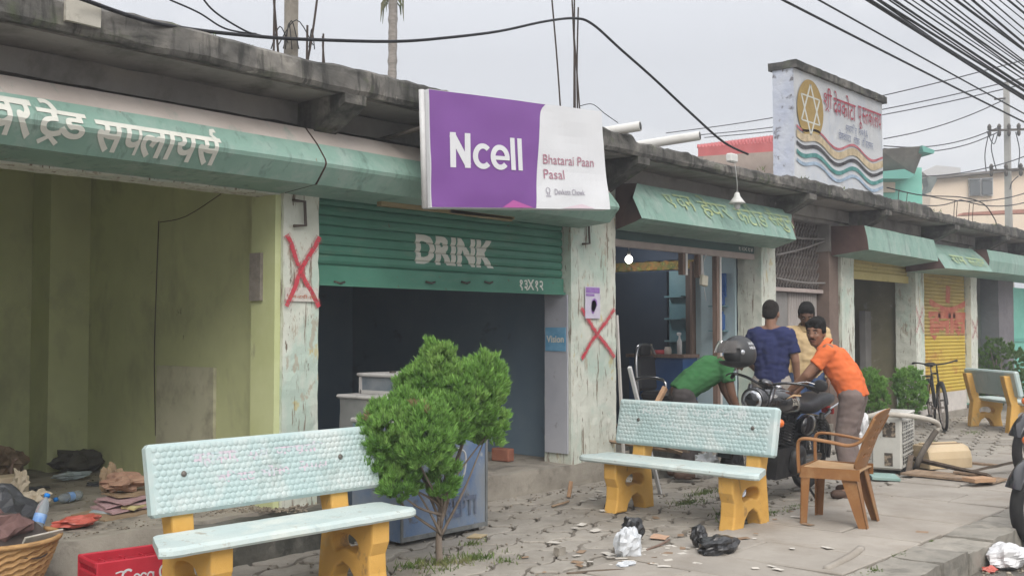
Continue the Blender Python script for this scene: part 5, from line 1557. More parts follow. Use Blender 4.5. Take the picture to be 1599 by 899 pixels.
b = MB(); b.box(((x0+x1)/2, (y0+y1)/2, zt_+.015), (x1-x0+.03, y1-y0+.03, .035), (0, .01, 0), 0, .01); b.build('cabinet_top', [m_pale], CB, True)
b = MB()
for (xx, w) in ((x0-.002, .02), (x1-.018, .02), (x0+.42, .014)): b.bx(xx, xx+w, y0-.008, y0+.003, .03, zt_)
b.bx(x0, x1, y0-.01, y0+.003, .03, .06); b.bx(x0, x1, y0-.01, y0+.003, zt_-.03, zt_); b.build('edge_frame', [m_greytin], CB, True)
b = MB(); vf = fit(word(['REPTI'], .03), x0+.42, x1-.12, .13, .27); lay(b, vf, lambda u, z: (u, y0-.010, z)); b.build('lettering', [mat('ghost_letter', (.16, .18, .22), (.09, .12, .2), 16, .8)], CB, True, fix=False)
b = MB(); b.tube(spline3([(x1-.35, y0-.012, .62), (x1-.28, y0-.05, .58), (x1-.3, y0-.05, .42), (x1-.4, y0-.012, .38)], 6), .007, 6); b.build('handle', [m_frame], CB, True)
for xx in (x0+.04, x1-.08):
    for yy in (y0+.04, y1-.08):
        b = MB(); b.bx(xx, xx+.04, yy, yy+.04, -.01, .032); b.build('leg', [m_iron], CB, True)
# grey counter with the glass fronted box on it
q0 = dp(527, 628, 7.75)
GC = thing('shop_counter', 'weathered grey tin counter behind the near bench and the thuja', 'counter', (5.3, 5.8, 0))
x0, x1, y0, y1 = 4.50, 5.35, 5.82, 6.06
zt_ = .955
b = MB(); b.rough(4.99, 5.62, 5.6, 6.06, .0, zt_, .1, .006, 5); b.build('counter_body', [m_greytin], GC, True)
b = MB(); b.box((5.305, 5.84, zt_+.012), (.66, .5, .028), None, 0, .01); b.build('counter_top', [m_pale], GC, True)
b = MB(); b.bx(4.985, 4.995, 5.68, 5.98, .12, .6); b.build('door_panel', [m_navyt], GC, True)
zc = zt_+.028
DB = thing('display_case', 'small glass sided display box sitting on the grey counter', 'display box', (5.38, 5.83, zc))
b = MB()
hx = (5.16, 5.6); hy = (5.64, 6.02); hh = .125
for X in hx:
    for Y in hy: b.bx(X-.012, X+.012, Y-.012, Y+.012, zc, zc+hh)
b.bx(hx[0], hx[1], hy[0]-.012, hy[0]+.012, zc, zc+.025); b.bx(hx[0]-.012, hx[0]+.012, hy[0], hy[1], zc, zc+.025); b.bx((hx[0]+hx[1])/2-.008, (hx[0]+hx[1])/2+.008, hy[0]-.012, hy[0]+.01, zc+.025, zc+hh)
b.build('frame', [m_pale], DB, True)
b = MB(); b.bx(hx[0]+.012, hx[1]-.012, hy[0]+.002, hy[0]+.006, zc+.025, zc+hh); b.bx(hx[0]-.003, hx[0]+.003, hy[0]+.013, hy[1]-.013, zc+.025, zc+hh); b.bx(hx[0]+.012, hx[1]-.012, hy[1]-.006, hy[1]-.002, zc, zc+hh); b.build('glass', [mat('grimy_glass', (.1, .13, .16), (.2, .22, .24), 5, .2, spec=.6)], DB, True)
b = MB(); b.box(((hx[0]+hx[1])/2, (hy[0]+hy[1])/2, zc+hh+.012), (hx[1]-hx[0]+.05, hy[1]-hy[0]+.06, .026), (0, .0, .0), 0, .008); b.build('lid', [m_pale], DB, True)
b = MB(); b.box((5.3, 5.83, zc+hh+.028), (.05, .03, .02), None, 0, .006); b.build('hasp', [m_iron], DB, True)

# ------------------------------------------------------------------ plastic armchair
m_chair = mat('brown_plastic', (.235, .105, .035), (.29, .135, .045), 3, .5, spec=.4, bump=.05, bsc=40, layers=[((.4, .25, .12), 5, ONE, .55, .72, .6), ((.16, .08, .035), 4, ONE, .58, .7, .5)])
m_chairs = mat('worn_seat_plastic', (.33, .19, .085), (.42, .27, .14), 4, .6, layers=[((.5, .36, .22), 6, ONE, .5, .66, .6)])
fl, br_ = (gp(1254, 822)+gp(1283, 807))/2, (gp(1340, 826)+gp(1369, 814))/2
fd = (fl-br_); fd.z = 0; rzc = math.atan2(fd.y, fd.x)-math.pi/2-R(9)
cc = (fl+br_)/2
CH = thing('plastic_chair', 'brown plastic armchair with holes in its back standing on the slab walkway', 'chair', (cc.x, cc.y, .012), rzc)
# local: +y to the front
def leg(mb, bx_, by_, tx, ty, zt, w0=.028, w1=.05):
    a, c = Vector((bx_, by_, 0)), Vector((tx, ty, zt))
    sgx, sgy = (1 if bx_ > 0 else -1), (1 if by_ > 0 else -1)
    # L section: two thin tapered plates
    for (dx, dy) in ((1, 0), (0, 1)):
        v = []
        for p, w in ((a, w0), (c, w1)):
            for (i, j) in ((0, 0), (1, 0), (1, 1), (0, 1)):
                ox = (-sgx*w*i) if dx else (-sgx*.007*i); oy = (-sgy*.007*j) if dx else (-sgy*w*j)
                v.append(p+Vector((ox, oy, 0)))
        mb.add(v, [(0, 1, 2, 3), (7, 6, 5, 4)]+[(i, 4+i, 4+(i+1) % 4, (i+1) % 4) for i in range(4)])
for sx in (-1, 1):
    b = MB(); leg(b, sx*.235, .235, sx*.225, .225, .42, .05, .07); b.build('leg', [m_chair], CH)
    b = MB(); leg(b, sx*.215, -.245, sx*.205, -.16, .41, .06, .12); b.build('leg', [m_chair], CH)
b = MB(); n = 12; v, f = [], []
for layer in (0, 1):
    for i in range(n+1):
        for j in range(n+1):
            x, y = -1+2*i/n, -1+2*j/n
            z = .425-.014*(1-x*x)*(1-y*y)+.01*y-(.022 if (j == n) else 0)-(.012 if i in (0, n) else 0)
            v.append((x*(.225-.02*(y < -.5)), .02+y*.215, z-layer*.012))
N1 = (n+1)**2
for i in range(n):
    for j in range(n):
        a = i*(n+1)+j
        f += [(a, a+n+1, a+n+2, a+1), (N1+a, N1+a+1, N1+a+n+2, N1+a+n+1)]
for i in range(n):
    a, c = i*(n+1), (i+1)*(n+1)
    f += [(a, N1+a, N1+c, c), (a+n, c+n, N1+c+n, N1+a+n), (i, i+1, N1+i+1, N1+i), (n*(n+1)+i, N1+n*(n+1)+i, N1+n*(n+1)+i+1, n*(n+1)+i+1)]
b.add(v, f, 0, True); b.build('seat', [m_chairs], CH)
b = MB()
for (x0, x1, y0, y1) in ((-.225, .225, .228, .238), (-.232, -.222, -.2, .23), (.222, .232, -.2, .23)): b.bx(x0, x1, y0, y1, .345, .425)
b.build('seat_apron', [m_chair], CH)
# backrest: curved plate with rows of round holes
holes = []
for (zz, ks) in ((.10, 5), (.165, 4), (.23, 5), (.295, 4), (.36, 3)):
    for k in range(ks):
        xh = (k-(ks-1)/2)*.065
        r_ = .012 if (k+int(zz*100)) % 2 else .016
        holes.append([(xh+r_*math.cos(a*math.pi/5), zz+r_*1.2*math.sin(a*math.pi/5)) for a in range(10)])
outer = smooth_poly([(-.19, 0), (0, -.005), (.19, 0), (.215, .15), (.235, .33), (.23, .42), (.12, .455), (0, .462), (-.12, .455), (-.23, .42), (-.235, .33), (-.215, .15)], 4)
cv, cf = curve2d([outer]+holes, .014, .002)
bm = bmesh.new(); vs = [bm.verts.new(p) for p in cv]
for q_ in cf:
    try: bm.faces.new([vs[i] for i in q_])
    except ValueError: pass
for k in range(-6, 7): bmesh.ops.bisect_plane(bm, geom=bm.verts[:]+bm.edges[:]+bm.faces[:], plane_co=(k*.036, 0, 0), plane_no=(1, 0, 0))
for k in range(1, 8): bmesh.ops.bisect_plane(bm, geom=bm.verts[:]+bm.edges[:]+bm.faces[:], plane_co=(0, k*.057, 0), plane_no=(0, 1, 0))
bm.verts.index_update()
bv = [p.co.copy() for p in bm.verts]; bf = [[w.index for w in q_.verts] for q_ in bm.faces]; bm.free()
def backmap(p):
    x, z, t = p.x, p.y, p.z
    y = -.185-.34*z-.10*max(0, z-.3)+.9*x*x*(.9-.9*z)-t*.95
    return (x, y, .43+z*.93+(-.012 if False else 0))
b = MB(); b.add([backmap(p) for p in bv], bf); b.build('backrest', [m_chair], CH)
for sx in (-1, 1):
    b = MB()
    pts = [(sx*.238, .236, .38), (sx*.24, .242, .5), (sx*.243, .238, .60), (sx*.247, .205, .632), (sx*.25, .12, .632), (sx*.25, -.02, .615), (sx*.248, -.13, .60), (sx*.242, -.215, .635), (sx*.235, -.27, .72), (sx*.23, -.31, .80)]
    sp_ = spline3(pts, 5)
    b.tube(sp_, [(.029, .012)]*len(sp_), 8, 0, True, True, (1, 0, 0))
    b.build('armrest', [m_chair], CH)

# ------------------------------------------------------------------ air conditioner parts, hose, boards
m_acw = mat('aged_white_metal', (.46, .455, .42), (.54, .53, .49), 3, .5, spec=.35, layers=[((.33, .31, .26), 3, (1, 1, .6), .52, .7, .6), ((.14, .11, .08), 9, ONE, .66, .71, .7)])
m_black = mat('black_plastic', (.02, .02, .022), (.035, .035, .036), 8, .5)
a0 = gp(1371, 738)
AC_ = gp(1409, 741)-Vector((-.37*math.cos(R(11))+.15*math.sin(R(11)), -.37*math.sin(R(11))-.15*math.cos(R(11)), 0))
ACU = thing('ac_condenser', 'dirty white air conditioner outdoor unit standing on the pavers behind the plastic chair', 'air conditioner', (AC_.x, AC_.y, .02), R(11))
# local: x long, front grille faces -y
D_, W_, H_ = .3, .74, .545
e = gp(1371, 738)-gp(1411, 738)
b = MB(); b.box((0, 0, H_/2+.02), (W_, D_, H_), None, 0, .02); b.box((0, 0, H_+.022), (W_+.012, D_+.012, .03), None, 0, .01); b.build('casing', [m_acw], ACU)
b = MB(); b.bx(-W_/2+.04, W_/2-.12, -D_/2-.004, -D_/2+.002, .06, H_-.02); b.build('fan_opening', [m_black], ACU)
b = MB()
for i in range(13): z = .075+i*(H_-.12)/12; b.tube([(-W_/2+.04, -D_/2-.008, z), (W_/2-.12, -D_/2-.008, z)], .0045, 5)
for i in range(7): x = -W_/2+.05+i*(W_-.19)/6; b.tube([(x, -D_/2-.012, .06), (x, -D_/2-.012, H_-.02)], .004, 5)
for i in range(5): z = .06+i*(H_-.09)/4; b.box((-W_/2+.3, -D_/2-.01, z), (W_-.16, .012, .016))
b.build('grille', [m_acw], ACU)
m_cav = mat('dusty_cavity', (.07, .06, .05), (.3, .24, .18), 14, .9, lo=.5, hi=.6)
for (ya_, yb_, za_, zb_) in ((-.09, .035, .35, .5), (-.06, .02, .06, .19)):
    b = MB(); b.bx(-W_/2-.004, -W_/2+.003, ya_, yb_, za_, zb_); b.build('vent_opening', [m_cav], ACU)
b = MB(); b.tube(spline3([(-W_/2-.01, -.03, .49), (-W_/2-.03, .02, .54), (-W_/2+.02, .03, .575)], 5), .016, 8); b.build('pipe_cover', [m_acw], ACU)
for sx in (-.25, .25):
    b = MB(); b.bx(sx-.03, sx+.03, -.16, .16, 0, .025); b.build('foot', [m_black], ACU)
# thick pale refrigerant hose in a loop
m_hose = mat('pale_foam_hose', (.42, .39, .34), (.52, .49, .43), 6, .85, layers=[((.25, .22, .18), 5, ONE, .55, .7, .7)])
hp = [dp(1343, 668, 10.6), dp(1352, 652, 10.6), dp(1378, 647, 10.55), dp(1420, 649, 10.6), dp(1455, 656, 10.8), dp(1466, 664, 10.9), dp(1462, 672, 10.9), dp(1450, 690, 10.85), dp(1440, 706, 10.75), dp(1433, 722, 10.7)]
HS = thing('pipe_hose', 'thick pale insulated pipe looping over the air conditioner unit', 'pipe', gp(1433, 735))
b = MB(); b.tube(spline3(hp[:7], 5), .026, 9); b.build('insulated_pipe', [m_hose], HS, True)
b = MB(); b.tube(spline3(hp[6:]+[gp(1430, 737)+Vector((0, 0, .03))], 5), .03, 9); b.build('taped_end', [mat('dark_tape', (.07, .06, .05), (.13, .11, .09), 10, .7)], HS, True)
# white cloth bundle by the unit
def crumple(c, rad, seed, name, m_, lab, cat, group=None, n=18, mm=12, amp=.28, freq=2.6, flat=True, rot=None):
    b = MB(); b.ell((0, 0, 0), rad, n, mm, None, 0, not flat, amp, freq, seed, rot)
    mz = min(p[2] for p in b.v)*.75
    b.v = [(p[0]+c[0], p[1]+c[1], max(p[2], mz)-mz+c[2]) for p in b.v]
    v2 = []
    for p in b.v:
        k = noise.noise(Vector((p[0]*40+seed, p[1]*40, p[2]*40)))*min(rad)*.09 if p[2] > c[2]+1e-4 else 0
        v2.append((p[0]+k, p[1]+k*.6, p[2]+abs(k)))
    b.v = v2
    return solo(b, name, [m_], lab, cat, group)
m_wbag = mat('white_polythene', (.55, .55, .56), (.66, .66, .66), 9, .35, spec=.5)
m_bbag = mat('black_polythene', (.012, .012, .013), (.02, .02, .021), 8, .28, spec=.6)
m_cbag = mat('clear_polythene', (.42, .44, .46), (.6, .62, .64), 14, .25, spec=.6)
p = dp(1345, 690, 10.4); crumple((p.x, p.y, .25), (.1, .08, .2), 3.3, 'white_sack', m_wbag, 'white plastic sack bunched between the chair back and the condenser', 'bag')
# beige indoor unit lying on its side
a1, a2 = gp(1440, 733), gp(1492, 728)
m_beigep = mat('yellowed_plastic', (.52, .40, .245), (.58, .46, .30), 3, .45, spec=.4, layers=[((.4, .3, .18), 4, ONE, .55, .72, .5)])
cI = gp(1468, 731)
IU = thing('ac_indoor_unit', 'yellowed plastic air conditioner indoor unit lying among broken boards', 'air conditioner', (cI.x, cI.y, 0.02), R(-30))
L_ = .54; prof = [(-.17, 0), (-.17, .10), (-.15, .17), (-.11, .215), (-.05, .235), (.06, .235), (.12, .22), (.165, .17), (.18, .1), (.18, 0)]
b = MB(); v = []
for x in (-L_/2, -L_/2+.012, L_/2-.012, L_/2):
    s_ = .96 if abs(x) == L_/2 else 1
    for (y, z) in prof: v.append((x, y*s_, z*s_+.002))
m_ = len(prof); f = []
for i in range(3):
    for k in range(m_): f.append((i*m_+k, i*m_+(k+1) % m_, (i+1)*m_+(k+1) % m_, (i+1)*m_+k))
f += [list(range(m_)), [3*m_+k for k in range(m_)][::-1]]
b.add(v, f); b.build('shell', [m_beigep], IU)
b = MB()
for (y, z, w) in ((-.02, .238, .05), (.085, .232, .04)): b.box((0, y, z), (L_*.84, w, .012), (-.12 if y > 0 else 0, 0, 0), 0, .003)
b.build('air_slot', [mat('slot_brown', (.2, .14, .08), (.28, .2, .12), 8, .8)], IU)
b = MB(); b.box((0, .03, .243), (L_*.86, .045, .02), None, 0, .006); b.build('louvre', [m_beigep], IU)
m_board = mat('broken_board', (.23, .16, .105), (.33, .24, .165), 8, .9, bump=.4, stretch=(.4, 3, 3), layers=[((.12, .09, .07), 5, ONE, .5, .68, .8)])
m_dboard = mat('dark_board', (.09, .07, .055), (.15, .115, .085), 8, .9, bump=.4, stretch=(.4, 3, 3))
m_lboard = mat('raw_timber', (.36, .22, .13), (.44, .28, .17), 9, .85, stretch=(.4, 3, 3))
def plank(pa, pb, za, zb, w, t, m_, name, lab, cat='board', grp=None, roll=0.0):
    A, B_ = gp(pa[0], pa[1], za), gp(pb[0], pb[1], zb)
    b = MB(); d = B_-A; n = 8; v, f = [], []
    yw = Vector((-d.y, d.x, 0)).normalized(); up = d.normalized().cross(yw)*-1
    yw = yw*math.cos(roll)+up*math.sin(roll); up = d.normalized().cross(yw)*-1
    if up.z < 0: up = -up
    for i in range(n+1):
        c = A+d*i/n+up*.006*noise.noise(Vector((i*.7, pa[0], 0)))
        ww = w*(1+.12*noise.noise(Vector((i*1.9, pa[1], 0))))
        for (s, t_) in ((-1, 0), (1, 0), (1, 1), (-1, 1)): v.append(c+yw*s*ww/2+up*t_*t)
    for i in range(n):
        for k in range(4): f.append((i*4+k, i*4+(k+1) % 4, (i+1)*4+(k+1) % 4, (i+1)*4+k))
    f += [[3, 2, 1, 0], [n*4+k for k in range(4)]]
    b.add(v, f); return solo(b, name, [m_], lab, cat, grp)
plank((1418, 738), (1562, 752), .03, .03, .36, .02, m_board, 'plywood_sheet', 'broad broken plywood sheet lying flat below the yellowed indoor unit')
plank((1417, 715), (1546, 745), .12, .06, .10, .02, m_dboard, 'broken_plank', 'long dark splintered plank slanting over the plywood sheet', roll=.5)
plank((1419, 738), (1423, 712), .02, .16, .05, .02, m_dboard, 'broken_plank', 'short upright dark stub of plank at the edge of the plywood sheet')
plank((1512, 752), (1545, 750), .055, .055, .16, .035, m_lboard, 'timber_offcut', 'reddish raw timber offcut on the plywood sheet near the tyre')
plank((1490, 738), (1545, 744), .06, .06, .05, .02, m_board, 'timber_offcut', 'thin pale timber strip across the plywood sheet')
plank((1500, 722), (1560, 728), .02, .02, .08, .02, m_board, 'broken_plank', 'flat weathered plank beyond the plywood sheet')
plank((1500, 741), (1590, 722), .05, .1, .04, .025, m_dboard, 'broken_plank', 'dark plank end pointing up towards the parked tyre', roll=.3)
b = MB(); p = gp(1380, 747); b.box((p.x, p.y, .02), (.42, .26, .03), (.03, .02, .5), 0, .004); solo(b, 'painted_slab_piece', [mat('seafoam_board', (.22, .34, .31), (.28, .39, .36), 4, .8)], 'flat seafoam green board lying at the foot of the condenser', 'board')
b = MB(); b.tube(spline3([gp(1497, 728, .02), gp(1507, 726, .03), gp(1517, 727, .02)], 4), .014, 6); solo(b, 'rubber_scrap', [m_black], 'curl of black rubber lying beside the yellowed indoor unit', 'scrap')

# timber and poles heaped behind the turned bench
rb = random.Random(21)
for k, (pa, pb, za, zb, w) in enumerate((((885, 655), (1075, 707), .52, .3, .035), ((905, 650), (1010, 680), .55, .42, .05), ((920, 668), (1100, 712), .45, .25, .03), ((950, 690), (1110, 715), .36, .22, .04), ((1000, 668), (1115, 705), .45, .3, .03), ((1010, 690), (1105, 722), .36, .2, .05), ((930, 672), (1000, 690), .42, .35, .04))):
    plank(pa, pb, za, zb, w, .02, m_board if k % 2 else m_dboard, 'timber_batten', 'thin weathered batten in the pile behind the turned bench', 'batten', 'battens heaped behind the turned bench', rb.random())
b = MB(); A, B_ = gp(1031, 770, 0), dp(983, 573, 8.9); b.tube([A, B_], .02, 4, 0, False); solo(b, 'white_pole', [m_frame], 'white square pole leaning up behind the turned bench', 'pole')
b = MB(); A, B_ = dp(974, 625, 9.9), dp(963, 492, 9.9); A.z = .22; b.tube([A, B_], .016, 4, 0, False)
solo(b, 'white_lath', [m_alu], 'thin pale lath propped against the cross marked pillar', 'lath')
b = MB(); A, B_ = dp(1040, 632, 9.4), dp(1022, 607, 9.4); b.box((A+B_)/2, (.05, .04, .2), (.3, .5, .2), 0, .004); solo(b, 'wood_block', [m_lboard], 'pale bare wood offcut sticking up behind the turned bench', 'wood')
p = dp(1103, 705, 8.4); crumple((p.x, p.y, .28), (.12, .09, .1), 6.1, 'white_bag', m_wbag, 'white plastic bag dumped on the battens behind the turned bench', 'bag')
p = gp(1000, 740); b = MB(); b.rough(p.x, p.x+.5, p.y+.3, p.y+.75, -.02, .42, .07, .02, 5, 1.1); solo(b, 'concrete_block', [m_mossy], 'dark mossy concrete block behind the turned bench', 'block')
# brick inside the second shop
p = xp(838, 716, 7.6); b = MB(); b.box((7.55, 6.75, .205+.06), (.1, .2, .12), (0, 0, .1), 0, .008); solo(b, 'red_brick', [mat('brick', (.26, .1, .065), (.33, .14, .09), 12, .95, bump=.4)], 'single red brick standing in the second shop doorway', 'brick')

# ------------------------------------------------------------------ salon chair, counter with jars
q = yp(1012, 560, 7.3)
BC = thing('barber_chair', 'black barber chair with chrome back frame inside the salon', 'chair', (q.x, 7.3, .205))
m_chrome = mat('dull_chrome', (.45, .45, .46), rough=.25, metal=.9)
m_vinyl = mat('black_vinyl', (.025, .025, .028), rough=.45)
bx_, by_ = q.x, 7.3
b = MB(); pts = [(bx_-.22, by_, .65), (bx_-.23, by_+.02, 1.0), (bx_-.16, by_+.05, 1.22), (bx_, by_+.06, 1.27), (bx_+.16, by_+.05, 1.22), (bx_+.23, by_+.02, 1.0), (bx_+.22, by_, .65)]
b.tube(spline3(pts, 5), .022, 8); b.build('back_frame', [m_chrome], BC, True)
b = MB(); b.box((bx_, by_+.03, .92), (.38, .07, .42), (-.08, 0, 0), 0, .03); b.box((bx_, by_+.05, 1.2), (.2, .07, .13), None, 0, .02); b.build('backrest', [m_vinyl], BC, True)
b = MB(); b.box((bx_, by_-.25, .66), (.46, .46, .11), None, 0, .04); b.build('seat', [m_vinyl], BC, True)
for sx in (-.28, .28):
    b = MB(); b.tube(spline3([(bx_+sx, by_-.02, .68), (bx_+sx, by_-.03, .86), (bx_+sx, by_-.4, .86), (bx_+sx, by_-.42, .68)], 4), .02, 6); b.build('armrest', [m_chrome], BC, True)
b = MB(); b.tube([(bx_, by_-.22, .25), (bx_, by_-.22, .62)], .05, 12); b.lathe([(.28, .205), (.28, .225), (.1, .25), (.05, .26)], 20, Matrix.Translation((bx_, by_-.22, 0))); b.build('pedestal', [m_chrome], BC, True)
SCn = thing('salon_counter', 'blue salon counter with jars and a spray bottle along the board partition', 'counter', (11.25, 7.3, .205))
b = MB(); b.bx(11.0, 11.37, 6.9, 7.75, 1.11, 1.15); b.build('counter_top', [m_wood], SCn, True)
b = MB(); b.bx(11.03, 11.36, 6.93, 7.72, .205, 1.108); b.build('cabinet', [mat('blue_laminate', (.02, .07, .2), (.03, .09, .24), 4, .4)], SCn, True)
jl = (('cream_jar', (.5, .42, .32), 7.5, .05, .12, 'cream jar on the salon counter'), ('red_tray', (.4, .03, .04), 7.33, .09, .05, 'red tray on the salon counter'), ('pale_jar', (.5, .45, .4), 7.22, .045, .09, 'pale jar between the red tray and the spray bottle'))
for (nm, cc_, x, r_, h, lab) in jl:
    b = MB(); b.lathe([(r_*.9, 0), (r_, .01), (r_, h*.75), (r_*.8, h*.85), (r_*.85, h)], 14, Matrix.Translation((11.15, x, 1.15))); solo(b, nm, [mat(nm+'_paint', cc_, rough=.5)], lab, nm.split('_')[1])
b = MB(); b.lathe([(.03, 0), (.032, .15), (.012, .2), (.012, .23)], 12, Matrix.Translation((11.15, 7.05, 1.15))); b.box((11.14, 7.05, 1.4), (.08, .03, .04), None, 0, .01); solo(b, 'spray_bottle', [m_frame], 'white spray bottle at the end of the salon counter', 'bottle')
# ------------------------------------------------------------------ motorcycle
m_tyre = mat('tyre_rubber', (.018, .018, .019), (.03, .029, .028), 12, .85, bump=.3, bsc=60, layers=[((.10, .085, .07), 5, ONE, .56, .72, .6)])
m_bkpaint = mat('black_gloss_paint', (.012, .012, .014), (.018, .018, .02), 4, .18, spec=.55, coat=.5)
m_engine = mat('black_engine', (.022, .022, .024), (.035, .034, .033), 8, .45, metal=.3)
m_seat = mat('black_seat', (.02, .02, .023), (.03, .03, .034), 10, .42, bump=.1)
m_orange = mat('amber_lens', (.7, .16, .03), rough=.2, spec=.6)
m_lens = mat('headlamp_lens', (.5, .52, .55), rough=.08, metal=.6)
m_dkchrome = mat('dark_chrome', (.1, .1, .105), rough=.22, metal=.9)
def motorcycle(loc, rz, lean, label, mark=True, group=None):
    """local: x to the front, y to its left, z up; wheels at x=0 and x=1.37"""
    T = thing('motorcycle', label, 'motorcycle', loc, (lean, 0, rz), group)
    for wx, name, tr in ((1.37, 'wheel', .048), (0, 'wheel', .058)):
        Rw = .325
        b = MB(); b.torus((wx, 0, Rw), Rw-tr, tr, 'y', 40, 10, 0); w = b.build(name, [m_tyre], T)
        b = MB(); b.torus((wx, 0, Rw), Rw-tr*1.75, .014, 'y', 36, 6, 0, rb=.03); b.build('rim', [m_chrome], w)
        b = MB()
        for k in range(20):
            a = k*math.pi/10; s_ = .03 if k % 2 else -.03
            b.tube([(wx+.04*math.cos(a+.5), s_, Rw+.04*math.sin(a+.5)), (wx+(Rw-tr*1.8)*math.cos(a), 0, Rw+(Rw-tr*1.8)*math.sin(a))], .0025, 4)
        b.build('spokes', [m_chrome], w)
        b = MB(); b.tube([(wx, -.09, Rw), (wx, .09, Rw)], .035, 12); b.tube([(wx, -.05, Rw), (wx, -.03, Rw)], .12 if wx else .09, 20); b.build('hub', [m_engine], w)
        a0, a1 = (R(20), R(165)) if wx else (R(35), R(190))
        b = MB(); b.torus((wx, 0, Rw), Rw+.02, .012, 'y', 20, 8, 0, a0, a1, rb=.07); b.build('mudguard', [m_bkpaint], T)
    for sy in (-.1, .1):
        b = MB(); b.tube([(1.375, sy, .32), (1.20, sy, .80)], [.03, .024], 10); b.tube([(1.20, sy, .80), (1.13, sy, .98)], .02, 8, 1); b.build('fork', [m_bkpaint, m_dkchrome], T)
    b = MB(); b.ell((1.215, 0, .875), (.10, .105, .105), 20, 14); hl = b.build('headlight', [m_bkpaint], T)
    b = MB(); b.torus((1.285, 0, .875), .092, .009, 'x', 26, 8); b.build('rim', [m_dkchrome], hl)
    b = MB(); b.ell((1.275, 0, .875), (.03, .086, .086), 20, 10); b.build('lens', [m_lens], hl)
    b = MB(); b.lathe([(.062, 0), (.066, .02), (.055, .045), (.04, .05)], 18, Matrix.Translation((1.14, .03, .985)) @ Matrix.Rotation(R(-25), 4, 'Y')); b.build('instrument', [m_dkchrome], T)
    b = MB(); hb = [(.93, .37, 1.0), (1.02, .30, 1.035), (1.09, .16, 1.03), (1.10, 0, .99), (1.09, -.16, 1.03), (1.02, -.30, 1.035), (.93, -.37, 1.0)]
    b.tube(spline3(hb, 5), .012, 8); h_ = b.build('handlebar', [m_bkpaint], T)
    for sy in (-1, 1):
        b = MB(); b.tube([(.995, sy*.33, 1.025), (.905, sy*.385, .99)], .018, 10); b.build('grip', [m_black], h_)
        b = MB(); b.tube(spline3([(1.04, sy*.27, 1.04), (1.0, sy*.36, 1.03), (.93, sy*.43, 1.0)], 4), .007, 6); b.build('lever', [m_black], h_)
    # mirror on a long stem at the left grip, folded low
    b = MB(); b.tube(spline3([(1.03, .24, 1.04), (1.0, .32, 1.06), (.97, .40, 1.045)], 5), .0045, 6); mr_ = b.build('mirror_stem', [m_chrome], T)
    b = MB(); b.ell((.965, .425, 1.045), (.022, .062, .05), 16, 10); b.build('mirror', [m_black], mr_)
    b = MB(); b.tube(spline3([(1.03, -.28, 1.04), (1.03, -.32, 1.14), (1.0, -.37, 1.2)], 5), .006, 6); mr_ = b.build('mirror_stem', [m_chrome], T)
    b = MB(); b.ell((.995, -.385, 1.215), (.022, .06, .05), 16, 10); b.build('mirror', [m_black], mr_)
    # tank
    b = MB(); v, f = [], []; sec = [(.52, .05, .10, .76), (.56, .115, .145, .79), (.66, .145, .17, .825), (.80, .155, .185, .845), (.92, .145, .18, .85), (1.0, .11, .14, .855), (1.04, .05, .07, .86)]
    n = 18
    for (x, w, h, zc) in sec:
        for k in range(n):
            a = 2*math.pi*k/n; c_, s_ = math.cos(a), math.sin(a)
            y = w*math.copysign(abs(c_)**.8, c_); z = zc+h*.62*math.copysign(abs(s_)**.75, s_)
            v.append((x, y, z))
    for i in range(len(sec)-1):
        for k in range(n): f.append((i*n+k, i*n+(k+1) % n, (i+1)*n+(k+1) % n, (i+1)*n+k))
    f += [list(range(n)), [(len(sec)-1)*n+k for k in range(n)]]
    b.add(v, f, 0, True); tk = b.build('fuel_tank', [m_bkpaint], T)
    b = MB(); b.lathe([(.035, 0), (.04, .012), (.02, .022)], 16, Matrix.Translation((.82, 0, .957))); b.build('filler_cap', [m_chrome], tk)
    if mark:
        b = MB()
        for s_, (z0, z1) in ((['ROYAL'], (.862, .89)), (['ENFIELD'], (.828, .858))):
            vf = fit(word(s_, .02), -.06, .06, z0, z1); lay(b, vf, lambda u, z: (.79-u, .164-abs(z-.845)*.28, z))
        b.build('lettering', [mat('gold_mark', (.5, .48, .42), rough=.4, metal=.4)], tk, None, fix=False)
        b = MB(); vf = stroke2([(-.17, .89), (-.02, .915), (.12, .905)], .014); lay(b, vf, lambda u, z: (.79-u, .152-abs(z-.9)*.6, z)); b.build('stripe', [mat('gold_stripe', (.45, .3, .16), rough=.4)], tk, None, fix=False)
    # seat
    b = MB(); v, f = [], []; sec = [(.56, .09, .80, .045), (.48, .12, .785, .05), (.36, .135, .77, .055), (.22, .14, .775, .06), (.10, .135, .80, .065), (-.06, .125, .815, .065), (-.2, .11, .825, .05), (-.27, .07, .825, .03)]
    for (x, w, zc, h) in sec:
        for k in range(14):
            a = 2*math.pi*k/14; c_, s_ = math.cos(a), math.sin(a)
            v.append((x, w*math.copysign(abs(c_)**.6, c_), zc+h*math.copysign(abs(s_)**.7, s_)))
    for i in range(len(sec)-1):
        for k in range(14): f.append((i*14+k, i*14+(k+1) % 14, (i+1)*14+(k+1) % 14, (i+1)*14+k))
    f += [list(range(14)), [(len(sec)-1)*14+k for k in range(14)]]
    b.add(v, f, 0, True); b.build('seat', [m_seat], T)
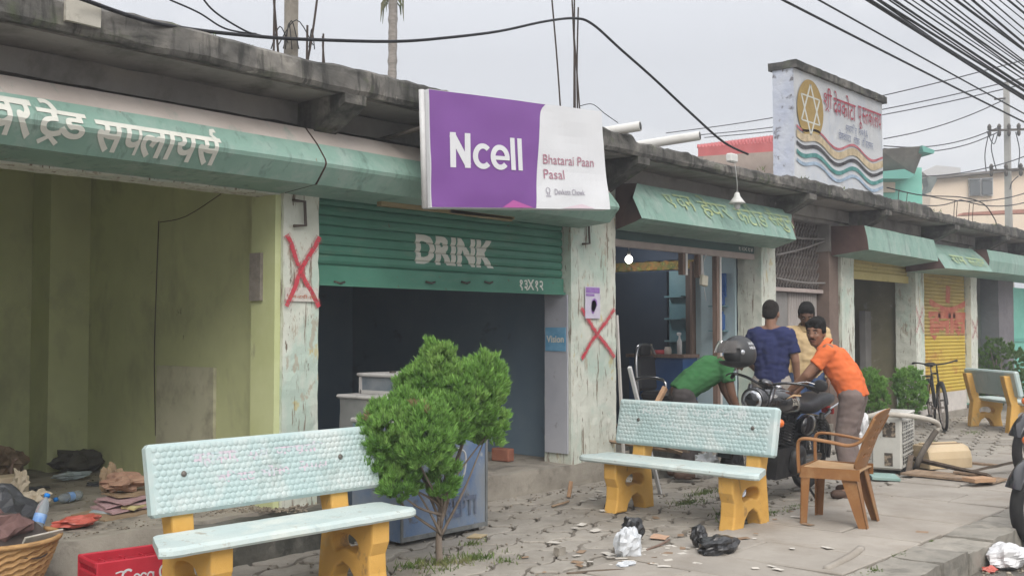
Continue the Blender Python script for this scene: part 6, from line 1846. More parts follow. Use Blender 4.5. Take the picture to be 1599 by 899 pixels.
    for sy in (-1, 1):
        b = MB(); b.ell((.38, sy*.125, .63), (.15, .035, .095), 16, 10); b.build('cover_panel', [m_bkpaint], T)
        b = MB(); b.tube([(.02, sy*.13, .36), (.14, sy*.135, .72)], .022, 8)
        for k in range(9): b.torus((.05+.0085*k, sy*.1315, .46+.026*k), .03, .007, 'z', 12, 5)
        b.build('shock_absorber', [m_engine], T)
        b = MB(); b.tube([(1.24, sy*.12, .73), (1.24, sy*.21, .725)], .01, 6); ar = b.build('indicator_arm', [m_black], T)
        b = MB(); b.ell((1.245, sy*.235, .725), (.038, .035, .035), 14, 10); b.build('indicator', [m_orange], ar)
        b = MB(); b.tube(spline3([(1.0, 0, .88), (.9, sy*.03, .60), (.84, sy*.06, .3), (.5, sy*.09, .26), (.36, sy*.1, .3), (.3, sy*.11, .55), (-.1, sy*.11, .72)], 4), .016, 7); b.build('frame_tube', [m_bkpaint], T)
        b = MB(); b.tube(spline3([(-.05, sy*.12, .74), (-.28, sy*.13, .80), (-.36, sy*.07, .84)], 4), .012, 7); b.build('grab_rail', [m_chrome], T)
    # engine: finned cylinder, round crankcase covers
    b = MB(); b.rough(.40, .92, -.11, .11, .20, .46, .065, .006, 12); b.build('crankcase', [m_engine], T)
    b = MB()
    for k in range(9): b.box((.735-.006*k, 0, .47+.024*k), (.22, .21-.004*k, .012), (0, -.25, 0), 0, .003)
    b.box((.72, 0, .56), (.15, .15, .24), (0, -.25, 0), 0, .02); b.build('cylinder', [m_engine], T)
    for sy in (-1, 1):
        b = MB(); My = Matrix.Translation((.56, sy*.11, .34)) @ Matrix.Rotation(R(-90*sy), 4, 'X')
        b.lathe([(.13, -.02), (.135, .02), (.125, .05), (.09, .062), (.05, .066), (.0, .066)], 26, My); b.lathe([(.04, .06), (.045, .074), (.03, .08)], 14, My); b.build('engine_cover', [m_engine], T)
        b = MB(); b.tube([(.62, sy*.12, .25), (.62, sy*.25, .25)], .012, 7); b.tube([(.62, sy*.2, .25), (.62, sy*.3, .25)], .02, 8, 1); b.build('footrest', [m_chrome, m_black], T)
    b = MB(); b.tube(spline3([(.80, -.06, .56), (.9, -.10, .45), (.86, -.13, .24), (.55, -.15, .22), (.2, -.16, .27), (-.3, -.17, .36)], 5), [.02]*15+[.035]*5+[.042]*6, 10); b.build('exhaust', [m_dkchrome], T)
    b = MB(); b.tube(spline3([(0, .08, .325), (.25, .10, .31), (.45, .10, .30)], 4), .02, 6, caps=True); b.box((.22, .1, .32), (.5, .03, .09), (0, .04, 0), 0, .015); b.build('chain_guard', [m_bkpaint], T)
    b = MB(); b.tube([(.50, .13, .24), (.40, .30, -.02)], .011, 7); b.box((.40, .305, -.015), (.06, .04, .01)); b.build('kick_stand', [m_engine], T)
    b = MB(); b.tube([(.52, .10, .2), (.42, .17, .1)], .014, 7); b.tube([(.52, -.10, .2), (.42, -.17, .1)], .014, 7); b.build('main_stand', [m_engine], T)
    b = MB(); b.box((-.34, 0, .70), (.03, .12, .07), (0, .3, 0), 0, .01); b.build('tail_lamp', [mat('red_lens', (.4, .02, .02), rough=.2) if 'red_lens' not in bpy.data.materials else bpy.data.materials['red_lens']], T)
    b = MB(); b.bx(.18, .36, -.16, -.1, .5, .7); b.build('battery_box', [m_engine], T)
    return T
MOTO = motorcycle((9.0, 4.37, .015), R(183), R(-7), 'black motorcycle parked on its stand behind the turned bench')

# helmet on the handlebar
hq = dp(1153, 553, 8.85)
HL = thing('motorcycle_helmet', 'matt black open visor helmet resting on the motorcycle handlebar', 'helmet', (hq.x, hq.y, hq.z-.13), R(148))
m_hel = mat('matt_black_shell', (.03, .031, .033), (.042, .043, .045), 6, .42, spec=.4)
b = MB(); v, f = [], []
n, m_ = 30, 18
for i in range(m_+1):
    t = math.pi*i/m_
    for k in range(n):
        a = 2*math.pi*k/n
        p = Vector((math.sin(t)*math.cos(a)*.155, math.sin(t)*math.sin(a)*.128, math.cos(t)*.158))
        if p.z < -.06: p.z = -.06-(p.z+.06)*-.55; p.x *= 1.04; 
        if p.x > .05 and p.z < .02: p.x += .03*(min(1, (p.x-.05)/.08))
        v.append(p+Vector((0, 0, .13)))
def hole(p): return p.x > .06 and -.055 < p.z-.13 < .065
for i in range(m_):
    for k in range(n):
        q_ = (i*n+k, i*n+(k+1) % n, (i+1)*n+(k+1) % n, (i+1)*n+k)
        c_ = sum((v[j] for j in q_), Vector())/4
        if hole(c_) or i == m_-1: continue
        f.append(q_)
b.add(v, f, 0, True); b.build('shell', [m_hel], HL)
b = MB(); b.ell((0, 0, .135), (.13, .108, .115), 18, 12); b.build('lining', [m_black], HL)
b = MB(); v, f = [], []
for i in range(9):
    for k in range(13):
        a = -1.15+2.3*k/12; t = .35+(1.35-.35)*i/8
        v.append((math.cos(a)*(.172+.05*math.sin((i)/8*1.2)), math.sin(a)*.138, .13+.085-.10*i/8+.03))
for i in range(8):
    for k in range(12): f.append((i*13+k, i*13+k+1, (i+1)*13+k+1, (i+1)*13+k))
b.add(v, f, 0, True)
vis = b.build('visor', [mat('smoked_visor', (.35, .33, .32), rough=.12, trans=.75, spec=.5, ior=1.2)], HL, None, fix=False)
b = MB()
for sy in (-1, 1): 
    pass
b.ell((.03, .131, .15), (.02, .008, .02), 12, 8); b.build('visor_pivot', [m_lens], HL)
b = MB()
for j, (w_, z_) in enumerate((('XXO', .222), ('VEGA', .187))):
    vf = fit(word([w_], .03), -.035, .035, -.011, .011)
    for p in [0]: pass
    def hm(u, z, zz=z_): 
        a = math.pi-1.0+u/.13*1.15
        t = math.acos(max(-1, min(1, (zz+z-.13)/.158)))
        return (math.sin(t)*math.cos(a)*.158, math.sin(t)*math.sin(a)*.131, zz+z)
    lay(b, cuts(vf, [-.03+.01*k for k in range(7)]), hm)
b.build('lettering', [m_flexw], HL, None, fix=False)

# ------------------------------------------------------------------ bicycle by the yellow shutter
m_bkm = mat('black_frame_paint', (.02, .02, .022), (.035, .033, .032), 10, .4)
m_rustm = mat('rusty_steel', (.2, .15, .12), (.33, .31, .29), 20, .5, metal=.5)
fw, rw = gp(1484, 678), gp(1457, 663)
dirb = (fw-rw); dirb.z = 0; rzb = math.atan2(dirb.y, dirb.x)
BK = thing('bicycle', 'black roadster bicycle with rear carrier standing before the yellow shutter', 'bicycle', (rw.x, rw.y, 0), (R(4), 0, rzb))
wb = 1.08; Rw = .345
for wx, nm in ((0, 'wheel'), (wb, 'wheel')):
    b = MB(); b.torus((wx, 0, Rw), Rw-.018, .02, 'y', 40, 8); w = b.build(nm, [m_tyre], BK)
    b = MB(); b.torus((wx, 0, Rw), Rw-.045, .008, 'y', 36, 6, rb=.014); b.build('rim', [m_rustm], w)
    b = MB()
    for k in range(28):
        a = k*math.pi/14; s_ = .025 if k % 2 else -.025
        b.tube([(wx+.02*math.cos(a+.8), s_, Rw+.02*math.sin(a+.8)), (wx+(Rw-.05)*math.cos(a), 0, Rw+(Rw-.05)*math.sin(a))], .0015, 3)
    b.tube([(wx, -.05, Rw), (wx, .05, Rw)], .016, 8); b.build('spokes', [m_rustm], w)
    b = MB(); b.torus((wx, 0, Rw), Rw+.022, .006, 'y', 24, 6, 0, R(10) if wx else R(-10), R(150) if wx else R(190), rb=.03); b.build('mudguard', [m_bkm], BK)
b = MB()
hd0, hd1, bb, st = Vector((wb-.17, 0, .66)), Vector((wb-.21, 0, .82)), Vector((.46, 0, .29)), Vector((.30, 0, .80))
for a, c in ((hd1, st), (hd0, bb), (bb, st), (hd0, hd1)): b.tube([a, c], .015, 8)
for sy in (-.045, .045): b.tube([(0, sy, Rw), bb+Vector((0, sy*.5, 0))], .009, 6); b.tube([(0, sy, Rw), st+Vector((0, sy*.3, -.06))], .008, 6)
b.build('frame', [m_bkm], BK)
b = MB()
for sy in (-.05, .05): b.tube(spline3([hd0+Vector((0, sy*.6, 0)), Vector((wb-.1, sy, .48)), Vector((wb, sy, Rw))], 4), .01, 6)
b.build('fork', [m_bkm], BK)
b = MB(); b.tube([hd1, hd1+Vector((-.02, 0, .13))], .012, 8); t_ = hd1+Vector((-.02, 0, .13))
b.tube(spline3([t_+Vector((-.16, .30, .03)), t_+Vector((.0, .27, .04)), t_+Vector((.07, .12, .01)), t_+Vector((.05, 0, 0)), t_+Vector((.07, -.12, .01)), t_+Vector((.0, -.27, .04)), t_+Vector((-.16, -.30, .03))], 5), .011, 7); hb_ = b.build('handlebar', [m_bkm], BK)
for sy in (-1, 1):
    b = MB(); b.tube([t_+Vector((-.06, sy*.29, .037)), t_+Vector((-.18, sy*.302, .028))], .017, 8); b.build('grip', [m_black], hb_)
b = MB(); b.tube([st, st+Vector((-.03, 0, .1))], .012, 8); b.build('seat_post', [m_rustm], BK)
b = MB(); b.ell(st+Vector((-.07, 0, .13)), (.13, .085, .035), 16, 8); b.ell(st+Vector((.06, 0, .125)), (.09, .035, .03), 12, 8); b.build('saddle', [m_seat], BK)
b = MB()
for sy in (-.06, .06):
    b.tube([(-.3, sy, .74), (.22, sy, .74)], .006, 6); b.tube([(0, sy*.9, Rw), (-.18, sy, .74)], .006, 6)
for k in range(5): b.tube([(-.3+.12*k, -.06, .74), (-.3+.12*k, .06, .74)], .005, 5)
b.build('carrier', [m_bkm], BK)
b = MB(); b.tube([bb+Vector((0, -.07, 0)), bb+Vector((0, .07, 0))], .018, 8); b.torus(bb+Vector((0, -.05, 0)), .085, .006, 'y', 24, 5); b.tube([bb+Vector((0, -.07, 0)), bb+Vector((.12, -.08, -.1))], .009, 6); b.tube([bb+Vector((0, .07, 0)), bb+Vector((-.12, .08, .1))], .009, 6); ck = b.build('crank', [m_rustm], BK)
for sy, dx, dz in ((-1, .12, -.1), (1, -.12, .1)):
    b = MB(); b.box(bb+Vector((dx, sy*.12, dz)), (.08, .08, .022), None, 0, .006); b.build('pedal', [m_black], ck)
b = MB(); b.tube([(.02, .05, Rw), (-.08, .16, .0)], .008, 6); b.build('stand', [m_rustm], BK)

# ------------------------------------------------------------------ motorcycles parked at the kerb, mostly beyond the frame
e1 = gp(1612, 752)
M2 = motorcycle((e1.x+1.28, e1.y-.48, .012), R(160), R(-6), 'black motorcycle at the kerb whose wheel shows beside the broken planks', False, 'motorcycles parked at the kerb')
e2 = gp(1618, 850, -.13)
M3 = motorcycle((e2.x+1.28, e2.y-.48, -.13), R(160), R(-6), 'black motorcycle down on the road with its wheel against the kerb', False, 'motorcycles parked at the kerb')
# ------------------------------------------------------------------ people (local: y forward, x to the person's right, z up)
m_skin = mat('brown_skin', (.20, .105, .065), (.235, .125, .08), 14, .55, spec=.35)
m_skind = mat('dark_brown_skin', (.13, .067, .042), (.155, .082, .052), 14, .55, spec=.35)
m_hair = mat('black_hair', (.007, .0065, .0065), (.014, .013, .012), 40, .75, spec=.1, bump=.8, bsc=120)
m_shorthair = mat('cropped_hair', (.014, .012, .011), (.028, .024, .021), 60, .85, spec=.1, bump=.6, bsc=160)
m_eyew = mat('eye_white', (.3, .27, .24), rough=.4)
m_eyed = mat('eye_dark', (.015, .012, .01), rough=.25)
m_lip = mat('lip', (.17, .07, .055), rough=.5)
def V3(*a): return Vector(a)
def head_frame(c, yaw, pitch, roll=0.0):
    """c = centre of the head; yaw > 0 turns to the person's left, pitch > 0 looks down"""
    return Matrix.Translation(c) @ Matrix.Rotation(yaw, 4, 'Z') @ Matrix.Rotation(-pitch, 4, 'X') @ Matrix.Rotation(roll, 4, 'Y')
def add_head(b, H):
    def e(c, r, **k): b.ell(H @ Vector(c), r, 16, 11, None, 0, True, rot=H.to_euler(), **k)
    e((0, -.012, .03), (.077, .094, .088)); e((0, .012, -.03), (.064, .074, .08)); e((0, .04, -.082), (.038, .038, .032))
    e((0, .074, .0), (.03, .02, .045)); e((0, .09, -.018), (.0165, .024, .017)); e((0, .082, .004), (.012, .018, .03))
    e((0, .066, -.058), (.03, .02, .018)); e((.032, .06, -.02), (.024, .02, .022)); e((-.032, .06, -.02), (.024, .02, .022)); e((0, .07, .042), (.05, .018, .014))
    for s in (-1, 1): e((s*.076, -.008, -.008), (.012, .022, .032))
def face_parts(T, H, moustache=False):
    for s in (-1, 1):
        b = MB(); b.ell(H @ Vector((s*.031, .076, .012)), (.0115, .0075, .0055), 12, 8, rot=H.to_euler()); ey = b.build('eye', [m_eyew], T)
        b = MB(); b.ell(H @ Vector((s*.031, .0835, .012)), (.006, .0035, .0055), 10, 6, rot=H.to_euler()); b.build('iris', [m_eyed], ey)
        b = MB(); b.tube([H @ Vector((s*.014, .087, .033)), H @ Vector((s*.034, .084, .039)), H @ Vector((s*.052, .071, .033))], [.0045, .0055, .003], 6); b.build('eyebrow', [m_hair], T)
    b = MB(); b.ell(H @ Vector((0, .083, -.058)), (.022, .006, .007), 12, 6, rot=H.to_euler()); b.build('lips', [m_lip], T)
    if moustache:
        b = MB(); b.tube([H @ Vector((-.032, .078, -.05)), H @ Vector((-.012, .088, -.041)), H @ Vector((0, .089, -.040)), H @ Vector((.012, .088, -.041)), H @ Vector((.032, .078, -.05))], [.003, .0055, .005, .0055, .003], 8); b.build('moustache', [m_hair], T)
def hair_cap(T, H, m_, full=1.0, fringe=False, seed=1):
    b = MB()
    def e(c, r): b.ell(H @ Vector(c), r, 18, 12, None, 0, True, .05*full, 5, seed, H.to_euler())
    e((0, -.028, .052), (.084*(.97+.03*full), .094, .084+.012*full)); e((0, -.055, .01), (.077, .062, .075))
    if full > .8:
        e((0, .015, .098), (.07, .066, .042)); e((.045, .03, .082), (.036, .045, .034)); e((-.045, .03, .082), (.036, .045, .034))
        for s in (-1, 1): e((s*.072, -.012, .035), (.017, .04, .05))
    if fringe: e((.0, .05, .095), (.06, .038, .036)); e((-.035, .066, .068), (.026, .018, .022)); e((.02, .068, .078), (.03, .02, .02))
    fused('hair', b, [m_], T, .0075, 2, .4, wrinkle=.0045*full)
def hand(b, wrist, d, palm_n, curl=.5, side=1, s=1.0):
    """wrist point, direction of the fingers d, normal the palm faces; side = +1 right hand"""
    d = d.normalized(); nrm = (palm_n-d*palm_n.dot(d)).normalized(); acr = d.cross(nrm)*side
    pc = wrist+d*.045*s
    b.capsule(wrist, wrist+d*.03*s, .026*s, .03*s)
    for k in (-1.5, -.5, .5, 1.5):
        b.capsule(wrist+d*.02*s+acr*k*.012*s, wrist+d*.078*s+acr*k*.0195*s, .015*s, .0125*s)
        L_ = (.068 if abs(k) < 1 else .056)*s
        p0 = wrist+d*.085*s+acr*k*.0205*s
        d1 = (d+nrm*curl*.7).normalized(); p1 = p0+d1*L_*.5
        d2 = (d+nrm*curl*1.9).normalized(); p2 = p1+d2*L_*.5
        b.capsule(p0-d*.01*s, p1, .0098*s, .009*s, 8); b.capsule(p1, p2, .009*s, .0075*s, 8)
    t0 = wrist+d*.025*s-acr*.026*s; t1 = t0+(d*.55-acr*.55+nrm*.3).normalized()*.04*s; t2 = t1+(d*.9-acr*.1+nrm*.4).normalized()*.03*s
    b.capsule(t0, t1, .014*s, .011*s, 8); b.capsule(t1, t2, .011*s, .0085*s, 8)
def person(label, loc, rz, J, cl, skin, head=(0, 0), hairs=(m_hair, 1.0, False), moustache=False, face=True, group=None, slim=1.0):
    """J joints: pel, wst, chs, nck, hed, and R/L sh el wr hp kn an (right = +x)"""
    T = thing('person', label, 'person', loc, rz)
    H = head_frame(J['hed'], head[0], head[1])
    b = MB(); k = slim
    add_head(b, H)
    base_ = H @ Vector((0, -.02, -.07))
    b.capsule(J['nck']-V3(0, 0, .03), base_, .058*k, .054*k)
    sp = [J['pel'], J['wst'], J['chs'], J['nck']]
    for s, n in ((1, 'R'), (-1, 'L')):
        sh, el, wr, hp, kn, an = (J[n+q] for q in ('sh', 'el', 'wr', 'hp', 'kn', 'an'))
        b.capsule(J['nck']-V3(0, 0, .02), sh, .05*k, .056*k); b.capsule(sh, el, .052*k, .042*k); b.capsule(el, wr, .041*k, .028*k)
        d = J.get(n+'hd', (wr-el)); hand(b, wr, d, J.get(n+'pn', V3(-s, .3, 0)), J.get('curl', .5), s)
        b.capsule(hp, kn, .085*k, .057*k); b.capsule(kn, an, .055*k, .037*k)
        b.capsule(sh*.6+J['nck']*.4-V3(0, 0, .06), hp*.5+J['wst']*.5, .085*k, .095*k)
    b.capsule(J['chs'], J['wst'], .115*k, .11*k); b.capsule(J['wst'], J['pel'], .11*k, .115*k)
    for n in 'RL':
        an = J[n+'an']; f_ = J.get(n+'ft', V3(0, 1, 0)); b.capsule(an-V3(0, 0, .03), an+f_*.12-V3(0, 0, .05), .04, .035)
    fused('body', b, [skin], T, .0075, 5, .5)
    if face: face_parts(T, H, moustache)
    hair_cap(T, H, hairs[0], hairs[1], hairs[2])
    # shirt
    b = MB(); g = 1.0
    for s, n in ((1, 'R'), (-1, 'L')):
        sh, el, wr, hp = (J[n+q] for q in ('sh', 'el', 'wr', 'hp'))
        b.capsule(J['nck']-V3(0, 0, .035), sh-V3(0, 0, .012), .058*k, .06*k)
        if cl.get('long'):
            b.capsule(sh, el, .07*k, .058*k); b.capsule(el, el+(wr-el)*.93, .057*k, .042*k, flat_b=True)
        else:
            b.capsule(sh-V3(0, 0, .01), sh+(el-sh)*cl.get('sleeve', .68), .064*k, .07*k, flat_b=True)
        b.capsule(sh*.62+J['nck']*.38-V3(0, 0, .05), hp*.5+J['wst']*.5, .103*k, .115*k)
        hem = J['pel']+(J['pel']-J['wst']).normalized()*cl.get('hem', .03)
        off = (hp-J['pel']); off.z = 0
        b.capsule(J['wst']+off*.55, hem+off*.55, .118*k, .125*k, flat_b=True)
    b.capsule(J['chs'], J['wst'], .13*k, .13*k); hem = J['pel']+(J['pel']-J['wst']).normalized()*cl.get('hem', .03); b.capsule(J['wst'], hem, .125*k, .128*k, flat_b=True)
    fused('shirt', b, [cl['shirt']], T, .010, 6, .5, wrinkle=.0085)
    # collar
    if cl.get('collar'):
        nb = J['nck']; ax = (base_-nb).normalized(); b = MB()
        u = ax.orthogonal().normalized(); w = ax.cross(u); pts = []
        ring = [nb+ax*.0+(u*math.cos(a*.5236)+w*math.sin(a*.5236))*.075 for a in range(13)]
        v = []; 
        for p in ring: v += [p-ax*.02+(p-nb)*.25, p+ax*.032]
        b.add(v, [(2*i, 2*i+1, 2*i+3, 2*i+2) for i in range(12)], 0, True)
        b.build('collar', [cl['shirt']], T)
    # trousers
    b = MB()
    for s, n in ((1, 'R'), (-1, 'L')):
        hp, kn, an = J[n+'hp'], J[n+'kn'], J[n+'an']
        b.capsule(hp, kn, .105*k, .082*k)
        e = kn+(an-kn)*cl.get('leglen', .96)
        b.capsule(kn, e, .08*k, cl.get('cuff', .066)*k, flat_b=True)
        b.capsule(J['pel']+(J['wst']-J['pel'])*.35, hp, .118*k, .112*k)
    fused('trousers', b, [cl['trousers']], T, .011, 6, .5, wrinkle=.006)
    for s, n in ((1, 'R'), (-1, 'L')):
        an = J[n+'an']; f_ = J.get(n+'ft', V3(0, 1, 0)).normalized(); b = MB()
        b.capsule(an+V3(0, 0, -.045)-f_*.04, an+f_*.15-V3(0, 0, .055), .046, .04); b.ell(an+f_*.05-V3(0, 0, .075), (.055, .055, .02), 12, 8)
        zmin = an.z-.088
        b.v = [(p[0], p[1], max(p[2], zmin)) for p in b.v]
        b.build('shoe', [cl.get('shoe', m_shoe)], T)
    return T
m_shoe = mat('brown_shoe', (.06, .035, .025), (.09, .055, .04), 14, .6)
m_torange = mat('orange_cotton', (.62, .14, .045), (.68, .165, .055), 5, .85, spec=.15, bump=.15, bsc=30)
m_tnavy = mat('navy_cotton', (.022, .028, .085), (.03, .037, .105), 5, .9, spec=.1, bump=.15, bsc=30)
m_tbeige = mat('beige_cotton', (.50, .37, .20), (.56, .42, .245), 5, .9, spec=.1, bump=.15, bsc=30)
m_tgreen = mat('green_cotton', (.04, .135, .05), (.055, .17, .065), 5, .9, spec=.1, bump=.15, bsc=30)
m_pgrey = mat('brown_grey_cotton', (.155, .12, .11), (.19, .15, .135), 6, .9, bump=.2, bsc=30)
m_pbeige = mat('stone_cotton', (.31, .28, .255), (.36, .33, .3), 6, .9, bump=.2, bsc=30)
m_pjean = mat('blue_denim', (.045, .075, .16), (.07, .11, .21), 8, .9, bump=.2, bsc=60)
m_pdark = mat('dark_cotton', (.05, .045, .045), (.07, .06, .06), 8, .9)
def stand(h=1.72, sway=0):
    k = h/1.72
    J = dict(pel=V3(0, 0, .95), wst=V3(0, .0, 1.10), chs=V3(0, -.01, 1.27), nck=V3(0, -.015, 1.445), hed=V3(0, .025, 1.575),
             Rsh=V3(.178, -.01, 1.385), Rel=V3(.235, -.03, 1.11), Rwr=V3(.245, .06, .87), Lsh=V3(-.178, -.01, 1.385), Lel=V3(-.225, -.03, 1.12), Lwr=V3(-.235, .06, .88),
             Rhp=V3(.09, 0, .90), Rkn=V3(.10, .02, .49), Ran=V3(.105, -.02, .09), Lhp=V3(-.09, 0, .90), Lkn=V3(-.10, .02, .49), Lan=V3(-.105, -.02, .09))
    for q in J: J[q] = J[q]*k
    return J
# man in orange, leaning over the motorcycle, looking to his left
J = dict(pel=V3(.0, .05, .90), wst=V3(0, .09, 1.045), chs=V3(-.02, .18, 1.18), nck=V3(-.03, .275, 1.305), hed=V3(-.06, .345, 1.42),
         Rsh=V3(.16, .24, 1.265), Rel=V3(.20, .42, 1.06), Rwr=V3(.10, .56, .89), Lsh=V3(-.205, .21, 1.275), Lel=V3(-.28, .38, 1.06), Lwr=V3(-.21, .56, .90),
         Rhd=V3(-.3, .9, -.3), Lhd=V3(.1, .95, -.3), Rpn=V3(0, 0, -1), Lpn=V3(0, 0, -1), curl=.7,
         Rhp=V3(.095, .04, .86), Rkn=V3(.12, .11, .47), Ran=V3(.15, .05, .09), Lhp=V3(-.095, .04, .86), Lkn=V3(-.11, .11, .47), Lan=V3(-.13, .03, .09),
         Rft=V3(.2, .95, 0), Lft=V3(-.25, .95, 0))
person('man in an orange polo shirt leaning over the black motorcycle', (8.93, 3.83, .0), R(14), J,
       dict(shirt=m_torange, trousers=m_pgrey, collar=True, sleeve=.62, hem=.05, leglen=.9, cuff=.075), m_skin, (R(78), R(6)), (m_hair, 1.5, True), True)
# man in navy, seen from behind
J = stand(1.72); J['Rwr'] = V3(.25, .02, .87); J['Lel'] = V3(-.26, .08, 1.13); J['Lwr'] = V3(-.16, .26, 1.0)
person('man in a navy T-shirt and stone trousers seen from behind', (9.55, 4.98, .03), R(-68), J,
       dict(shirt=m_tnavy, trousers=m_pbeige, sleeve=.72, hem=.06), m_skin, (R(-8), R(10)), (m_shorthair, .5, False))
# man in beige, looking down
J = stand(1.73); J['hed'] = V3(0, .065, 1.57); J['Lel'] = V3(-.24, .0, 1.12); J['Lwr'] = V3(-.21, .14, .9); J['Rwr'] = V3(.22, .1, .9)
person('man in a long sleeved beige shirt and jeans looking down', (10.43, 5.03, .03), R(118), J,
       dict(shirt=m_tbeige, trousers=m_pjean, long=True, collar=True, hem=.04), m_skind, (R(0), R(32)), (m_hair, .95, False), True)
# man in green, bent over
J = dict(pel=V3(0, -.02, .83), wst=V3(0, .08, .93), chs=V3(0, .24, 1.05), nck=V3(0, .385, 1.14), hed=V3(0, .53, 1.135),
         Rsh=V3(.18, .35, 1.10), Rel=V3(.20, .41, .81), Rwr=V3(.19, .50, .58), Lsh=V3(-.18, .35, 1.10), Lel=V3(-.2, .45, .82), Lwr=V3(-.16, .57, .6),
         Rhp=V3(.09, -.03, .79), Rkn=V3(.1, .14, .45), Ran=V3(.105, -.05, .09), Lhp=V3(-.09, -.03, .79), Lkn=V3(-.1, .12, .45), Lan=V3(-.105, -.07, .09))
person('man in a green T-shirt bent double behind the motorcycle', (8.78, 5.5, .03), R(-135), J,
       dict(shirt=m_tgreen, trousers=m_pdark, sleeve=.6, hem=.03), m_skind, (0, R(60)), (m_hair, .95, False))
# ------------------------------------------------------------------ left shop floor: basket, rags, bottles, papers, crate
FZ = .21
m_bamboo = mat('bamboo_weave', (.36, .21, .09), (.47, .29, .13), 14, .75, stretch=(1, 1, 6), layers=[((.2, .11, .05), 9, (1, 1, 8), .55, .66, .8)])
bc = gp(-8, 920, 0.07)
BS = thing('bamboo_basket', 'round woven bamboo basket full of rubbish at the foot of the first shop floor', 'basket', (bc.x, bc.y, .07))
b = MB(); n = 56; rows = 15; v, f = [], []
for j in range(rows+1):
    t = j/rows; r0 = .19+.125*t**.7; z = .27*t
    for k in range(n):
        a = 2*math.pi*k/n; w = .006*(1 if (k//2+j) % 2 else -1)
        v.append(((r0+w)*math.cos(a), (r0+w)*math.sin(a), z+.004*math.sin(a*3)))
for j in range(rows):
    for k in range(n): f.append((j*n+k, j*n+(k+1) % n, (j+1)*n+(k+1) % n, (j+1)*n+k))
f.append(list(range(n))[::-1]); b.add(v, f, 0, False); b.build('weave', [m_bamboo], BS, None, fix=False)
b = MB(); b.torus((0, 0, .27), .317, .014, 'z', 44, 8); b.build('rim', [m_bamboo], BS)
m_rag = mat('maroon_rag', (.12, .07, .065), (.2, .12, .11), 10, .9); m_rag2 = mat('pink_rag', (.28, .06, .15), (.36, .12, .22), 8, .9)
B3 = Vector((bc.x, bc.y, .07))
def ragged(c, rad, seed, nm, m_, lab, cat, grp=None, amp=.3, fr=2.2): return crumple(c, rad, seed, nm, m_, lab, cat, grp, 22, 14, amp, fr)
ragged((B3.x-.06, B3.y+.02, B3.z+.2), (.2, .2, .13), 2.2, 'rag_heap', m_rag, 'brown knitted rag heaped in the bamboo basket', 'rag')
ragged((B3.x+.02, B3.y+.16, B3.z+.25), (.13, .09, .07), 5.2, 'pink_rag', m_rag2, 'pink rag tucked behind the brown one in the basket', 'rag')
b = MB(); b.lathe([(.0, 0), (.15, .0), (.17, .02), (.165, .022), (.145, .006), (.0, .006)], 24, Matrix.Translation((B3.x+.06, B3.y-.14, B3.z+.28)) @ Matrix.Rotation(R(38), 4, 'X') @ Matrix.Rotation(R(14), 4, 'Y')); solo(b, 'dark_tray', [mat('dark_pan', (.05, .04, .035), (.08, .065, .06), 10, .5)], 'dark round pan tilted in the basket', 'pan')
b = MB(); b.box((B3.x+.15, B3.y-.2, B3.z+.26), (.26, .012, .10), (.5, 0, .35), 0, .002); solo(b, 'card_scrap', [mat('grey_card', (.4, .38, .33), (.5, .47, .42), 9, .9)], 'pale card scrap standing at the front of the basket', 'card')
m_pet = mat('clear_pet', (.55, .62, .66), (.6, .66, .7), 6, .12, spec=.6, trans=.7, ior=1.15)
m_bcap = mat('blue_cap', (.02, .2, .6), rough=.4)
m_blab = mat('blue_label', (.05, .2, .55), (.3, .45, .7), 14, .5)
def bottle(M, lab):
    p = M.translation; T = thing('water_bottle', lab, 'bottle', p); Mi = Matrix.Translation(-p) @ M
    b = MB(); b.lathe([(.0, 0), (.03, .0), (.034, .01), (.034, .05), (.031, .06), (.034, .07), (.034, .15), (.033, .165), (.024, .195), (.013, .215), (.013, .225)], 16, Mi, close=False); b.build('bottle_body', [m_pet], T)
    b = MB(); b.lathe([(.016, .222), (.016, .243), (.0, .243)], 14, Mi); b.build('cap', [m_bcap], T)
    b = MB(); b.lathe([(.0348, .075), (.0348, .125)], 16, Mi, close=False); b.build('label', [m_blab], T, None, fix=False)
bottle(Matrix.Translation((B3.x+.23, B3.y+.06, B3.z+.24)) @ Matrix.Rotation(R(24), 4, 'Y') @ Matrix.Rotation(R(-12), 4, 'X'), 'blue capped water bottle standing in the bamboo basket')
p = gp(125, 772, FZ+.034)
bottle(Matrix.Translation(p) @ Matrix.Rotation(R(200), 4, 'Z') @ Matrix.Rotation(R(90), 4, 'Y'), 'empty water bottle with a blue label lying on the first shop floor')
m_greybag = mat('dark_grey_sack', (.045, .048, .055), (.08, .085, .095), 8, .5, spec=.4)
p = gp(10, 838, FZ-.05); ragged((p.x-.02, p.y+.12, .12), (.24, .2, .19), 8.4, 'dark_sack', m_greybag, 'bulging dark grey plastic sack behind the bamboo basket', 'sack', None, .2)
m_rbag = mat('red_polythene', (.42, .08, .055), (.5, .13, .1), 8, .4, spec=.5)
p = gp(122, 822, FZ); ragged((p.x, p.y, FZ), (.14, .09, .035), 3.9, 'red_bag', m_rbag, 'flattened red plastic bag on the edge of the first shop floor', 'bag')
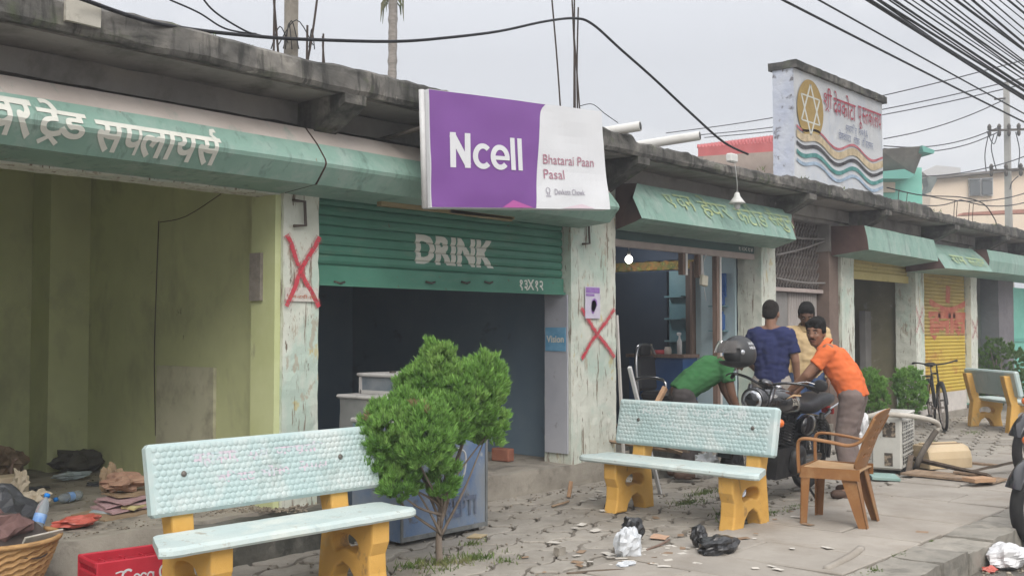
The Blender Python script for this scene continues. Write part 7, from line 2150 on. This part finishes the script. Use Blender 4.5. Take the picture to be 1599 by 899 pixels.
# cream box with crumpled paper
m_creamb = mat('cream_carton', (.5, .41, .29), (.57, .48, .35), 5, .9)
p = gp(16, 788, FZ)
CX = thing('cream_carton', 'small cream carton with a red stripe standing on the first shop floor', 'carton', (p.x, p.y+.06, FZ))
b = MB(); b.box((0, 0, .1), (.24, .17, .2), (0, .02, .2), 0, .008); b.build('box', [m_creamb], CX)
b = MB(); b.box((.055, -.0885, .1), (.008, .004, .16), None); b.v = [tuple(Matrix.Rotation(.2, 3, 'Z') @ Vector(q)) for q in b.v]; b.build('stripe', [m_rbag], CX)
m_cpap = mat('crumpled_cream_paper', (.47, .40, .30), (.6, .53, .42), 8, .9)
p = gp(52, 795, FZ); ragged((p.x, p.y, FZ), (.11, .08, .06), 4.4, 'crumpled_paper', m_cpap, 'crumpled cream paper lying beside the cream carton', 'paper', None, .4)
p = gp(36, 765, FZ+.12); ragged((p.x, p.y+.05, FZ+.1), (.05, .05, .08), 7.4, 'crumpled_paper', m_cpap, 'crumpled cream paper stuffed upright behind the cream carton', 'paper', None, .4)
p = gp(6, 745, FZ); ragged((p.x, p.y, FZ), (.16, .12, .12), 1.4, 'leaf_heap', m_board, 'heap of dry brown packing in the corner behind the cream carton', 'rubbish', None, .4)
b = MB(); p = gp(14, 760, FZ+.1); b.tube(spline3([p, p+V3(.03, .02, .16), p+V3(.06, .0, .2)], 4), .008, 5); solo(b, 'dry_stick', [m_wood], 'thin dry stick poking out of the packing heap', 'stick')
# stack of papers and cardboard
m_pinkp = mat('faded_pink_card', (.36, .23, .24), (.46, .32, .33), 6, .9); m_card = mat('brown_cardboard', (.24, .17, .105), (.33, .245, .16), 6, .95)
m_yp = mat('old_yellow_paper', (.44, .38, .17), (.52, .46, .24), 8, .9); m_gp = mat('grey_blue_card', (.3, .36, .38), (.38, .43, .45), 6, .9)
m_bpap = mat('brown_paper', (.23, .13, .09), (.42, .27, .19), 9, .9)
def sheet(c, w, h, rz, m_, nm, lab, cat, grp=None, amp=.02, t=.004, seed=0, tilt=(0, 0)):
    b = MB(); n = 7; v, f = [], []
    for l_ in (0, 1):
        for i in range(n+1):
            for j in range(n+1):
                x, y = (-.5+i/n)*w, (-.5+j/n)*h
                z = amp*(noise.noise(Vector((x*6+seed, y*6, seed)))+.6*noise.noise(Vector((x*15, y*15+seed, 2))))+abs(amp)*.9+x*tilt[0]+y*tilt[1]-l_*t
                edge = 1+.06*noise.noise(Vector((i*1.3+seed, j*1.7, 5)))
                v.append((x*edge, y*edge, z))
    N1 = (n+1)**2
    for i in range(n):
        for j in range(n):
            a = i*(n+1)+j; f += [(a, a+n+1, a+n+2, a+1), (N1+a, N1+a+1, N1+a+n+2, N1+a+n+1)]
    for i in range(n):
        a, c_ = i*(n+1), (i+1)*(n+1)
        f += [(a, N1+a, N1+c_, c_), (a+n, c_+n, N1+c_+n, N1+a+n), (i, i+1, N1+i+1, N1+i), (n*(n+1)+i, N1+n*(n+1)+i, N1+n*(n+1)+i+1, n*(n+1)+i+1)]
    Mz = Matrix.Translation(c) @ Matrix.Rotation(rz, 4, 'Z')
    b.add(v, f, 0, False, Mz); return solo(b, nm, [m_], lab, cat, grp)
pz = gp(190, 800, FZ)
for k, (dx, dy, z, w, h, rz, m_, lab) in enumerate(((0, 0, 0, .55, .34, .2, m_card, 'broad brown cardboard sheet under the paper stack on the first shop floor'), (-.06, .06, .015, .2, .2, .8, m_gp, 'grey blue card sticking out of the paper stack'),
        (.05, .05, .025, .36, .26, .1, m_pinkp, 'lowest pink card folder in the paper stack'), (.06, .07, .05, .34, .24, -.15, m_pinkp, 'middle pink card folder in the paper stack'), (.08, .06, .075, .33, .25, .3, m_pinkp, 'top pink card folder in the paper stack'),
        (.06, -.05, .03, .15, .1, .5, m_yp, 'yellowed paper slipping from the front of the paper stack'), (.12, .12, .1, .3, .2, .1, m_card, 'brown card on top of the pink folders'))):
    sheet((pz.x+dx, pz.y+dy, FZ+z), w, h, rz, m_, 'card_sheet', lab, 'card', None, .015, .012, k*3.3, (0, .04))
ragged((pz.x+.1, pz.y+.16, FZ+.12), (.15, .1, .06), 9.1, 'brown_paper', m_bpap, 'crumpled brown wrapping heaped on the paper stack', 'paper', None, .4)
ragged((pz.x+.08, pz.y+.3, FZ+.1), (.07, .06, .1), 2.9, 'brown_paper', m_card, 'upright twist of brown wrapping behind the paper stack', 'paper', None, .35)
p = gp(112, 748, FZ); ragged((p.x, p.y, FZ), (.12, .06, .03), 6.6, 'grey_paper', m_gp, 'small grey crumpled paper deep on the first shop floor', 'paper', None, .4)
p = gp(125, 735, FZ); ragged((p.x, p.y, FZ), (.24, .16, .1), 7.7, 'dark_rag', mat('dusty_dark_rag', (.07, .065, .055), (.1, .095, .08), 5, .95), 'dusty dark rag against the lime wall corner', 'rag', None, .25)
p = gp(55, 765, FZ); ragged((p.x, p.y, FZ), (.09, .05, .015), 4.9, 'dark_scrap', m_greybag, 'flat dark scrap beyond the cream carton', 'scrap')
p = gp(155, 757, FZ); ragged((p.x, p.y, FZ), (.1, .06, .015), 5.7, 'dark_scrap', m_greybag, 'flat dark scrap beside the brown paper stack', 'scrap')
# red crate
m_crate = mat('red_crate', (.42, .018, .035), (.5, .03, .05), 6, .5, spec=.35, layers=[((.3, .06, .06), 5, ONE, .58, .7, .6)])
ca = gp(163, 905, .0); cb = gp(290, 890, .0)
qa = gp(163, 879, .235)
q = Vector((qa.x+.215, qa.y+.03, 0))
RC = thing('drinks_crate', 'red plastic drinks crate with white script under the near bench', 'crate', (q.x+.0, q.y+.12, 0), R(-8))
cw, cd, ch = .44, .3, .235
b = MB()
for sy in (-1, 1): b.box((0, sy*(cd/2-.01), ch/2), (cw, .02, ch), None, 0, .006)
for sx in (-1, 1): b.box((sx*(cw/2-.01), 0, ch*.36), (.02, cd-.042, ch*.7), None, 0, .004); b.box((sx*(cw/2-.01), 0, ch-.02), (.024, cd-.042, .035), None, 0, .006)
b.box((0, 0, .012), (cw-.045, cd-.045, .02)); b.build('shell', [m_crate], RC)
b = MB()
for k in range(1, 4): b.box((-cw/2+cw*k/4, 0, ch*.45), (.008, cd-.05, ch*.82))
for k in range(1, 3): b.box((0, -cd/2+cd*k/3, ch*.46), (cw-.05, .008, ch*.8))
b.build('divider', [m_crate], RC)
b = MB(); b.torus((0, 0, 0), .01, .001, 'z', 6, 3); b.v, b.f, b.mi, b.sm = [], [], [], []
def script(u0, v0, s, pts, w): lay(b, stroke2([(u0+p[0]*s, v0+p[1]*s) for p in pts], w), lambda u, z: (u, -cd/2-.0015, z))
def arcp(cx, cy, rx, ry, a0, a1, n=14): return [(cx+rx*math.cos(R(a0+(a1-a0)*i/n)), cy+ry*math.sin(R(a0+(a1-a0)*i/n))) for i in range(n+1)]
sc_ = .06; u0, v0 = -.09, .105
script(u0, v0, sc_, arcp(.55, .62, .5, .6, 48, 308, 20), .012); script(u0, v0, sc_, [(-.55, 1.05), (-.1, 1.15), (.4, 1.05)], .008)
for k in range(3):
    cx = 1.35+.62*k
    script(u0, v0, sc_, arcp(cx, .38, .27, .36, 30, 390 if k != 1 else 330, 18), .009)
script(u0, v0, sc_, [(2.86, .74), (2.84, .1), (3.05, .02)], .009)
script(u0, v0, sc_, arcp(3.9, .62, .45, .6, 40, 300, 18), .011)
b.build('lettering', [m_flexw], RC, None, fix=False)

# ------------------------------------------------------------------ rubbish on the pavement
p = gp(1122, 866); crumple((p.x, p.y, .01), (.17, .105, .065), 1.9, 'black_bag', m_bbag, 'large crumpled black plastic bag on the slabs', 'bag', None, 26, 16, .2, 2.0)
p = gp(1100, 858); crumple((p.x-.02, p.y+.03, .02), (.055, .055, .075), 4.2, 'black_bag', m_bbag, 'knotted black bag neck standing against the large black bag', 'bag', None, 20, 12, .2, 2.2)
p = gp(988, 850); crumple((p.x, p.y, .03), (.08, .07, .085), 7.1, 'black_bag', m_bbag, 'small black plastic bag behind the clear bag', 'bag', None, 20, 12, .22, 2.2)
p = gp(981, 872); crumple((p.x, p.y, 0), (.09, .08, .11), 3.1, 'clear_bag', m_cbag, 'clear knotted plastic bag among the paper scraps', 'bag', None, 22, 14, .2, 3)
p = gp(978, 886); crumple((p.x, p.y, 0), (.08, .05, .02), 5.8, 'clear_bag', m_cbag, 'flat clear polythene scrap in front of the clear bag', 'bag')
p = gp(968, 786); crumple((p.x, p.y, 0), (.07, .05, .05), 2.3, 'crumpled_paper', mat('orange_paper', (.5, .28, .15), (.58, .38, .25), 9, .9), 'crumpled orange brown paper by the bench leg', 'paper', None, 20, 12, .4)
p = gp(1183, 808); crumple((p.x, p.y, 0), (.065, .05, .065), 6.3, 'white_bag', m_wbag, 'small white plastic bag beside the yellow leg of the turned bench', 'bag', None, 20, 12, .4)
p = gp(1573, 885, -.135); crumple((p.x, p.y, -.135), (.17, .12, .085), 3.5, 'white_bag', m_wbag, 'white plastic bag lying on the road against the kerb', 'bag', None, 26, 16, .18, 1.9)
p = gp(1457, 899, -.135); crumple((p.x, p.y, -.13), (.08, .06, .05), 2.7, 'purple_wrapper', mat('purple_foil', (.2, .05, .22), (.3, .1, .32), 9, .35), 'purple foil wrapper at the foot of the kerb', 'wrapper')
p = gp(1523, 882, -.135); crumple((p.x, p.y, -.135), (.06, .05, .06), 8.1, 'crumpled_paper', m_cpap, 'cream crumpled paper in the gutter beside the white bag', 'paper')
p = gp(1545, 893, -.135); crumple((p.x, p.y, -.135), (.06, .04, .02), 9.4, 'orange_scrap', m_rbag, 'small orange plastic scrap in the gutter', 'scrap')
b = MB(); p = gp(874, 866); b.rough(p.x-.035, p.x+.035, p.y-.025, p.y+.025, -.005, .05, .03, .012, 20, 4); solo(b, 'stone', [m_plinth], 'grey broken stone lying alone on the pavers', 'stone')
p = gp(1030, 840); sheet((p.x, p.y, .004), .17, .11, .4, mat('peach_card', (.42, .26, .17), (.5, .33, .23), 7, .9), 'card_scrap', 'peach coloured card scrap beside the small black bag', 'card', None, .012, .003, 2)
p = gp(1022, 868); sheet((p.x, p.y, .004), .06, .05, .9, m_bcap, 'blue_scrap', 'bright blue foil scrap among the paper scraps', 'scrap', None, .01, .002, 5)
p = gp(745, 838); sheet((p.x, p.y, .006), .15, .1, .4, mat('tan_board', (.45, .35, .2), (.5, .4, .25), 6, .9), 'tan_board', 'tan board scrap at the foot of the blue cabinet', 'board', None, .006, .008, 7)
def stick(px0, px1, r, m_, nm, lab):
    b = MB(); a, c_ = gp(*px0, .015), gp(*px1, .015); m2 = (a+c_)/2+V3(.02, -.02, .006); b.tube(spline3([a, m2, c_], 4), r, 5); solo(b, nm, [m_], lab, 'stick')
stick((1010, 858), (1045, 842), .008, m_wood, 'thin_stick', 'thin brown stick beside the clear bag')
stick((862, 790), (888, 782), .01, m_board, 'thin_stick', 'short stick on the pavers before the plinth')
b = MB(); p = gp(890, 776); b.box((p.x, p.y, .07), (.03, .03, .14), (.1, .2, .3), 0, .004); solo(b, 'wood_peg', [m_lboard], 'small upright wood peg on the pavers by the plinth', 'wood')
stick((885, 895), (975, 889), .008, m_dboard, 'thin_stick', 'dark thin stick lying before the clear bag')
stick((1290, 890), (1345, 857), .03, m_slab, 'cement_ridge', 'low cement ridge crossing the slabs')
rs = random.Random(31)
m_scrap = island(mat('paper_scrap', (.5, .46, .4), (.6, .57, .52), 8, .9), .75, 1.1)
m_scrapb = mat('brown_scrap', (.2, .13, .08), (.3, .21, .14), 9, .9)
spots = [(1010+rs.gauss(0, 34), 866+rs.gauss(0, 11)) for _ in range(46)]+[(rs.uniform(840, 1330), rs.uniform(775, 896)) for _ in range(24)]+[(1210, 815), (1237, 862), (1236, 800), (820, 872), (905, 885), (850, 895), (1160, 845), (1292, 860), (1440, 835), (1433, 845), (1505, 760), (1350, 800), (910, 784), (945, 775), (935, 768)]
for k, (px, py) in enumerate(spots):
    p = gp(px, py); br = rs.random() < .3; s = rs.uniform(.018, .06)
    sheet((p.x, p.y, .006 if p.y > 3.9 else .018), s*1.5, s, rs.random()*3, m_scrapb if br else m_scrap, 'dry_leaf' if br else 'paper_scrap',
          'small brown dry leaf lying on the pavement' if br else 'small torn pale paper scrap lying on the pavement', 'leaf' if br else 'paper', 'dry leaves on the pavement' if br else 'paper scraps on the pavement', .008, .0015, k*1.7)
m_crumb = island(mat('grit', (.16, .13, .1), (.32, .28, .22), 30, .95), .5, 1.2)
b = MB()
for k in range(1500):
    if rs.random() < .5: x, y = rs.uniform(3, 20), 6.06-abs(rs.gauss(0, .12))
    else: x, y = rs.uniform(3.5, 16), rs.uniform(3.9, 6)
    r_ = rs.uniform(.003, .011); b.ell((x, y, r_*.4), (r_*rs.uniform(.8, 1.6), r_, r_*.7), 5, 4, rot=(0, 0, rs.random()*3), smooth=False)
for k in range(900):
    x, y = rs.uniform(4, 16), 2.32-abs(rs.gauss(0, .25)); r_ = rs.uniform(.004, .016); b.ell((x, y, -.135+r_*.3), (r_*1.3, r_, r_*.7), 5, 4, rot=(0, 0, rs.random()*3), smooth=False)
for k in range(700):
    x, y = rs.uniform(2.3, 4.6), 6.2+rs.random()**2*2.6; r_ = rs.uniform(.002, .008); b.ell((x, y, FZ+r_*.3), (r_*1.4, r_, r_*.6), 5, 4, rot=(0, 0, rs.random()*3), smooth=False)
for k in range(500):
    p = gp(rs.uniform(330, 480), rs.uniform(780, 800), FZ); r_ = rs.uniform(.003, .011); b.ell((p.x, p.y, FZ+r_*.3), (r_*1.4, r_, r_*.8), 5, 4, rot=(0, 0, rs.random()*3), smooth=False)
o = b.build('grit', [m_crumb], None, fix=False); o['kind'] = 'stuff'; o['label'] = 'scattered grit and crumbs along plinth, pavers and gutter'
